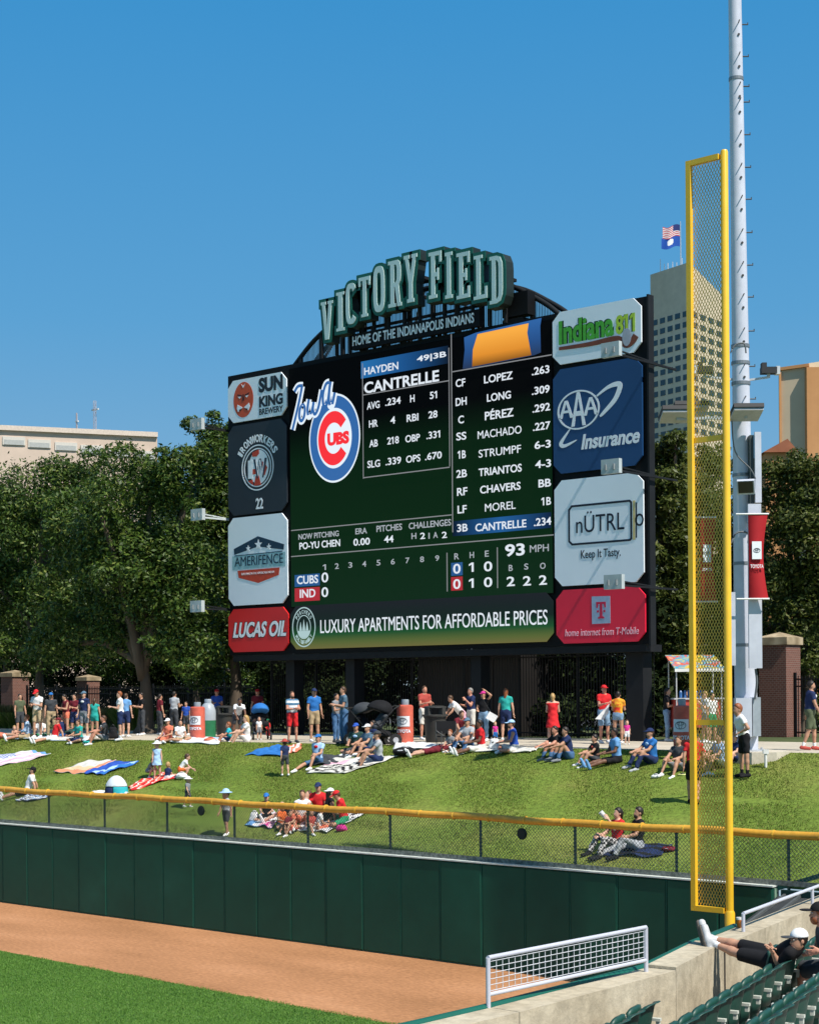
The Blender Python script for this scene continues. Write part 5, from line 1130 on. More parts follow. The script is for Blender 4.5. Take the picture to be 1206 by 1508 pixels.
# beer cup on the ledge
p = on_wall(1088.5, 1366); t = empty('beer_cup', tuple(p), 'clear plastic cup of amber beer on the ledge beside the yellow pole', 'cup')
MB().lathe([(.033, .0), (.041, .105)], p, 16).build('beer', M((.50, .14, .01), .15, .1, 20, spec=.6), t, smooth='auto')
MB().lathe([(.042, .106), (.045, .135), (.0445, .136)], p, 16).build('rim', M((.7, .7, .68), .1), t, smooth='auto')
# ================================================================ PEOPLE: one continuous body surface per person, grown from a field of tapered limbs
def nrm(v): v = np.asarray(v, float); return v/np.linalg.norm(v)
def capsule(P, a, b, r0, r1):
    ba = b-a; t = np.clip(((P-a)@ba)/max(1e-9, ba@ba), 0, 1); return np.linalg.norm(P-a-t[..., None]*ba, axis=-1) - (r0+(r1-r0)*t)
def ellip(P, c, r, A):
    q = (P-c)@A.T; k0 = np.linalg.norm(q/r, axis=-1); k1 = np.linalg.norm(q/(r*r), axis=-1); return k0*(k0-1)/np.maximum(k1, 1e-6)
class Field:
    def __init__(s): s.it = []
    def cap(s, a, b, r0, r1, k=.03, cut=None): s.it.append(('c', np.array(a, float), np.array(b, float), r0, r1, k, cut)); return s
    def ell(s, c, r, A=None, k=.03, cut=None): s.it.append(('e', np.array(c, float), np.array(r, float), np.eye(3) if A is None else np.array(A), 0, k, cut)); return s
    def mesh(s, h, cuts=()):
        lo, hi = [], []
        for it in s.it:
            if it[0] == 'c': R_ = max(it[3], it[4]); lo.append(np.minimum(it[1], it[2])-R_); hi.append(np.maximum(it[1], it[2])+R_)
            else: R_ = it[2].max(); lo.append(it[1]-R_); hi.append(it[1]+R_)
        lo = np.min(lo, 0)-2.5*h; hi = np.max(hi, 0)+2.5*h; n = np.ceil((hi-lo)/h).astype(int)+1
        V = np.full(n, 1.0); ax = [lo[i]+h*np.arange(n[i]) for i in range(3)]
        for it in s.it:
            if it[0] == 'c': R_ = max(it[3], it[4])+.07; a, b = np.minimum(it[1], it[2])-R_, np.maximum(it[1], it[2])+R_
            else: R_ = it[2].max()+.07; a, b = it[1]-R_, it[1]+R_
            i0 = np.maximum(0, np.floor((a-lo)/h).astype(int)); i1 = np.minimum(n, np.ceil((b-lo)/h).astype(int)+1); sl_ = tuple(slice(p, q) for p, q in zip(i0, i1))
            P = np.stack(np.meshgrid(ax[0][sl_[0]], ax[1][sl_[1]], ax[2][sl_[2]], indexing='ij'), -1)
            d = capsule(P, *it[1:5]) if it[0] == 'c' else ellip(P, it[1], it[2], it[3])
            if it[6] is not None:
                for (pp, nn) in it[6]: d = np.maximum(d, (P-np.array(pp))@nrm(nn))
            k = it[5]; o = V[sl_]; hh = np.clip(.5+.5*(o-d)/k, 0, 1); V[sl_] = o+(d-o)*hh - k*hh*(1-hh)
        if cuts:
            P = np.stack(np.meshgrid(*ax, indexing='ij'), -1)
            for (pp, nn) in cuts: V = np.maximum(V, (P-np.array(pp))@nrm(nn))
        return surface_nets(V, lo, h)
def surface_nets(V, lo, h):
    s = V < 0; n = np.array(V.shape)-1; corner = [(i, j, k) for i in (0, 1) for j in (0, 1) for k in (0, 1)]
    sub = lambda A, c: A[c[0]:c[0]+n[0], c[1]:c[1]+n[1], c[2]:c[2]+n[2]]
    cnt = sum(sub(s, c).astype(np.int8) for c in corner); act = (cnt > 0) & (cnt < 8); idx = np.full(act.shape, -1, int); idx[act] = np.arange(act.sum()); C = np.argwhere(act)
    vals = np.stack([sub(V, c)[act] for c in corner], 1); pos = np.zeros((len(C), 3)); num = np.zeros(len(C))
    for a in range(8):
        for b in range(a+1, 8):
            ca, cb = np.array(corner[a]), np.array(corner[b])
            if np.abs(ca-cb).sum() != 1: continue
            va, vb = vals[:, a], vals[:, b]; m = (va < 0) != (vb < 0); t = np.where(m, va/np.where(m, va-vb, 1), 0)
            pos += np.where(m[:, None], ca+t[:, None]*(cb-ca), 0); num += m
    pos = lo + h*(C + pos/np.maximum(num, 1)[:, None]); faces = []
    for d in range(3):
        u, v = (d+1) % 3, (d+2) % 3; sh = [slice(1, -1)]*3; sh[d] = slice(0, -1); A = s[tuple(sh)]; sh2 = list(sh); sh2[d] = slice(1, None); Bm = s[tuple(sh2)]
        for flip, m in ((False, A & ~Bm), (True, ~A & Bm)):
            e = np.argwhere(m); 
            if not len(e): continue
            for q in range(3):
                if q != d: e[:, q] += 1
            du, dv = np.zeros(3, int), np.zeros(3, int); du[u] = 1; dv[v] = 1
            q4 = [idx[tuple((e-o).T)] for o in (du+dv, dv, 0*du, du)]
            f = np.stack(q4, 1); faces.append(f[:, ::-1] if flip else f)
    F = np.concatenate(faces) if faces else np.zeros((0, 4), int); F = F[(F >= 0).all(1)]
    return pos, F
# a relaxed hand, five fingers, wrist at the origin, fingers along +x, thumb towards +y
def make_hand(h=.006, curl=.5):
    f = Field(); f.cap((0, 0, 0), (.03, 0, 0), .022, .026, .02).ell((.055, 0, 0), (.045, .040, .016), k=.015)
    for y, L_, a0 in ((.030, .072, .06), (.010, .082, .0), (-.010, .076, -.05), (-.029, .060, -.12)):
        p = np.array([.092, y, 0.]); an = -curl*.35; r = .0095
        for seg, k_ in ((.45, 1), (.32, 1.5), (.23, 1.3)):
            q = p + L_*seg*np.array([math.cos(an)*math.cos(a0), math.sin(a0), math.sin(an)]); f.cap(p, q, r, r*.9, .006); p = q; r *= .9; an -= curl*.5*k_
    p = np.array([.028, .026, -.004]); q = p+np.array([.034, .030, -.012]); f.cap(p, q, .014, .0115, .012); f.cap(q, q+np.array([.034, .008, -.010]), .0112, .009, .006)
    return f.mesh(h)
HAND_LO = make_hand(.0105, .6); HAND_HI = make_hand(.0042, .7)
def vdir(fwd, side, up, s): return nrm((side*s, -fwd, up))
POSES = {
 'stand': dict(ua=[(.05, .2, -1)]*2, fa=[(.25, .06, -1)]*2, th=[(.03, .07, -1), (.06, .05, -1)], sh=[(-.03, .02, -1)]*2, lean=(.02, 0)),
 'away': dict(ua=[(-.02, .22, -1)]*2, fa=[(.15, .1, -1)]*2, th=[(.05, .05, -1), (-.02, .08, -1)], sh=[(-.06, .02, -1)]*2, lean=(.02, 0)),
 'hold': dict(ua=[(.28, .12, -1)]*2, fa=[(1, -.38, .25)]*2, th=[(.03, .08, -1), (.08, .05, -1)], sh=[(-.04, .02, -1)]*2, lean=(.03, 0)),
 'eat': dict(ua=[(.5, .15, -1), (.25, .1, -1)], fa=[(.75, -.35, .9), (1, -.35, .2)], th=[(.03, .08, -1), (.08, .05, -1)], sh=[(-.04, .02, -1)]*2, lean=(.03, 0)),
 'cross': dict(ua=[(.35, .22, -1)]*2, fa=[(.75, -.85, .15), (.75, -.8, .0)], th=[(.02, .1, -1)]*2, sh=[(-.02, .03, -1)]*2, lean=(-.04, 0)),
 'hips': dict(ua=[(-.25, .65, -.9)]*2, fa=[(.5, -.75, -.4)]*2, th=[(.0, .1, -1)]*2, sh=[(-.03, .03, -1)]*2, lean=(.25, 0)),
 'reach': dict(ua=[(.2, .9, -.5), (.1, .2, -1)], fa=[(.6, .5, -.3), (.3, .0, -1)], th=[(.03, .07, -1)]*2, sh=[(-.03, .02, -1)]*2, lean=(.05, 0)),
 'head': dict(ua=[(.35, .6, .6), (.2, .15, -1)], fa=[(.2, -.8, .7), (.8, -.5, -.2)], th=[(.03, .07, -1)]*2, sh=[(-.03, .02, -1)]*2, lean=(.0, 0)),
 'walk': dict(ua=[(-.35, .14, -1), (.35, .14, -1)], fa=[(.15, .05, -1), (.75, .0, -.8)], th=[(.42, .05, -1), (-.22, .05, -1)], sh=[(.05, 0, -1), (-.55, 0, -1)], lean=(.06, 0)),
 'stride': dict(ua=[(-.3, .16, -1), (.3, .16, -1)], fa=[(.0, .05, -1), (.5, .0, -1)], th=[(.25, .05, -1), (-.15, .05, -1)], sh=[(.02, 0, -1), (-.35, 0, -1)], lean=(.03, 0)),
 'bend': dict(ua=[(.5, .15, -1)]*2, fa=[(.7, -.2, -.7)]*2, th=[(-.12, .08, -1)]*2, sh=[(.06, .02, -1)]*2, lean=(.95, 0)),
 'knees': dict(ua=[(.75, .12, -.75)]*2, fa=[(.9, -.35, -.15)]*2, th=[(.78, .13, .62), (.72, .2, .68)], sh=[(.5, -.02, -.95), (.6, 0, -.9)], lean=(.05, 0)),
 'legs': dict(ua=[(-.45, .3, -1)]*2, fa=[(-.1, .15, -1)]*2, th=[(1, .12, .12), (1, .2, .05)], sh=[(1, .02, -.10), (1, .08, -.05)], lean=(-.34, 0)),
 'legsup': dict(ua=[(.35, .15, -1)]*2, fa=[(1, -.3, -.2)]*2, th=[(1, .1, .15), (1, .2, .1)], sh=[(1, .0, -.15), (1, .05, -.1)], lean=(.1, 0)),
 'mixed': dict(ua=[(.6, .2, -.8), (-.2, .25, -1)], fa=[(.9, -.3, -.2), (.1, .1, -1)], th=[(.75, .12, .66), (.95, .3, .1)], sh=[(.5, 0, -.9), (.9, .0, -.12)], lean=(-.08, 0)),
 'crossleg': dict(ua=[(.4, .2, -1)]*2, fa=[(.95, -.35, -.15)]*2, th=[(.8, .75, .16)]*2, sh=[(.25, -1, -.16), (.4, -1, -.14)], lean=(.12, 0)),
 'side': dict(ua=[(.45, .25, -.9), (.0, .45, -1)], fa=[(.9, -.2, -.2), (.2, .2, -1)], th=[(.85, .4, .2), (.8, -.25, .15)], sh=[(-.35, -.75, -.12), (-.4, -.6, -.1)], lean=(.1, .05)),
 'crouch': dict(ua=[(.6, .1, -.9)]*2, fa=[(.9, -.1, -.6)]*2, th=[(.95, .25, .15)]*2, sh=[(-.45, .02, -1)]*2, lean=(.7, 0)),
 'recline': dict(ua=[(-.5, .3, -.75)]*2, fa=[(.5, .1, -.3)]*2, th=[(.72, .1, .75), (1, .15, .1)], sh=[(.5, 0, -.9), (1, .0, -.08)], lean=(-1.5, 0)),
 'lie': dict(ua=[(-.3, .5, -.25)]*2, fa=[(.7, .0, -.1)]*2, th=[(1, .12, .05)]*2, sh=[(1, .03, -.05)]*2, lean=(-3.6, 0)),
 'hug': dict(ua=[(.85, .1, -.55)]*2, fa=[(.95, -.2, -.25)]*2, th=[(.55, .14, .85), (.6, .12, .8)], sh=[(.35, 0, -1)]*2, lean=(.18, 0)),
 'drink': dict(ua=[(.8, .25, -.35), (.6, .2, -.8)], fa=[(.35, -.45, .9), (.9, -.3, -.2)], th=[(.78, .15, .6), (.72, .25, .62)], sh=[(.55, .05, -.9), (.6, .05, -.88)], lean=(-.08, 0)),
 'phone': dict(ua=[(.3, .15, -1)]*2, fa=[(.9, -.45, .35)]*2, th=[(.78, .75, .16)]*2, sh=[(.25, -1, -.16), (.4, -1, -.14)], lean=(.22, 0)),
}
GROUNDED = {'knees', 'legs', 'legsup', 'mixed', 'crossleg', 'side', 'recline', 'lie', 'hug', 'drink', 'phone'}
def skeleton(H_, pose, child=0., grad=(0, 0), fat=1., head=(0, 0), headyaw=0.):
    """joints in a local frame: forward -y, up z"""
    s = H_/1.75; po = POSES[pose]; J = {}; P = np.zeros(3); gz = lambda d: d[0]*grad[0]+d[1]*grad[1]
    hd = 1+.55*child                                     # children have larger heads
    sp = 1-.12*child; lg = 1-.10*child
    u = nrm((po['lean'][1], -po['lean'][0], 1)) if abs(po['lean'][0]) < 3 else nrm((0, 1, .12))
    if pose in GROUNDED and pose not in ('recline', 'lie'): pass
    x = np.array([1., 0, 0])
    f = np.cross(u, x)
    if f[1] > 0 and abs(u[1]) < .9: f = -f
    if abs(u[1]) >= .9: f = np.array([0, 0, 1.])
    J['P'] = P; J['C'] = P+u*.33*s*sp; J['N'] = P+u*.52*s*sp; J['u'], J['f'], J['x'] = u, f, x
    hu = nrm(u*.55+np.array([0, 0, .75])-np.array([0, 1, 0])*head[0]*1.0) if abs(u[1]) < .9 else u
    c_, s_ = math.cos(headyaw), math.sin(headyaw); hf = np.array([s_, -c_, 0.]); hf = nrm(hf - hu*(hf@hu)) if abs(u[1]) < .9 else f
    hx = np.cross(hf, hu); J['hu'], J['hf'], J['hx'] = hu, hf, hx
    J['H'] = J['N']+hu*(.135*s*(1+.25*child))+hf*.018*s
    for i, sd in enumerate((1, -1)):
        sh = P+u*.452*s*sp + x*sd*.168*s*(1-.15*child)*(.9+.1*fat); J['sh', i] = sh
        el = sh+vdir(*po['ua'][i], sd)*.285*s*sp; J['el', i] = el
        wr = el+vdir(*po['fa'][i], sd)*.245*s*sp; J['wr', i] = wr
        hp = P + np.array([1, 0, 0])*sd*.09*s - u*.03*s; J['hp', i] = hp
        dt = vdir(*po['th'][i], sd); ds = vdir(*po['sh'][i], sd)
        if pose in GROUNDED: dt = nrm(dt+np.array([0, 0, gz(dt)])); ds = nrm(ds+np.array([0, 0, gz(ds)*.8]))
        kn = hp+dt*.43*s*lg; an = kn+ds*.42*s*lg; J['kn', i] = kn; J['an', i] = an
        flat = pose not in ('legs', 'legsup', 'recline', 'lie') or (pose == 'recline' and i == 0)
        ft = np.array([0, -1, -.12]) if flat else nrm(np.array([0.15*sd, -.35, .95]))
        if pose in ('crossleg', 'phone', 'side'): ft = nrm(np.array([ds[0], -.6, -.1]))
        if pose == 'walk' and i == 1: ft = np.array([0, -.75, -.65])
        J['toe', i] = an+nrm(ft)*.17*s*lg + (np.array([0, 0, -.035])*s if flat else 0); J['heel', i] = an-nrm(ft)*.045*s+(np.array([0, 0, -.035])*s if flat else np.array([0, .03, 0])*s)
    J['s'] = s; J['fat'] = fat; J['hd'] = hd*s; J['pose'] = pose; return J
def body_field(J, up_=0.):
    s, g, u, f, x = J['s'], J['fat'], J['u'], J['f'], J['x']; F = Field(); P, C, N = J['P'], J['C'], J['N']
    torso(F, J, 0); F.cap(J['N']-u*.03*s, J['H']-J['hu']*.05*s, .058*s, .052*s, .03*s)
    k = J['hd']; hu, hf, hx = J['hu'], J['hf'], J['hx']; A = np.stack([hx, hf, hu]); Hc = J['H']
    F.ell(Hc+hu*.02*k-hf*.012*k, (.074*k, .092*k, .105*k), A, .02*k); F.ell(Hc-hu*.045*k+hf*.03*k, (.055*k, .058*k, .062*k), A, .03*k)
    F.cap(Hc+hf*.078*k+hu*.01*k, Hc+hf*.098*k-hu*.022*k, .010*k, .014*k, .014*k)
    for sd in (1, -1): F.ell(Hc+hx*sd*.076*k-hf*.01*k-hu*.005*k, (.012*k, .02*k, .03*k), A, .01*k)
    for i, sd in enumerate((1, -1)):
        a, b, c = J['sh', i], J['el', i], J['wr', i]; F.cap(a, b, .050*s*(.8+.2*g), .040*s, .035*s); F.cap(b, b+(c-b)*.35, .039*s, .038*s, .02*s); F.cap(b+(c-b)*.3, c, .038*s, .026*s, .02*s)
        a, b, c = J['hp', i], J['kn', i], J['an', i]; F.cap(a, b, .084*s*(.7+.3*g), .054*s, .04*s); F.cap(b, b+(c-b)*.35, .052*s, .054*s, .02*s); F.cap(b+(c-b)*.3, c, .054*s, .034*s, .02*s)
        F.cap(J['heel', i], J['toe', i], .036*s, .03*s, .02*s)
    return F
def torso(F, J, e, lo=0., k=.05):
    s, g, u, f, x = J['s'], J['fat'], J['u'], J['f'], J['x']; P, C = J['P'], J['C']; A = np.stack([x, f, u]); e_ = e
    F.ell(P+u*.04*s-f*.01*s, (.155*s*(.6+.4*g)+e_, .105*s*(.5+.5*g)+e_, .13*s+e_), A, k*s)
    F.ell(P+u*.20*s+f*.02*s*(g-1), (.135*s*(.25+.75*g)+e_, .10*s*(-.2+1.2*g)+e_, .17*s+e_), A, k*s)
    F.ell(C+u*.02*s, (.160*s*(.7+.3*g)+e_, .108*s*(.6+.4*g)+e_, .19*s+e_), A, k*s)
    for i in (0, 1): F.cap(P*.08+J['N']*.92, J['sh', i], .055*s+e_, .046*s+e_, k*s)
def place_hand(J, i, HM):
    v, F = HM; s = J['s']*.98; d = nrm(J['wr', i]-J['el', i]); sd = 1 if i == 0 else -1
    t = J['f'] - d*(J['f']@d); t = nrm(t) if np.linalg.norm(t) > .1 else nrm(np.cross(d, (1, 0, 0)))
    n_ = np.cross(d, t); V = np.stack([d*a for a in v[:, 0]], 0) + v[:, 1:2]*t + v[:, 2:3]*(n_ if sd > 0 else -n_)
    V = V*s + J['wr', i] - d*.012*s; fl = np.linalg.det(np.stack([d, t, n_ if sd > 0 else -n_])) < 0
    return V, (F[:, ::-1] if fl else F)
def skin(col): return M(col, .55, .08, 9, spec=.35)
SKIN = {'pale': skin((.58, .33, .23)), 'tan': skin((.47, .25, .16)), 'ruddy': skin((.52, .24, .16)), 'brown': skin((.16, .075, .045)), 'dark': skin((.055, .028, .019))}
HAIR = {'dark': M((.018, .012, .009), .5, .3, 30), 'brown': M((.07, .035, .018), .5, .3, 30), 'blond': M((.42, .26, .10), .5, .3, 30), 'grey': M((.22, .21, .2), .5, .2, 30), 'red': M((.25, .075, .025), .5, .3, 30)}
def cloth(c, key=None): return M(c, .85, .14, 7, bump=.25, spec=.15) if key is None else key
HSTEP = .026
def person(loc, rz, H_, pose, label, skin_='pale', hair='brown', shirt=None, sleeve=.55, pants=None, plen=.85, dress=None, shoes=None, socks=None, cap=None, brim='f', hat=None, long=False, child=0., fat=1., head=(0, 0), hy=0., step=None, hi=False, sink=0., beard=False, group='spectators on the grass bank', seatz=None, name='person', grad=None, shirt_low=0., prt=None):
    c_, s_ = math.cos(-rz), math.sin(-rz)
    if grad is None:
        e = .3; gx = (H(loc.x+e, loc.y)-H(loc.x-e, loc.y))/(2*e); gy = (H(loc.x, loc.y+e)-H(loc.x, loc.y-e))/(2*e); grad = (c_*gx-s_*gy, s_*gx+c_*gy)
    J = skeleton(H_, pose, child, grad, fat, head, hy); s = J['s']; h = step or HSTEP*max(.62, s)
    bf = body_field(J); zmin = []
    for i in (0, 1):
        for k_ in ('heel', 'toe', 'an'): zmin.append(J[k_, i][2]-.034*s - (0 if pose not in GROUNDED else grad[0]*J[k_, i][0]+grad[1]*J[k_, i][1]))
    zmin.append(J['P'][2]-.09*s*(.6+.4*fat))
    if pose in GROUNDED: zmin = [J['P'][2]-.085*s*(.6+.4*fat)]
    dz = -min(zmin) - sink
    for k_ in list(J):
        if isinstance(k_, tuple) or k_ in ('P', 'C', 'N', 'H'): J[k_] = J[k_]+np.array([0, 0, dz])
    bf = body_field(J); v, F = bf.mesh(h); vs, fs = [v], [F]; n = len(v)
    for i in (0, 1): hv, hf = place_hand(J, i, HAND_HI if hi else HAND_LO); vs.append(hv); fs.append(hf+n); n += len(hv)
    me = mesh_from(np.concatenate(vs), np.concatenate(fs), True)
    root = link(name, me, SKIN[skin_], loc=tuple(loc)); root.rotation_euler = (0, 0, rz); tag(root, label, 'person', group)
    def part(nm, fld, mt, cuts=(), hh=None):
        v, F = fld.mesh(hh or h, cuts)
        if nm in ('shirt', 'trousers', 'shorts', 'dress'):   # cloth folds
            q = v/s; v = v + .0085*s*np.sin(q[:, [1, 2, 0]]*31+loc.x*3)*np.sin(q[:, [2, 0, 1]]*(19 if nm != 'shirt' else 14)+loc.y*5)
        if len(F): return link(nm, mesh_from(v, F, True), mt, root)
    P, u, f, x = J['P'], J['u'], J['f'], J['x']; k = J['hd']; hu, hf, hx = J['hu'], J['hf'], J['hx']; Hc = J['H']; A = np.stack([hx, hf, hu])
    legs = lambda fld, fr0, fr1, e, kk=.03: None
    if shirt is not None:
        F2 = Field(); torso(F2, J, .016*s)
        for i in (0, 1):
            a, b, c = J['sh', i], J['el', i], J['wr', i]
            if sleeve > 0:
                q = a+(b-a)*min(1, sleeve); F2.cap(a, q, .058*s, .060*s, .03*s, cut=[(q, b-a)])
                if sleeve > 1: q = b+(c-b)*(sleeve-1); F2.cap(b, q, .054*s, .042*s, .03*s, cut=[(q, c-b)])
        part('shirt', F2, shirt, [(P-u*(.03+shirt_low)*s, -u), (P+u*.545*s+f*.0*s, u*.9+f*.45)])
        if prt is not None:
            F2 = Field(); F2.ell(C_0(J)+u*.07*s+f*(.095*(.6+.4*fat)+.012)*s, (.075*s, .035*s, .05*s), np.stack([x, f, u])); part('shirt_print', F2, prt, (), .014)
    if pants is not None:
        F2 = Field(); A2 = np.stack([x, f, u]); e = .022*s
        F2.ell(P+u*.02*s-f*.01*s, (.155*s*(.6+.4*fat)+e, .105*s*(.5+.5*fat)+e, .14*s+e), A2, .05*s)
        for i in (0, 1):
            a, b, c = J['hp', i], J['kn', i], J['an', i]; L1 = min(1, plen); q = a+(b-a)*L1
            F2.cap(a, q, .096*s*(.7+.3*fat), .078*s, .035*s, cut=[(q, b-a)] if plen <= 1 else None)
            if plen > 1: q = b+(c-b)*(plen-1); F2.cap(b, q, .072*s, .055*s, .03*s, cut=[(q, c-b)])
        part('trousers' if plen > 1 else 'shorts', F2, pants, [(P+u*.14*s, u)])
    if dress is not None:
        mt, ln = dress; F2 = Field(); torso(F2, J, .014*s); d = nrm(-u*1.0 + np.array([0, 0, -.0]))
        if pose in GROUNDED:
            for i in (0, 1): F2.cap(J['hp', i], J['kn', i], .10*s, .08*s, .05*s)
            cuts = [(P+u*.46*s, u)]
        else:
            F2.cap(P+u*.05*s, P-u*ln*s, .15*s, .24*s, .05*s); cuts = [(P+u*.46*s, u), (P-u*ln*s, -u)]
        part('dress', F2, mt, cuts)
    if socks is not None:
        F2 = Field()
        for i in (0, 1): b, c = J['kn', i], J['an', i]; q = b+(c-b)*.72; F2.cap(q, c, .046*s, .042*s, .02*s, cut=[(q, b-c)])
        part('socks', F2, socks)
    if shoes is not None:
        for i in (0, 1):
            F2 = Field(); F2.cap(J['heel', i], J['toe', i], .047*s, .040*s, .02*s); F2.cap(J['an', i], J['heel', i]*.6+J['toe', i]*.4, .042*s, .044*s, .02*s)
            dn_ = nrm(np.cross(J['toe', i]-J['heel', i], x)); part('shoe', F2, shoes)
    if hair:
        F2 = Field(); F2.ell(Hc+hu*.028*k-hf*.014*k, (.082*k, .102*k, .112*k), A, .02*k); cuts = [(Hc+hf*.034*k+hu*.05*k, hf*.9-hu*.5)] if not long else []
        if long:
            F2 = Field(); F2.ell(Hc+hu*.028*k-hf*.014*k, (.084*k, .104*k, .114*k), A, .02*k, cut=[(Hc+hf*.034*k+hu*.05*k, hf*.9-hu*.5)])
            F2.cap(Hc-hf*.07*k, Hc-hf*.085*k-hu*(.16 if long is True else long)*k, .07*k, .045*k, .03*k)
        part('hair', F2, HAIR[hair], cuts, h*.8)
    if beard:
        F2 = Field(); F2.ell(Hc-hu*.065*k+hf*.045*k, (.056*k, .052*k, .055*k), A, .02*k); part('beard', F2, HAIR[hair or 'brown'], [(Hc-hu*.035*k, hu)], h*.7)
    if cap is not None:
        F2 = Field(); F2.ell(Hc+hu*.045*k-hf*.012*k, (.090*k, .108*k, .098*k), A, .02*k, cut=[(Hc+hu*.045*k, -hu)])
        bf_ = hf if brim == 'f' else (-hf if brim == 'b' else hx); F2.ell(Hc+hu*.052*k+bf_*.125*k, (.075*k, .075*k, .016*k) if brim != 's' else (.08*k, .07*k, .016*k), A, .012*k); part('cap', F2, cap, (), h*.7)
    if hat is not None:
        F2 = Field(); F2.ell(Hc+hu*.05*k-hf*.01*k, (.092*k, .108*k, .10*k), A, .02*k, cut=[(Hc+hu*.04*k, -hu)]); F2.ell(Hc+hu*.05*k, (.165*k, .175*k, .020*k), A, .02*k); part('sun_hat', F2, hat, (), h*.7)
    return root, J
def C_0(J): return J['C']
def face_angle(deg): return R(deg)+YAW
# ================================================================ THE CROWD
C_ = {k: cloth(v) for k, v in dict(white=(.74, .74, .74), offw=(.62, .60, .55), red=(.62, .025, .03), brick=(.42, .075, .06), maroon=(.16, .02, .03), navy=(.022, .035, .10), black=(.014, .014, .016), char=(.055, .06, .068), grey=(.22, .23, .25), lgrey=(.40, .42, .45), blue=(.03, .16, .46), sky=(.16, .36, .66), lblue=(.36, .54, .78), royal=(.03, .09, .42), teal=(.03, .36, .32), green=(.03, .26, .12), khaki=(.40, .30, .18), tan=(.48, .36, .22), jean=(.07, .15, .29), ljean=(.20, .32, .46), pink=(.75, .42, .52), hot=(.62, .04, .26), coral=(.75, .20, .12), orange=(.75, .16, .04), olive=(.10, .12, .07), dgreen=(.03, .07, .06), turq=(.03, .42, .50), slate=(.10, .17, .24)).items()}
C_['plaid'] = check_mat('blue_plaid', (.10, .22, .45), (.52, .62, .72), 22); C_['bwplaid'] = check_mat('bw_plaid', (.02, .02, .02), (.62, .60, .60), 18)
C_['tiedye'] = noise_mat('tie_dye', [(.35, (.62, .03, .02)), (.55, (.72, .40, .03)), (.7, (.62, .06, .02))], scale=5)
C_['jersey'] = wave_mat('blocked_jersey', (.70, .72, .74), (.05, .15, .26), 2.2, 'Z', .5)
C_['raglan'] = C_['white']
def P(px, py, face, pose, label, top=None, H_=1.72, **k):
    p = gr(px, py); h = (py-top)*depth(p)/FPX*1.0 if top else H_
    for q in ('shirt', 'pants', 'shoes', 'socks', 'cap', 'hat', 'prt'):
        if isinstance(k.get(q), str): k[q] = C_[k[q]]
    if isinstance(k.get('dress'), tuple): k['dress'] = (C_[k['dress'][0]], k['dress'][1])
    k.setdefault('shoes', C_['white'])
    return person(p, face_angle(face), h, pose, label, **k)
WK = 'people standing along the walkway'; PC = 'people seated on the grass bank'
# -- group under the spreading tree
P(56, 1087, -15, 'hold', 'person in white tee and red cap standing over the seated picnic crowd', top=1015, shirt='white', pants='tan', cap='red', skin_='tan', head=(.5, 0), group=WK)
P(76, 1087, 20, 'stand', 'person in dark grey tee and blue cap standing beside the red capped one', top=1020, shirt='char', pants='khaki', plen=1.9, cap='blue', skin_='tan', group=WK)
P(98, 1087, -50, 'phone' if False else 'hold', 'person in maroon tank top and pink shorts looking down at their hands', top=1022, shirt='maroon', sleeve=0, pants='coral', plen=.4, long=True, hair='dark', skin_='tan', head=(.4, 0), group=WK)
P(111, 1085, -20, 'hold', 'person in maroon shirt half hidden between tank top and navy tee', top=1022, shirt='maroon', pants='navy', hair='dark', skin_='tan', group=WK)
P(125, 1088, -25, 'stand', 'person in navy tee with white print and grey shorts under the trees', top=1018, shirt='navy', pants='grey', cap='slate', prt='white', skin_='pale', group=WK)
P(140, 1088, 170, 'away', 'person with long dark hair in bright green top and shorts', top=1028, shirt='teal', sleeve=0, pants='teal', plen=.45, long=.2, hair='brown', skin_='tan', group=WK)
P(178, 1091, -80, 'hold', 'young person in white tee, navy shorts and tall white socks', top=1018, shirt='white', pants='navy', socks=C_['white'], hair='red', skin_='pale', group=WK)
P(43, 1087, -80, 'legsup', 'seated person in blue plaid shirt before the red capped one', shirt='plaid', sleeve=1.6, pants='khaki', hair='red', skin_='ruddy', group=PC)
P(61, 1086, 0, 'crossleg', 'seated person in white shirt and green trousers beside blue plaid shirt', shirt='white', pants='green', plen=1.6, hair='brown', skin_='pale', H_=1.5, child=.3, group=PC)
P(80, 1089, -60, 'legs', 'seated person in red shirt with legs stretched over pale blanket', shirt='red', pants='white', cap='maroon', skin_='tan', group=PC, H_=1.6)
P(93, 1087, 60, 'mixed', 'seated person in navy shirt and bright blue shorts with knee up', shirt='navy', pants='blue', hair='dark', skin_='tan', group=PC)
P(155, 1090, -70, 'knees', 'seated person in grey tee with dark lettering at the group edge', shirt='char', pants='grey', hair='brown', skin_='ruddy', group=PC, prt='offw')
P(22, 1086, 10, 'crossleg', 'bare chested toddler seated at the end of the picnic blanket', H_=.85, child=1, pants='white', hair='blond', skin_='pale', shoes=None, group=PC)
P(4, 1087, 70, 'lie', 'sunbather lying flat at the frame edge beside the toddler', pants='coral', plen=.3, shirt='coral', sleeve=0, skin_='tan', shoes=None, long=True, group=PC)
P(186, 1086, 160, 'away', 'person in light blue shirt half hidden behind the young one in white tee', top=1021, shirt='sky', pants='navy', hair='brown', group=WK)
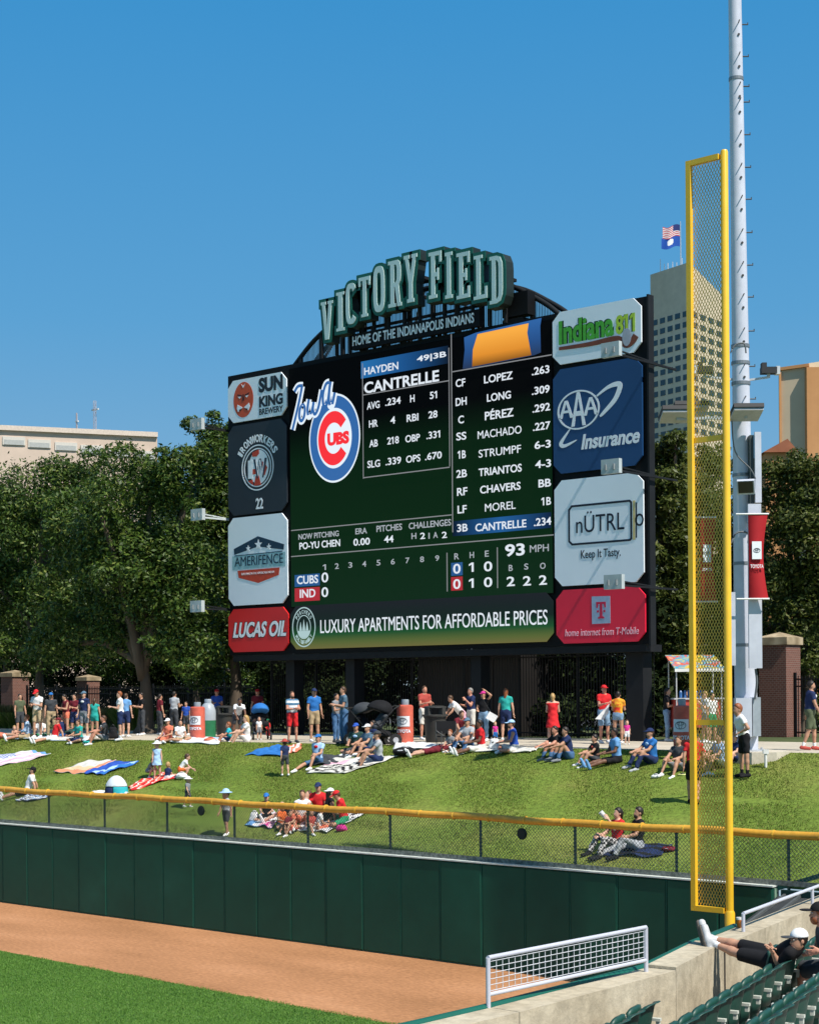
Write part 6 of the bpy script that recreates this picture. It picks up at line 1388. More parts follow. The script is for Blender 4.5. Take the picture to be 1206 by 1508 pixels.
# -- in the tree shade
P(257, 1083, 150, 'hold', 'person in dark clothes standing in the shade beside the thick trunk', top=1018, shirt='lgrey', pants='char', plen=1.9, hair='dark', skin_='tan', group=WK)
P(275, 1083, -20, 'stand', 'person in deep blue shirt standing beside the far red padded bollard', top=1033, shirt='royal', pants='char', hair='dark', skin_='tan', group=WK)
P(320, 1080, 10, 'hold', 'person in blue shirt and red cap standing behind the shaded trash bin', top=1015, shirt='royal', pants='char', cap='red', skin_='ruddy', group=WK)
P(380, 1080, 0, 'stand', 'person in red cap holding a baby in the shade by the blue stroller', top=1015, shirt='maroon', pants='char', cap='red', skin_='ruddy', group=WK)
P(350, 1088, 20, 'bend', 'person in white tee bending low over the seated family', top=1022, shirt='white', pants='char', skin_='brown', hair='dark', group=WK)
P(249, 1091, -20, 'crossleg', 'seated person in orange top and white cap on the long pale blanket', shirt='coral', cap='white', pants='coral', skin_='tan', H_=1.5, child=.2, group=PC)
P(265, 1091, 25, 'crossleg', 'seated person in white top with dark hair on the long pale blanket', shirt='white', pants='khaki', hair='dark', skin_='tan', H_=1.4, child=.3, group=PC)
P(243, 1090, -60, 'crossleg', 'small child in pink top seated beside the orange top', shirt='pink', pants='pink', hair='brown', H_=.9, child=.9, group=PC)
P(338, 1092, -75, 'knees', 'child in turquoise shirt seated with knees up on the pale blanket', shirt='turq', pants='navy', hair='red', skin_='ruddy', H_=1.25, child=.5, group=PC)
P(364, 1092, -70, 'knees', 'seated person in white dress with blond hair facing the turquoise child', shirt='white', pants='white', hair='blond', long=True, skin_='pale', group=PC)
P(382, 1090, 15, 'stand', 'toddler in white top standing before the blue stroller', top=1054, shirt='white', pants='grey', hair='dark', child=1, skin_='tan', group=WK)
P(395, 1086, 0, 'stand', 'small child in red coat and green hat in the shade by the stroller', top=1058, shirt='red', sleeve=1.8, pants='red', plen=1.8, cap='green', child=.9, group=WK)
# -- on the upper lawn
P(232, 1147, 10, 'stand', 'little child in white bunny eared hat and pale blue dress on red blanket', top=1090, dress=('lblue', .28), hat='white', child=.8, skin_='pale', shoes=None, shirt=None)
P(219, 1146, 60, 'crouch', 'child in grey crouching behind the bunny eared hat', H_=1.0, child=.7, shirt='grey', pants='grey', hair='brown')
P(247, 1147, 150, 'crossleg', 'blond toddler in navy shirt seated on red blanket edge', H_=1.0, child=.9, shirt='navy', pants='white', hair='blond')
P(266, 1146, 100, 'crouch', 'child in white shirt and orange shorts crouching at blanket end', H_=1.15, child=.6, shirt='white', pants='orange', hair='brown')
P(277, 1189, 60, 'stride', 'toddler in white hat and grey top walking near the yellow rail', top=1142, hat='white', shirt='grey', pants='char', child=1, skin_='pale')
P(334, 1231, -40, 'stride', 'toddler in blue and white hat, grey tank top and shorts by the rail', top=1160, hat='lblue', shirt='lgrey', sleeve=0, pants='char', child=.9, skin_='tan')
P(420, 1143, -160, 'stride', 'small child in navy shirt and rust sun hat walking uphill', top=1087, hat='brick', shirt='navy', pants='char', child=.7, skin_='pale')
P(41, 1168, -85, 'legs', 'person in black and white raglan tee leaning back alone on patterned blanket', shirt='raglan', pants='black', cap='black', skin_='tan', group=PC, beard=True, hair='dark')
# -- along the walkway in the middle
P(431, 1094, 30, 'cross', 'heavy bearded person with crossed arms in blue and white jersey, red shorts', top=1018, shirt='jersey', pants='red', plen=.9, fat=1.35, hair='brown', beard=True, skin_='ruddy', shoes=C_['char'], group=WK)
P(463, 1093, 25, 'stand', 'person in bright blue tee, navy cap and tan shorts', top=1014, shirt='blue', pants='khaki', cap='navy', skin_='tan', fat=1.12, group=WK)
P(507, 1096, -70, 'hold', 'person in grey green shirt and blue jeans turned away to talk', top=1011, shirt='slate', pants='jean', plen=1.95, hair='brown', skin_='tan', shoes=C_['char'], group=WK)
P(495, 1094, 60, 'hold', 'person in grey tee and jeans half hidden behind the grey green shirt', top=1021, shirt='grey', pants='jean', plen=1.95, hair='dark', skin_='tan', shoes=C_['char'], group=WK)
P(625, 1090, 30, 'hold', 'person in brick red shirt and white shorts leaning by the trash bin', top=1010, shirt='brick', pants='offw', plen=1.0, hair='brown', skin_='ruddy', group=WK)
P(680, 1091, -70, 'bend', 'person in white top and pink skirt bending over behind the camp chair', H_=1.6, shirt='white', pants='pink', plen=.7, hair='brown', skin_='tan', group=WK)
P(694, 1090, -60, 'eat', 'grey haired person in navy tee and white shorts eating', top=1013, shirt='navy', pants='offw', plen=1.0, hair='grey', skin_='ruddy', fat=1.12, group=WK)
P(712, 1092, -30, 'head', 'person in black top and magenta cap with white bag, hand at head', top=1018, shirt='black', pants='ljean', plen=1.9, cap='hot', long=True, skin_='tan', group=WK)
P(745, 1091, 165, 'away', 'person in teal shirt and navy skirt seen from behind', top=1014, shirt='teal', dress=None, pants='navy', plen=.85, long=.22, hair='red', skin_='pale', group=WK)
P(814, 1098, 175, 'hold', 'blond person in short red dress seen from behind', top=1021, dress=('red', .36), hair='blond', long=.1, skin_='pale', group=WK)
P(889, 1095, 20, 'hold', 'person in red polo and red cap holding a white towel', top=1009, shirt='red', pants='ljean', plen=.95, cap='red', skin_='ruddy', fat=1.1, group=WK)
P(910, 1096, 160, 'hold', 'person in red and yellow tie dye tee and denim shorts', top=1018, shirt='tiedye', pants='ljean', plen=.35, hair='dark', skin_='tan', group=WK)
P(923, 1097, 0, 'stand', 'toddler in pink top beside the tie dye tee', top=1059, shirt='hot', pants='white', child=1, hair='brown', group=WK)
P(982, 1092, 70, 'hold', 'person in black tee and light jeans facing the snack cart', top=1013, shirt='black', pants='ljean', plen=1.95, hair='dark', long=.1, skin_='tan', group=WK)
P(1039, 1094, -70, 'eat', 'curly blond person in white tee behind the yellow wire net', top=1018, shirt='white', pants='grey', hair='blond', skin_='pale', group=WK)
P(1193, 1105, 85, 'stride', 'heavy person in navy polo with white stripe walking past the brick pier', top=1002, shirt='navy', pants='olive', plen=.95, fat=1.25, prt='white', hair='dark', beard=True, socks=C_['white'], shoes=C_['brick'], skin_='tan', group=WK)
P(1095, 1145, -75, 'hips', 'tall child in white and teal tee and black shorts stooping by the pole footing', top=1034, shirt='white', pants='black', hair='red', socks=C_['black'], shoes=C_['black'], skin_='tan', child=.25)
P(1021, 1184, 165, 'stride', 'person in red tee and black shorts walking uphill behind the wire net', top=1076, shirt='red', pants='black', hair='dark', long=True, skin_='tan', shoes=C_['black'])
# -- seated rows on the upper lawn
P(468, 1124, -35, 'mixed', 'seated person in light blue team tee and blue cap on dark blanket', shirt='lblue', pants='jean', cap='blue', prt='red', skin_='tan', group=PC)
P(526, 1107, -20, 'crossleg', 'seated person in dark green tee and blue cap with white front', shirt='dgreen', pants='char', cap='royal', prt='lblue', skin_='tan', group=PC)
P(543, 1109, -50, 'knees', 'seated person in blue tee and white cap between two others', shirt='slate', pants='navy', cap='white', skin_='tan', group=PC)
P(558, 1122, -80, 'knees', 'seated person in white tee and dark cap, knees up on zebra blanket', shirt='lgrey', pants='navy', cap='char', skin_='tan', H_=1.8, shoes=None, group=PC)
P(641, 1108, -80, 'lie', 'person in maroon lying back with legs stretched across the grass', shirt='maroon', pants='maroon', hair='dark', skin_='pale', H_=1.6, group=PC)
P(664, 1104, -30, 'crossleg', 'child in grey top seated in front of the black camp chair', shirt='grey', pants='char', hair='red', H_=1.15, child=.5, group=PC)
P(689, 1101, -30, 'knees', 'seated person in pale grey top and cap beside red and blue shirt', shirt='lgrey', pants='jean', plen=1.9, cap='slate', skin_='tan', group=PC)
P(709, 1104, -75, 'legsup', 'seated person in red and blue shirt, legs stretched towards camp chair', shirt='red', pants='offw', skin_='brown', hair='dark', plen=1.0, group=PC)
P(757, 1105, -80, 'crossleg', 'seated person in royal blue tank top and pale cap', shirt='royal', sleeve=0, pants='offw', cap='lblue', beard=True, hair='brown', skin_='ruddy', fat=1.1, group=PC)
P(822, 1115, -60, 'hug', 'seated person in black shirt leaning close to navy shirt', shirt='black', pants='jean', plen=1.95, hair='dark', skin_='ruddy', shoes=C_['grey'], group=PC)
P(838, 1117, -75, 'hug', 'seated person in navy shirt and jeans hugging their knees', shirt='navy', pants='jean', plen=1.95, hair='dark', skin_='tan', shoes=C_['grey'], fat=1.1, group=PC)
P(877, 1122, -70, 'knees', 'seated child in black tee beside light blue polo', shirt='black', pants='char', hair='dark', skin_='tan', H_=1.45, prt='brick', child=.2, group=PC)
P(908, 1122, -75, 'legsup', 'seated person in light blue polo and black shorts, legs out', shirt='sky', pants='black', hair='dark', skin_='brown', shoes=C_['sky'], H_=1.8, group=PC)
P(959, 1124, -65, 'knees', 'seated person in blue printed tee, navy cap and dark jeans', shirt='blue', pants='navy', plen=1.95, cap='navy', prt='lblue', skin_='tan', shoes=C_['lgrey'], fat=1.15, H_=1.8, group=PC)
P(1000, 1134, -40, 'knees', 'seated person in grey shorts beside the near red padded bollard', shirt='char', pants='grey', hair='brown', skin_='tan', group=PC)
P(1060, 1130, -60, 'knees', 'seated person in pale blue plaid shirt behind the yellow wire net', shirt='plaid', pants='olive', hair='dark', skin_='tan', group=PC)
P(1082, 1122, -45, 'knees', 'seated child in navy shirt half hidden behind the yellow pole', shirt='navy', pants='navy', hair='brown', skin_='pale', H_=1.4, child=.3, group=PC)
# -- lower lawn group under the rail
P(446, 1211, 0, 'knees', 'seated person in white sleeveless top with tied brown hair', shirt='white', sleeve=0, pants='coral', hair='brown', skin_='tan', group=PC)
P(470, 1202, -10, 'crossleg', 'seated person in red tee and navy cap at the back of the group', shirt='red', pants='char', cap='navy', skin_='tan', H_=1.8, group=PC)
P(484, 1209, 110, 'side', 'seated person in black top and white cap turned from the camera', shirt='black', sleeve=.1, pants='black', cap='white', brim='b', long=.18, hair='dark', skin_='tan', group=PC)
P(507, 1211, -85, 'phone', 'seated person in red tee and red cap looking down', shirt='red', pants='green', cap='red', skin_='tan', head=(.6, 0), group=PC)
P(431, 1199, -60, 'recline', 'person in black shorts lying back with one bare knee raised', shirt='grey', pants='black', hair='brown', skin_='pale', group=PC)
P(414, 1217, 40, 'crossleg', 'child in orange shirt seated on pink and blue towel', shirt='orange', pants='char', hair='brown', skin_='tan', H_=1.2, child=.5, group=PC)
P(432, 1222, -40, 'knees', 'child in coral top kneeling at the front of the group', shirt='coral', pants='coral', hair='dark', skin_='tan', H_=1.2, child=.5, group=PC)
P(458, 1224, 30, 'knees', 'child in rust shirt seated by the fence post', shirt='brick', pants='white', hair='brown', skin_='tan', H_=1.15, child=.5, group=PC)
P(393, 1205, 0, 'crossleg', 'child in black shirt and blue cap behind white bags', shirt='black', pants='black', cap='blue', skin_='pale', H_=1.35, child=.3, group=PC)
# -- couple by the fence
P(908, 1248, -65, 'drink', 'person in red tee and checked trousers drinking from a white cup', shirt='red', pants='bwplaid', plen=1.95, hair='dark', long=.08, skin_='pale', shoes=C_['black'], H_=1.78, group=PC, step=.018)
P(938, 1250, -75, 'mixed', 'person in black tee and grey trousers leaning beside checked trousers', shirt='black', pants='lgrey', plen=1.95, hair='dark', beard=True, skin_='tan', shoes=C_['black'], H_=1.86, group=PC, step=.018)
# a few more of the crowd, closing the groups up
P(118, 1091, -40, 'crossleg', 'seated person in teal shirt between the cooler bag and bright green top', shirt='teal', pants='char', hair='brown', skin_='tan', H_=1.5, group=PC)
P(30, 1085, 40, 'stand', 'person in olive shirt standing behind the toddler by the brick pier', top=1022, shirt='olive', pants='char', hair='dark', skin_='tan', group=WK)
P(210, 1083, -60, 'hold', 'person in black shirt leaning in the shade by the thick trunk', top=1020, shirt='black', pants='char', plen=1.9, hair='dark', skin_='tan', group=WK)
P(236, 1083, 120, 'stand', 'person in brown shirt waiting in deep shade behind the orange top', top=1022, shirt='maroon', pants='char', plen=1.9, hair='dark', skin_='tan', group=WK)
P(672, 1097, 30, 'crouch', 'person with brown hair in maroon top crouching behind the camp chair', H_=1.6, shirt='maroon', pants='char', hair='brown', long=.15, skin_='tan', group=WK)
P(729, 1097, 20, 'stand', 'small child in pink top and blue shorts between two seated shirts', top=1062, shirt='hot', pants='blue', child=.8, hair='blond', group=WK)
P(1012, 1089, -20, 'hold', 'person in dark clothes behind the red bollard at the snack cart', top=1017, shirt='brick', pants='char', hair='dark', skin_='tan', group=WK)
P(1024, 1134, 40, 'knees', 'seated person in red top behind the wire net beside plaid shirt', shirt='red', pants='jean', hair='dark', long=True, skin_='tan', group=PC)
P(1048, 1096, 30, 'stand', 'person in white top and green skirt behind the wire net', top=1020, shirt='white', pants='green', hair='dark', skin_='tan', group=WK)
P(548, 1103, -60, 'mixed', 'seated person in navy top leaning behind the white cap', shirt='navy', pants='grey', hair='dark', skin_='tan', group=PC)
P(424, 1226, 60, 'side', 'child in maroon trousers kneeling at the towel edge', shirt='maroon', pants='brick', plen=1.8, hair='dark', skin_='tan', H_=1.2, child=.4, group=PC)
P(470, 1222, 100, 'legsup', 'child in white shirt with bare legs stretched over the leaf pattern', shirt='white', pants='coral', hair='brown', skin_='tan', H_=1.2, child=.4, group=PC)
# ================================================================ BLANKETS, BAGS AND STREET FURNITURE
def blanket(cs, mats, label, col=lambda u, v: 0, group='blankets spread on the grass', n=22, name='blanket', lift=.06, wob=.015, seed=1):
    """four photo corners (in order round the sheet) laid on the lawn"""
    q = [gr(*c) for c in cs]; r_ = np.random.default_rng(seed); c0 = sum(q, Vector())/4; ph = r_.uniform(0, 6, 6); top = []
    for j in range(n+1):
        for i in range(n+1):
            u, v = i/n, j/n; a = q[0].lerp(q[1], u); b = q[3].lerp(q[2], u); p = a.lerp(b, v)
            d = Vector((.03*math.sin(9*u+ph[4]+v*5), .03*math.sin(11*v+ph[5]+u*4), 0)); p = p + d
            z = H(p.x, p.y)+lift+wob*(math.sin(9*u+5*v+ph[0])+math.sin(13*v-7*u+ph[1])+.7*math.sin(23*u+ph[2]+17*v)); top.append((p.x-c0.x, p.y-c0.y, z-c0.z))
    N = (n+1)**2; v = top + [(x, y, z-.02-max(0, 0)) for x, y, z in top]; f = []; mi = []
    for j in range(n):
        for i in range(n):
            a = j*(n+1)+i; k = col((i+.5)/n, (j+.5)/n); f += [(a, a+1, a+n+2, a+n+1), (N+a, N+a+n+1, N+a+n+2, N+a+1)]; mi += [k, k]
    bd = list(range(n)) + [n+(n+1)*j for j in range(n)] + [N-1-i for i in range(n)] + [(n+1)*(n-j) for j in range(n)]
    for a, b in zip(bd, bd[1:]+bd[:1]): f.append((a, N+a, N+b, b)); mi.append(0)
    o = link(name, mesh_from(v, f, True, mi), mats, loc=tuple(c0)); return tag(o, label, 'blanket', group)
cl = C_
blanket([(-14, 1114), (52, 1108), (76, 1113), (-2, 1131)], [cl['white'], cl['pink'], cl['royal'], cl['sky']], 'flag patterned blanket with blue star corner and pink stripes at the frame edge', lambda u, v: (2 if int(u*22+v*22) % 2 else 0) if (u < .5 and v < .4) else (1 if int(v*10) % 2 else 0) if u < .93 else 3, seed=2)
blanket([(78, 1139), (133, 1122), (172, 1122), (122, 1141)], [cl['offw'], M((.72, .50, .30), .85), M((.70, .26, .14), .85)], 'cream blanket fading to orange lying beside the deep blue one', lambda u, v: 2 if u < .22 or v > .86 else (1 if u < .45 else 0), seed=3)
blanket([(124, 1141), (166, 1123), (207, 1124), (152, 1142)], [cl['royal'], cl['lblue'], cl['blue']], 'deep blue blanket with paler streak lying beside the cream and orange one', lambda u, v: 1 if .45 < v-u*.25+.1*math.sin(u*12) < .62 else (2 if v > .7 else 0), seed=4)
blanket([(188, 1160), (238, 1140), (268, 1144), (196, 1166)], [cl['red'], cl['coral'], cl['offw']], 'red blanket with pale pattern under the children and bunny eared hat', lambda u, v: 2 if int(u*20)*7 % 5 == int(v*14)*3 % 5 else (1 if (int(u*11)+int(v*9)) % 3 == 0 else 0), seed=5)
blanket([(24, 1180), (56, 1167), (93, 1169), (48, 1182)], [cl['navy'], cl['white'], cl['lblue']], 'navy and white patterned blanket under the lone person in raglan tee', lambda u, v: 1 if (int(u*16)*5+int(v*16)*3) % 4 < 2 else (2 if (int(u*16)+int(v*9)) % 3 == 0 else 0), seed=6)
blanket([(360, 1113), (404, 1100), (424, 1101), (414, 1115)], [cl['blue'], cl['royal']], 'plain bright blue blanket behind the small child in rust sun hat', lambda u, v: 0, seed=7)
blanket([(414, 1112), (428, 1099), (446, 1098), (440, 1108)], [cl['coral'], cl['offw']], 'small red and white towel beside the plain bright blue blanket', lambda u, v: int(v*5) % 2, seed=8)
blanket([(453, 1140), (492, 1120), (592, 1114), (508, 1141)], [cl['offw'], cl['black'], cl['pink']], 'zebra striped blanket under the two seated in white tee and blue cap', lambda u, v: (1 if math.sin(u*40+4*math.sin(v*9)) > .1 else 0) if u < .55 else (2 if v < .4 and u < .75 else 0), seed=9)
blanket([(450, 1128), (478, 1114), (510, 1114), (495, 1128)], [cl['char']], 'dark grey blanket under the person in light blue team tee', seed=10)
blanket([(10, 1090), (20, 1084), (140, 1087), (130, 1093)], [cl['offw'], cl['lblue']], 'long pale blanket under the picnic crowd beneath the trees', lambda u, v: 1 if int(u*30) % 7 == 0 else 0, seed=11)
blanket([(236, 1094), (262, 1086), (332, 1090), (322, 1097)], [cl['white'], cl['lblue']], 'long pale blanket under the orange top and the turquoise child', lambda u, v: 1 if u > .45 and int(v*4) % 2 else 0, seed=12)
blanket([(578, 1104), (590, 1095), (650, 1098), (640, 1106)], [cl['white']], 'narrow white blanket at the walkway edge before the red padded bollard', seed=13)
blanket([(690, 1108), (700, 1101), (794, 1104), (780, 1110)], [cl['offw']], 'pale blanket under the person in royal blue tank top', seed=14)
blanket([(360, 1217), (392, 1196), (420, 1200), (400, 1221)], [cl['sky'], cl['pink'], cl['hot'], cl['white']], 'pink, white and blue striped towel with orange shirted child at its end', lambda u, v: [0, 0, 3, 1, 2, 1][min(5, int(v*6))], seed=15)
blanket([(430, 1224), (474, 1198), (542, 1198), (482, 1228)], [cl['white'], cl['lgrey'], cl['char']], 'white blanket with grey leaf pattern under the red shirted group', lambda u, v: 2 if (int(u*20)*7+int(v*18)*5) % 9 == 0 else (1 if (int(u*20)*3+int(v*18)*5) % 4 == 0 else 0), seed=16)
blanket([(880, 1262), (905, 1245), (990, 1246), (968, 1264)], [cl['navy'], cl['black']], 'dark navy blanket under the couple by the yellow rail', lambda u, v: int(u*6+v*3) % 2, seed=17)
blanket([(134, 1172), (142, 1166), (190, 1168), (186, 1175)], [cl['white']], 'small white mat under the baby tent behind the rail', seed=18)
def lump(px, py, w_, h_, mt, label, cat, name, d=None, strap=None, extra=None, group=None, tilt=0.):
    """soft bag: a sagging rounded body with flap, pocket and strap"""
    p = gr(px, py); s_ = depth(p)/FPX; W, Hh = w_*s_, h_*s_; D_ = d or W*.55; t = empty(name, tuple(p), label, cat, group, rz=YAW+tilt)
    F2 = Field(); F2.ell((0, 0, Hh*.45), (W*.48, D_*.5, Hh*.46), k=.03); F2.cap((-W*.35, 0, Hh*.2), (W*.35, 0, Hh*.2), Hh*.22, Hh*.22, .04); F2.ell((W*.1, -D_*.32, Hh*.35), (W*.26, D_*.25, Hh*.24), k=.02); F2.cap((-W*.2, 0, Hh*.72), (W*.22, .02, Hh*.74), Hh*.16, Hh*.13, .03)
    v, f = F2.mesh(max(.014, min(W, Hh)/16), [((0, 0, .0), (0, 0, -1))]); link('body', mesh_from(v, f, True), mt, t)
    MB().path(smooth_pts([(-W*.2, -.02, Hh*.85), (-W*.05, -.05, Hh*1.02), (W*.15, -.04, Hh*.98), (W*.22, 0, Hh*.82)], 5), .014, 6).build('strap', strap or BLKV, t, world=False)
    F3 = Field(); F3.ell((-W*.02, -D_*.36, Hh*.55), (W*.3, D_*.12, Hh*.14), k=.02); v, f = F3.mesh(.016); link('flap', mesh_from(v, f, True), extra or strap or BLKV, t); return t
BG = 'bags left on the grass'
lump(113, 1094, 18, 9, cl['navy'], 'navy duffel bag lying at the lawn edge before the picnic crowd', 'bag', 'duffel_bag', group=BG)
lump(131, 1095, 18, 5, cl['teal'], 'flat teal bag lying beside the navy duffel bag', 'bag', 'duffel_bag', group=BG)
lump(105, 1087, 21, 15, cl['dgreen'], 'dark green cooler bag standing before pink shorts', 'bag', 'cooler_bag', group=BG)
lump(167, 1088, 13, 20, cl['black'], 'black backpack standing beside the person in grey tee', 'backpack', 'backpack', group=BG)
lump(597, 1113, 40, 14, cl['black'], 'black backpack lying on the zebra blanket end below the red bollard', 'backpack', 'backpack', strap=cl['lgrey'], group=BG)
lump(728, 1104, 15, 19, cl['white'], 'white round bag beside red and blue shirt', 'bag', 'tote_bag', group=BG)
lump(375, 1210, 14, 16, cl['white'], 'pair of white shopping bags left of the child in blue cap', 'bag', 'tote_bag', strap=cl['white'], group=BG)
lump(503, 1224, 17, 11, cl['hot'], 'bright magenta bag on the leaf patterned blanket', 'bag', 'tote_bag', extra=cl['maroon'], group=BG)
lump(985, 1254, 24, 9, cl['maroon'], 'maroon bag with white patch beside the couple on navy blanket', 'bag', 'duffel_bag', extra=cl['white'], group=BG)
lump(268, 1147, 18, 10, cl['white'], 'white jacket heaped at the red blanket end', 'jacket', 'jacket', strap=cl['white'], extra=cl['navy'])
lump(965, 1146, 14, 6, cl['white'], 'crumpled white bag alone on the lawn below the blue printed tee', 'litter', 'paper_bag', strap=cl['white'], extra=cl['white'])
lump(1004, 1142, 14, 3, M((.6, .62, .25), .8), 'yellow green flip flops lying beside the near red bollard', 'shoes', 'flip_flops', extra=cl['white'])
lump(310, 1092, 20, 6, cl['coral'], 'red cushion lying on the long pale blanket by the far red bollard', 'cushion', 'cushion', strap=cl['red'], extra=cl['red'])
# red padded bollards with caps
PADR = noise_mat('red_pad', [(.3, (.52, .10, .065)), (.7, (.62, .14, .09))], scale=1.5, rough=.55, second=(6, .12), bump=.2, bscale=5)
def wrapped(F, r_, c, a0):
    return [(c.x+(r_ - y)*math.sin(a0+x/r_), c.y-(r_ - y)*math.cos(a0+x/r_), z) for x, y, z in F.mb.v]
def bollard(px, py, top, w_, label, a0):
    p = gr(px, py); s_ = depth(p)/FPX; r_ = w_*s_/2; h = (py-top)*s_; t = empty('padded_bollard', tuple(p), label, 'bollard', 'red padded bollards along the walkway'); prof = [(r_*.96, .0), (r_, .05), (r_*1.01, h*.3), (r_*.985, h*.55), (r_, h*.82), (r_*.97, h*.855), (r_*.8, h*.875), (r_*.5, h*.88)]
    MB().lathe(prof, p, 32).build('padding', PADR, t, smooth='auto'); MB().lathe([(r_*.46, h*.8801), (r_*.46, h*.98), (r_*.42, h)], p, 24).build('cap', M((.27, .31, .35), .5, .1), t, smooth='auto')
    F = Flat(0, .003); F.loops([[(-.20, h*.40), (.20, h*.40), (.20, h*.62), (-.20, h*.62)]])
    m = MB(); nx = 8; vv = []; ff = []
    for i in range(nx+1):
        a = a0+(-.22+.44*i/nx)/r_
        for z in (h*.40, h*.63): vv.append((p.x+(r_+.012)*math.sin(a), p.y-(r_+.012)*math.cos(a), p.z+z))
    for i in range(nx+1): 
        a = a0+(-.22+.44*i/nx)/r_
        for z in (h*.40, h*.63): vv.append((p.x+(r_-.02)*math.sin(a), p.y-(r_-.02)*math.cos(a), p.z+z))
    for i in range(nx): ff += [(2*i, 2*i+2, 2*i+3, 2*i+1)]
    o = m.add(vv, ff).build('white_panel', M((.72, .72, .74), .5, .03), t)
    F = logo_marks(.30); F.mb.v = [(x, y, z+h*.52) for x, y, z in F.mb.v]; MB().add([(x, y, z+p.z) for x, y, z in wrapped(F, r_+.016, p, a0)], F.mb.f).build('maker_emblem', M((.12, .12, .13), .5), o)
    F = Flat(0, .003).text('TOYOTA', -.26, h*.26, .26, h*.335, .03); MB().add([(x, y, z+p.z) for x, y, z in wrapped(F, r_+.012, p, a0)], F.mb.f).build('lettering', WHV, t); return t
A0 = YAW-.35
bollard(291.5, 1089, 1034, 22, 'red padded bollard standing in the tree shade beside the deep blue shirt', A0)
bollard(597, 1096, 1030, 24, 'red padded bollard with grey cap left of the brick red shirt', A0)
bollard(1004, 1110, 1029, 25, 'red padded bollard nearest the yellow wire net', A0)
p = gr(307, 1087); s_ = depth(p)/FPX; t = empty('recycling_bin', tuple(p), 'bottle shaped grey and green bin beside the shaded red bollard', 'bin')
MB().lathe([(.26, 0), (.27, .62)], p, 24).build('base', M((.02, .16, .07), .5, .15), t, smooth='auto'); MB().lathe([(.27, .621), (.27, .95), (.2, 1.15), (.12, 1.22)], p, 24).build('shoulder', M((.36, .40, .44), .4, .08), t, smooth='auto'); MB().lathe([(.12, 1.2201), (.12, 1.34), (.11, 1.36)], p, 20).build('cap', M((.30, .35, .40), .4), t, smooth='auto')
# trash bins with hooded lids
BINM = M((.030, .030, .028), .5, .2, 4); BINL = M((.040, .040, .038), .45, .2, 4)
def bin_(px, py, top, label, wd):
    p = gr(px, py); s_ = depth(p)/FPX; h = (py-top)*s_; r_ = wd*s_/2; t = empty('trash_bin', tuple(p), label, 'trash bin', 'dark trash bins on the walkway')
    MB().lathe([(r_*.78, 0), (r_*.84, .08), (r_*.95, h*.66), (r_*1.02, h*.665), (r_*1.02, h*.70)], p, 28).build('body', BINM, t, smooth='auto')
    m = MB(); m.lathe([(r_*1.12, h*.701), (r_*1.14, h*.74), (r_*1.05, h*.76)], p, 28); m.lathe([(r_*1.0, h*.94), (r_*.98, h*.97), (r_*.7, h*.995), (r_*.2, h)], p, 28)
    for a in (45, 135, 225, 315): q = p + rv*math.cos(R(a+0))*r_*.86 + fv*math.sin(R(a))*r_*.86; m.box(q+Vector((0, 0, h*.85)), (.16, .16, h*.19), YAW+R(a))
    m.build('hood', BINL, t, smooth='auto'); MB().lathe([(r_*.8, h*.762), (r_*.8, h*.765)], p, 24).build('opening', M((.004, .004, .004), .9), t)
    return t
bin_(641, 1093, 1039, 'big dark trash bin with hooded lid between brick red shirt and camp chair', 34)
bin_(331, 1085, 1039, 'dark trash bin standing in the shade under the tree', 26)
m = MB(); p = gr(629, 1093); s_ = depth(p)/FPX
# strollers
def stroller(px, py, sc, label, mt, cn, rz, wm):
    p = gr(px, py); t = empty('stroller', tuple(p), label, 'stroller', 'strollers parked on the walkway', rz=YAW+rz); fr = MB(); L_ = lambda *q: [tuple(c*sc for c in a) for a in q]; W2 = .26
    for sx in (-W2, W2):
        for a, b in (((sx, -.45, .10), (sx, .38, .95)), ((sx, .40, .12), (sx, -.12, .62)), ((sx, .38, .95), (sx, .52, 1.02))): a, b = L_(a, b); fr.tube(a, b, .014*sc, n=8)
    a, b = L_((-W2, .52, 1.02), (W2, .52, 1.02)); fr.tube(a, b, .016*sc, n=8); fr.build('frame', M((.03, .03, .032), .4, metal=.5), t, world=False)
    for sx in (-W2, W2):
        for sy, r_ in ((-.45, .12), (.40, .16)):
            c = Vector((sx*1.08, sy, r_))*sc; m = MB(); m.tube(c-Vector((.022*sc, 0, 0)), c+Vector((.022*sc, 0, 0)), r_*sc, n=20); o = m.build('wheel', M((.012, .012, .012), .7), t, world=False)
            MB().tube(c-Vector((.026*sc, 0, 0)), c+Vector((.026*sc, 0, 0)), r_*sc*.45, n=14).build('hub', wm, o, world=False)
    F2 = Field(); F2.cap((-.16*sc, -.10*sc, .50*sc), (.16*sc, -.10*sc, .50*sc), .10*sc, .10*sc); F2.cap((-.16*sc, .16*sc, .75*sc), (.16*sc, .16*sc, .75*sc), .08*sc, .08*sc, .08); F2.cap((0, 0, .52*sc), (0, .16*sc, .75*sc), .14*sc, .12*sc, .05); v, f = F2.mesh(.028*sc); link('seat', mesh_from(v, f, True), mt, t)
    F2 = Field(); F2.ell((0, .06*sc, .92*sc), (.28*sc, .34*sc, .25*sc), cut=[((0, 0, .90*sc), (0, -.35, -1))]); v, f = F2.mesh(.028*sc); link('hood', mesh_from(v, f, True), cn, t)
    F2 = Field(); F2.ell((0, .12*sc, .30*sc), (.22*sc, .24*sc, .11*sc)); v, f = F2.mesh(.03*sc); link('basket', mesh_from(v, f, True), cl['black'], t); return t
stroller(556, 1099, 1.18, 'black stroller with folded hood parked behind the seated people', cl['char'], cl['black'], -1.3, M((.4, .4, .42), .4))
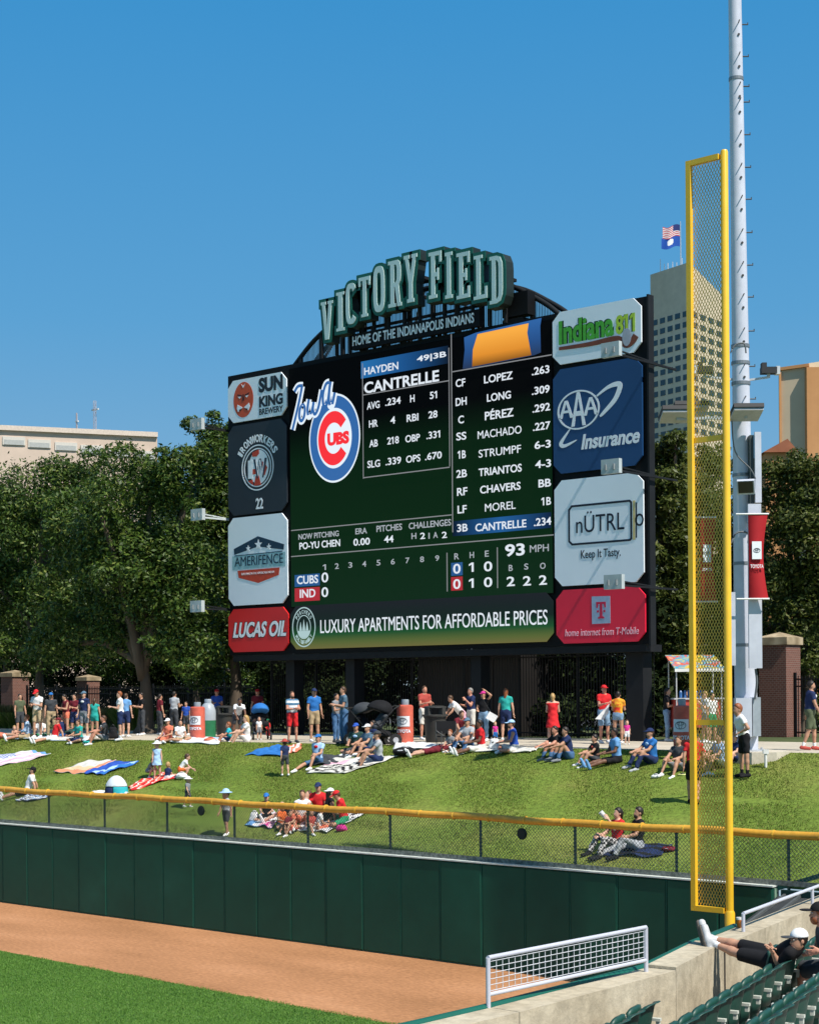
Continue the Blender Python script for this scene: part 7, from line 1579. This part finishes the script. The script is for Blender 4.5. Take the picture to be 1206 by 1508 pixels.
stroller(540, 1097, 1.1, 'dark stroller half hidden behind the black stroller with folded hood', cl['black'], cl['char'], 1.2, M((.45, .45, .45), .4))
stroller(384, 1089, 1.05, 'stroller with round blue hood in the tree shade', cl['black'], cl['blue'], .2, M((.4, .4, .42), .4))
# folding camp chair
p = gr(661, 1102); t = empty('camp_chair', tuple(p), 'low black folding camp chair before the trash bin', 'camp chair', rz=YAW+.3); m = MB()
for sx in (-.3, .3): m.tube((sx, -.22, 0), (-sx, .22, .5), .012, n=7).tube((sx, .22, 0), (sx, .26, .75), .012, n=7).tube((sx, -.22, .0), (sx, -.24, .5), .012, n=7)
m.build('frame', M((.1, .1, .1), .4), t, world=False); MB().box((0, .02, .34), (.56, .46, .03)).build('seat', cl['black'], t, world=False); MB().box((0, .25, .60), (.58, .03, .36)).build('backrest', cl['black'], t, world=False)
# pop-up baby tent
p = gr(172, 1170); s_ = depth(p)/FPX; t = empty('baby_tent', tuple(p), 'small pop up baby tent, white top and teal sides, behind the yellow rail', 'tent', rz=YAW); w_ = 36*s_; h = 28*s_
F2 = Field(); F2.ell((0, 0, 0), (w_*.5, w_*.42, h), cut=[((0, 0, h*.42), (.0, 0, -1))]); v, f = F2.mesh(.03); link('canopy', mesh_from(v, f, True), M((.62, .66, .72), .7, .06), t)
F2 = Field(); F2.ell((0, 0, 0), (w_*.49, w_*.41, h*.98), cut=[((0, 0, h*.419), (0, 0, 1)), ((0, 0, .0), (0, 0, -1)), ((-w_*.22, 0, 0), (-1, -.4, 0))]); v, f = F2.mesh(.03); link('side_wall', mesh_from(v, f, True), M((.02, .36, .42), .7, .1), t)
F2 = Field(); F2.ell((-w_*.05, 0, 0), (w_*.43, w_*.38, h*.9), cut=[((0, 0, h*.417), (0, 0, 1)), ((0, 0, .0), (0, 0, -1)), ((-w_*.225, 0, 0), (1, .4, 0))]); v, f = F2.mesh(.03); link('mesh_window', mesh_from(v, f, True), cl['navy'], t)
# snack cart with painted awning
p = at_y(1023, 1092, 14.3); p.z = WALK; t = empty('snack_cart', tuple(p), 'snack cart with brightly painted awning behind the yellow wire net', 'cart', rz=YAW+.12)
AW = noise_mat('painted_awning', [(.30, (.02, .22, .06)), (.44, (.65, .42, .03)), (.54, (.03, .30, .45)), (.62, (.62, .08, .02)), (.74, (.60, .55, .40))], scale=2.6, detail=3, rough=.5)
zt_ = at_y(1020, 966, 14.3).z-WALK; m = MB(); hw = .78
m.add([(-hw, -.55, zt_-.42), (hw, -.55, zt_-.42), (hw, .5, zt_), (-hw, .5, zt_), (-hw, -.55, zt_-.38), (hw, -.55, zt_-.38), (hw, .5, zt_+.04), (-hw, .5, zt_+.04)], [(3, 2, 1, 0), (4, 5, 6, 7), (0, 1, 5, 4), (1, 2, 6, 5), (2, 3, 7, 6), (3, 0, 4, 7)]); m.build('awning', AW, t, world=False)
m = MB(); m.box((0, -.56, zt_-.44), (hw*2, .03, .09)); m.build('valance', M((.70, .70, .66), .5), t, world=False)
for sx in (-.7, .7):
    for sy, zz in ((-.45, zt_-.42), (.4, zt_-.08)): MB().tube((sx, sy, .5), (sx, sy, zz), .02, n=8).build('post', M((.5, .5, .5), .4), t, world=False)
MB().box((0, 0, .85), (1.45, .85, .85)).build('cart_body', M((.42, .05, .035), .5, .15, 3), t, world=False); MB().box((0, 0, 1.30), (1.55, .95, .045)).build('counter', M((.5, .5, .5), .35), t, world=False)
for sx in (-.55, .55): MB().tube((sx, -.46, .28), (sx, -.40, .28), .28, n=22).build('wheel', M((.02, .02, .02), .6), t, world=False)
m = MB()
for k in range(7): m.lathe([(.045, 1.325), (.05, 1.5), (.02, 1.56)], (-.5+k*.16, -.2+.1*(k % 3), 0), 10)
o = m.build('bottles', M((.04, .12, .30), .3, .4, 1.5), t, world=False); o['kind'] = 'stuff'
# things held by people
def held(name, px, py, dp, mb, mt, label, cat): p = at_t(px, py, dp); t = mb(p); o = t.build(name, mt); return tag(o, label, cat)
g_ = depth(gr(889, 1095)); q = [at_t(x, y, g_-.35) for x, y in ((876, 1059), (897, 1036), (895, 1050), (888, 1060))]
m = MB(); bk = fv*.03; m.add([tuple(a) for a in q]+[tuple(a+bk) for a in q], [(0, 1, 2, 3)[::-1], (4, 5, 6, 7), (0, 4, 5, 1), (1, 5, 6, 2), (2, 6, 7, 3), (3, 7, 4, 0)]); tag(m.build('towel', cl['white']), 'white towel held by the person in red polo', 'towel')
g_ = depth(gr(712, 1092)); p = at_t(724, 1056, g_-.3); m = MB(); m.box(p, (.30, .10, .24), YAW, M3=Matrix.Rotation(YAW, 3, 'Z') @ Matrix.Rotation(R(30), 3, 'Y')); o = m.build('handbag', cl['white']); tag(o, 'white handbag hanging on the person in magenta cap', 'handbag'); 
MB().path([tuple(p+Vector((0, 0, .1))), tuple(p-rv*.15+Vector((0, 0, .35))), tuple(p-rv*.3+Vector((0, 0, .62)))], .012, 6).build('strap', BLKV, o)
g_ = depth(gr(908, 1248)); p = at_t(888, 1200, g_-.1); m = MB(); d_ = (rv*-.55+Vector((0, 0, .6))).normalized(); m.tube(p-d_*.09, p+d_*.09, .045, .055, 16); tag(m.build('drink_cup', cl['white'], None, smooth='auto'), 'white cup tilted by the person in checked trousers', 'cup')
# ================================================================ THE TWO NEAR SPECTATORS in the stand
def near_person(label, px, H_, clothes, skin_, hair, cap, headpx, hf, hu, cap_f=None, beard=False, step=.0115):
    """joints measured in the photo, each as (px, py, distance)"""
    pt = {k: np.array(at_t(*v)) for k, v in px.items()}; s = H_/1.75; J = {'s': s, 'fat': 1.0, 'hd': s, 'pose': 'near'}
    root = pt['P']; L_ = {k: v-root for k, v in pt.items()}
    u = nrm(L_['N']-L_['P']); x = L_['sh0']-L_['sh1']; x = nrm(x-u*(x@u)); f = np.cross(u, x)
    if f@np.array(hf) < -.5: f = -f
    J.update(P=L_['P'], u=u, x=x, f=f, C=L_['P']+u*.33*s, N=L_['N'])
    hu = nrm(hu); hf = nrm(np.array(hf)-hu*(np.array(hf)@hu)); J.update(hu=hu, hf=hf, hx=np.cross(hf, hu), H=L_['H'])
    for i in (0, 1):
        for k in ('sh', 'el', 'wr', 'hp', 'kn', 'an', 'toe', 'heel'): J[k, i] = L_[k+str(i)]
    v, F = body_field(J).mesh(step); vs, fs = [v], [F]; n = len(v)
    for i in (0, 1): hv, hf_ = place_hand(J, i, HAND_HI); vs.append(hv); fs.append(hf_+n); n += len(hv)
    ro = link('person', mesh_from(np.concatenate(vs), np.concatenate(fs), True), SKIN[skin_], loc=tuple(root)); tag(ro, label, 'person', 'spectators in the stadium seats')
    def part(nm, fld, mt, cuts=(), hh=step):
        v, F = fld.mesh(hh, cuts); return link(nm, mesh_from(v, F, True), mt, ro)
    P_, k = J['P'], J['hd']; hx, Hc, hf = J['hx'], J['H'], J['hf']; A = np.stack([hx, hf, hu]); A2 = np.stack([x, f, u])
    F2 = Field(); torso(F2, J, .014*s)
    if clothes['sleeve']:
        for i in (0, 1): a, b = J['sh', i], J['el', i]; q = a+(b-a)*clothes['sleeve']; F2.cap(a, q, .060*s, .062*s, .03*s, cut=[(q, b-a)])
    part('shirt', F2, clothes['shirt'], [(P_-u*.05*s, -u), (J['N']+u*(.22 if clothes['sleeve'] else .06)*s, u)] + ([] if clothes['sleeve'] else [(J['sh', 0]-x*.035*s, x), (J['sh', 1]+x*.035*s, -x)]))
    F2 = Field(); F2.ell(P_, (.175*s, .125*s, .15*s), A2, .05*s)
    for i in (0, 1): a, b = J['hp', i], J['kn', i]; q = a+(b-a)*1.0; F2.cap(a, q, .098*s, .078*s, .035*s, cut=[(q, b-a)])
    part('shorts', F2, clothes['pants'], [(P_+u*.13*s, u)])
    for i in (0, 1):
        F2 = Field(); h_, t_, a_ = J['heel', i], J['toe', i], J['an', i]; F2.cap(h_, t_, .053*s, .046*s, .02*s); F2.cap(a_, h_*.6+t_*.4, .046*s, .052*s, .02*s); o = part('shoe', F2, clothes['shoe'], (), .010)
        d = nrm(t_-h_); nn = a_-h_; nn = nrm(nn-d*(nn@d)); F2 = Field(); F2.cap(h_-nn*.030*s, t_-nn*.028*s, .056*s, .052*s, .02*s); v, F = F2.mesh(.009, [(h_-nn*.026*s, nn), (h_-nn*.066*s, -nn)]); so_ = link('sole', mesh_from(v, F, True), M((.10, .085, .07), .8, .2, 14), o)
        F2 = Field(); F2.cap(a_+nrm(J['kn', i]-a_)*.06*s, a_, .040*s, .044*s, .02*s); part('sock', F2, cl['white'], (), .010)
    F2 = Field(); F2.ell(Hc+hu*.028*k-hf*.014*k, (.081*k, .101*k, .110*k), A, .02*k); part('hair', F2, HAIR[hair], [(Hc+hf*.045*k+hu*.04*k, hf*.9-hu*.5)], .010)
    if beard: F2 = Field(); F2.ell(Hc-hu*.06*k+hf*.042*k, (.060*k, .056*k, .062*k), A, .02*k); part('beard', F2, HAIR['red'], [(Hc-hu*.03*k, hu)], .009)
    for sd in (1, -1):
        e_ = Hc+hf*.078*k+hx*sd*.031*k+hu*.016*k; F2 = Field(); F2.ell(e_, (.014*k, .010*k, .008*k), A, .004); part('eye', F2, M((.6, .58, .55), .3), (), .004); F2 = Field(); F2.ell(e_+hf*.006*k, (.006*k, .007*k, .0065*k), A, .003); part('iris', F2, BLKV, (), .003)
        F2 = Field(); F2.cap(e_+hu*.02*k-hx*sd*.012*k+hf*.006*k, e_+hu*.02*k+hx*sd*.014*k, .0045*k, .0035*k, .004); part('eyebrow', F2, HAIR[hair], (), .004)
    F2 = Field(); F2.cap(Hc-hu*.055*k+hf*.088*k-hx*.018*k, Hc-hu*.055*k+hf*.088*k+hx*.018*k, .006*k, .006*k, .004); part('mouth', F2, M((.30, .08, .06), .5), (), .004)
    F2 = Field(); F2.ell(Hc+hu*.045*k-hf*.012*k, (.091*k, .110*k, .100*k), A, .02*k, cut=[(Hc+hu*.04*k, -hu)]); o = part('cap', F2, cap, (), .010)
    F2 = Field(); F2.ell(Hc+hu*.046*k+hf*.135*k, (.082*k, .082*k, .012*k), A, .01*k); v, F = F2.mesh(.009); link('brim', mesh_from(v, F, True), cap_f or cap, o)
    return ro, J
toward = np.array(rv)*-1
near_person('person in white cap and black clothes lounging with feet up on the concrete wall',
    dict(P=(1139, 1413, 19.35), N=(1168, 1396, 18.98), H=(1175, 1385, 18.9), sh0=(1168, 1399, 19.12), sh1=(1162, 1404, 18.84), el0=(1151, 1404, 19.2), wr0=(1139, 1399, 19.05), el1=(1146, 1419, 18.95), wr1=(1138, 1404, 18.9),
         hp0=(1134, 1404, 19.42), hp1=(1132, 1415, 19.3), kn0=(1090, 1392, 19.72), kn1=(1088, 1405, 19.55), an0=(1050, 1383, 19.98), an1=(1053, 1391, 19.86), heel0=(1041, 1391, 20.0), toe0=(1033, 1359, 20.14), heel1=(1046, 1396, 19.88), toe1=(1037, 1366, 20.0)),
    1.78, dict(shirt=cl['black'], pants=cl['black'], shoe=M((.50, .50, .50), .6, .2, 20), sleeve=.8), 'tan', 'dark', cl['white'], None, toward*.9+np.array(fv)*-.25+np.array([0, 0, -.5]), np.array(rv)*.15+toward*.15+np.array([0, 0, 1.]), cap_f=cl['char'])
near_person('red bearded person in black cap and dark tank top sitting behind the white cap',
    dict(P=(1228, 1424, 19.0), N=(1213, 1366, 18.9), H=(1205, 1346, 18.88), sh0=(1209, 1371, 19.12), sh1=(1218, 1377, 18.70), el0=(1202, 1399, 19.25), wr0=(1194, 1404, 19.15), el1=(1217, 1397, 18.55), wr1=(1205, 1400, 18.55),
         hp0=(1222, 1424, 19.15), hp1=(1226, 1430, 18.9), kn0=(1181, 1424, 19.5), kn1=(1184, 1431, 19.3), an0=(1178, 1462, 19.55), an1=(1181, 1470, 19.35), heel0=(1181, 1466, 19.5), toe0=(1166, 1467, 19.6), heel1=(1184, 1473, 19.35), toe1=(1169, 1474, 19.45)),
    1.80, dict(shirt=cl['char'], pants=cl['char'], shoe=cl['black'], sleeve=0), 'ruddy', 'red', cl['black'], None, toward*.95+np.array(fv)*.1+np.array([0, 0, -.15]), np.array([0, 0, 1.]), beard=True)

hp_ = at_t(1139, 1413, 19.35); seat(Vector((hp_.x, hp_.y, 0)) + pr*.02, hp_.z-.62, 'green folding seat directly under the lounger in white cap')
hp_ = at_t(1228, 1424, 19.0); seat(Vector((hp_.x, hp_.y, 0)) + pr*.02, hp_.z-.62, 'green folding seat under the red bearded person at the frame edge')
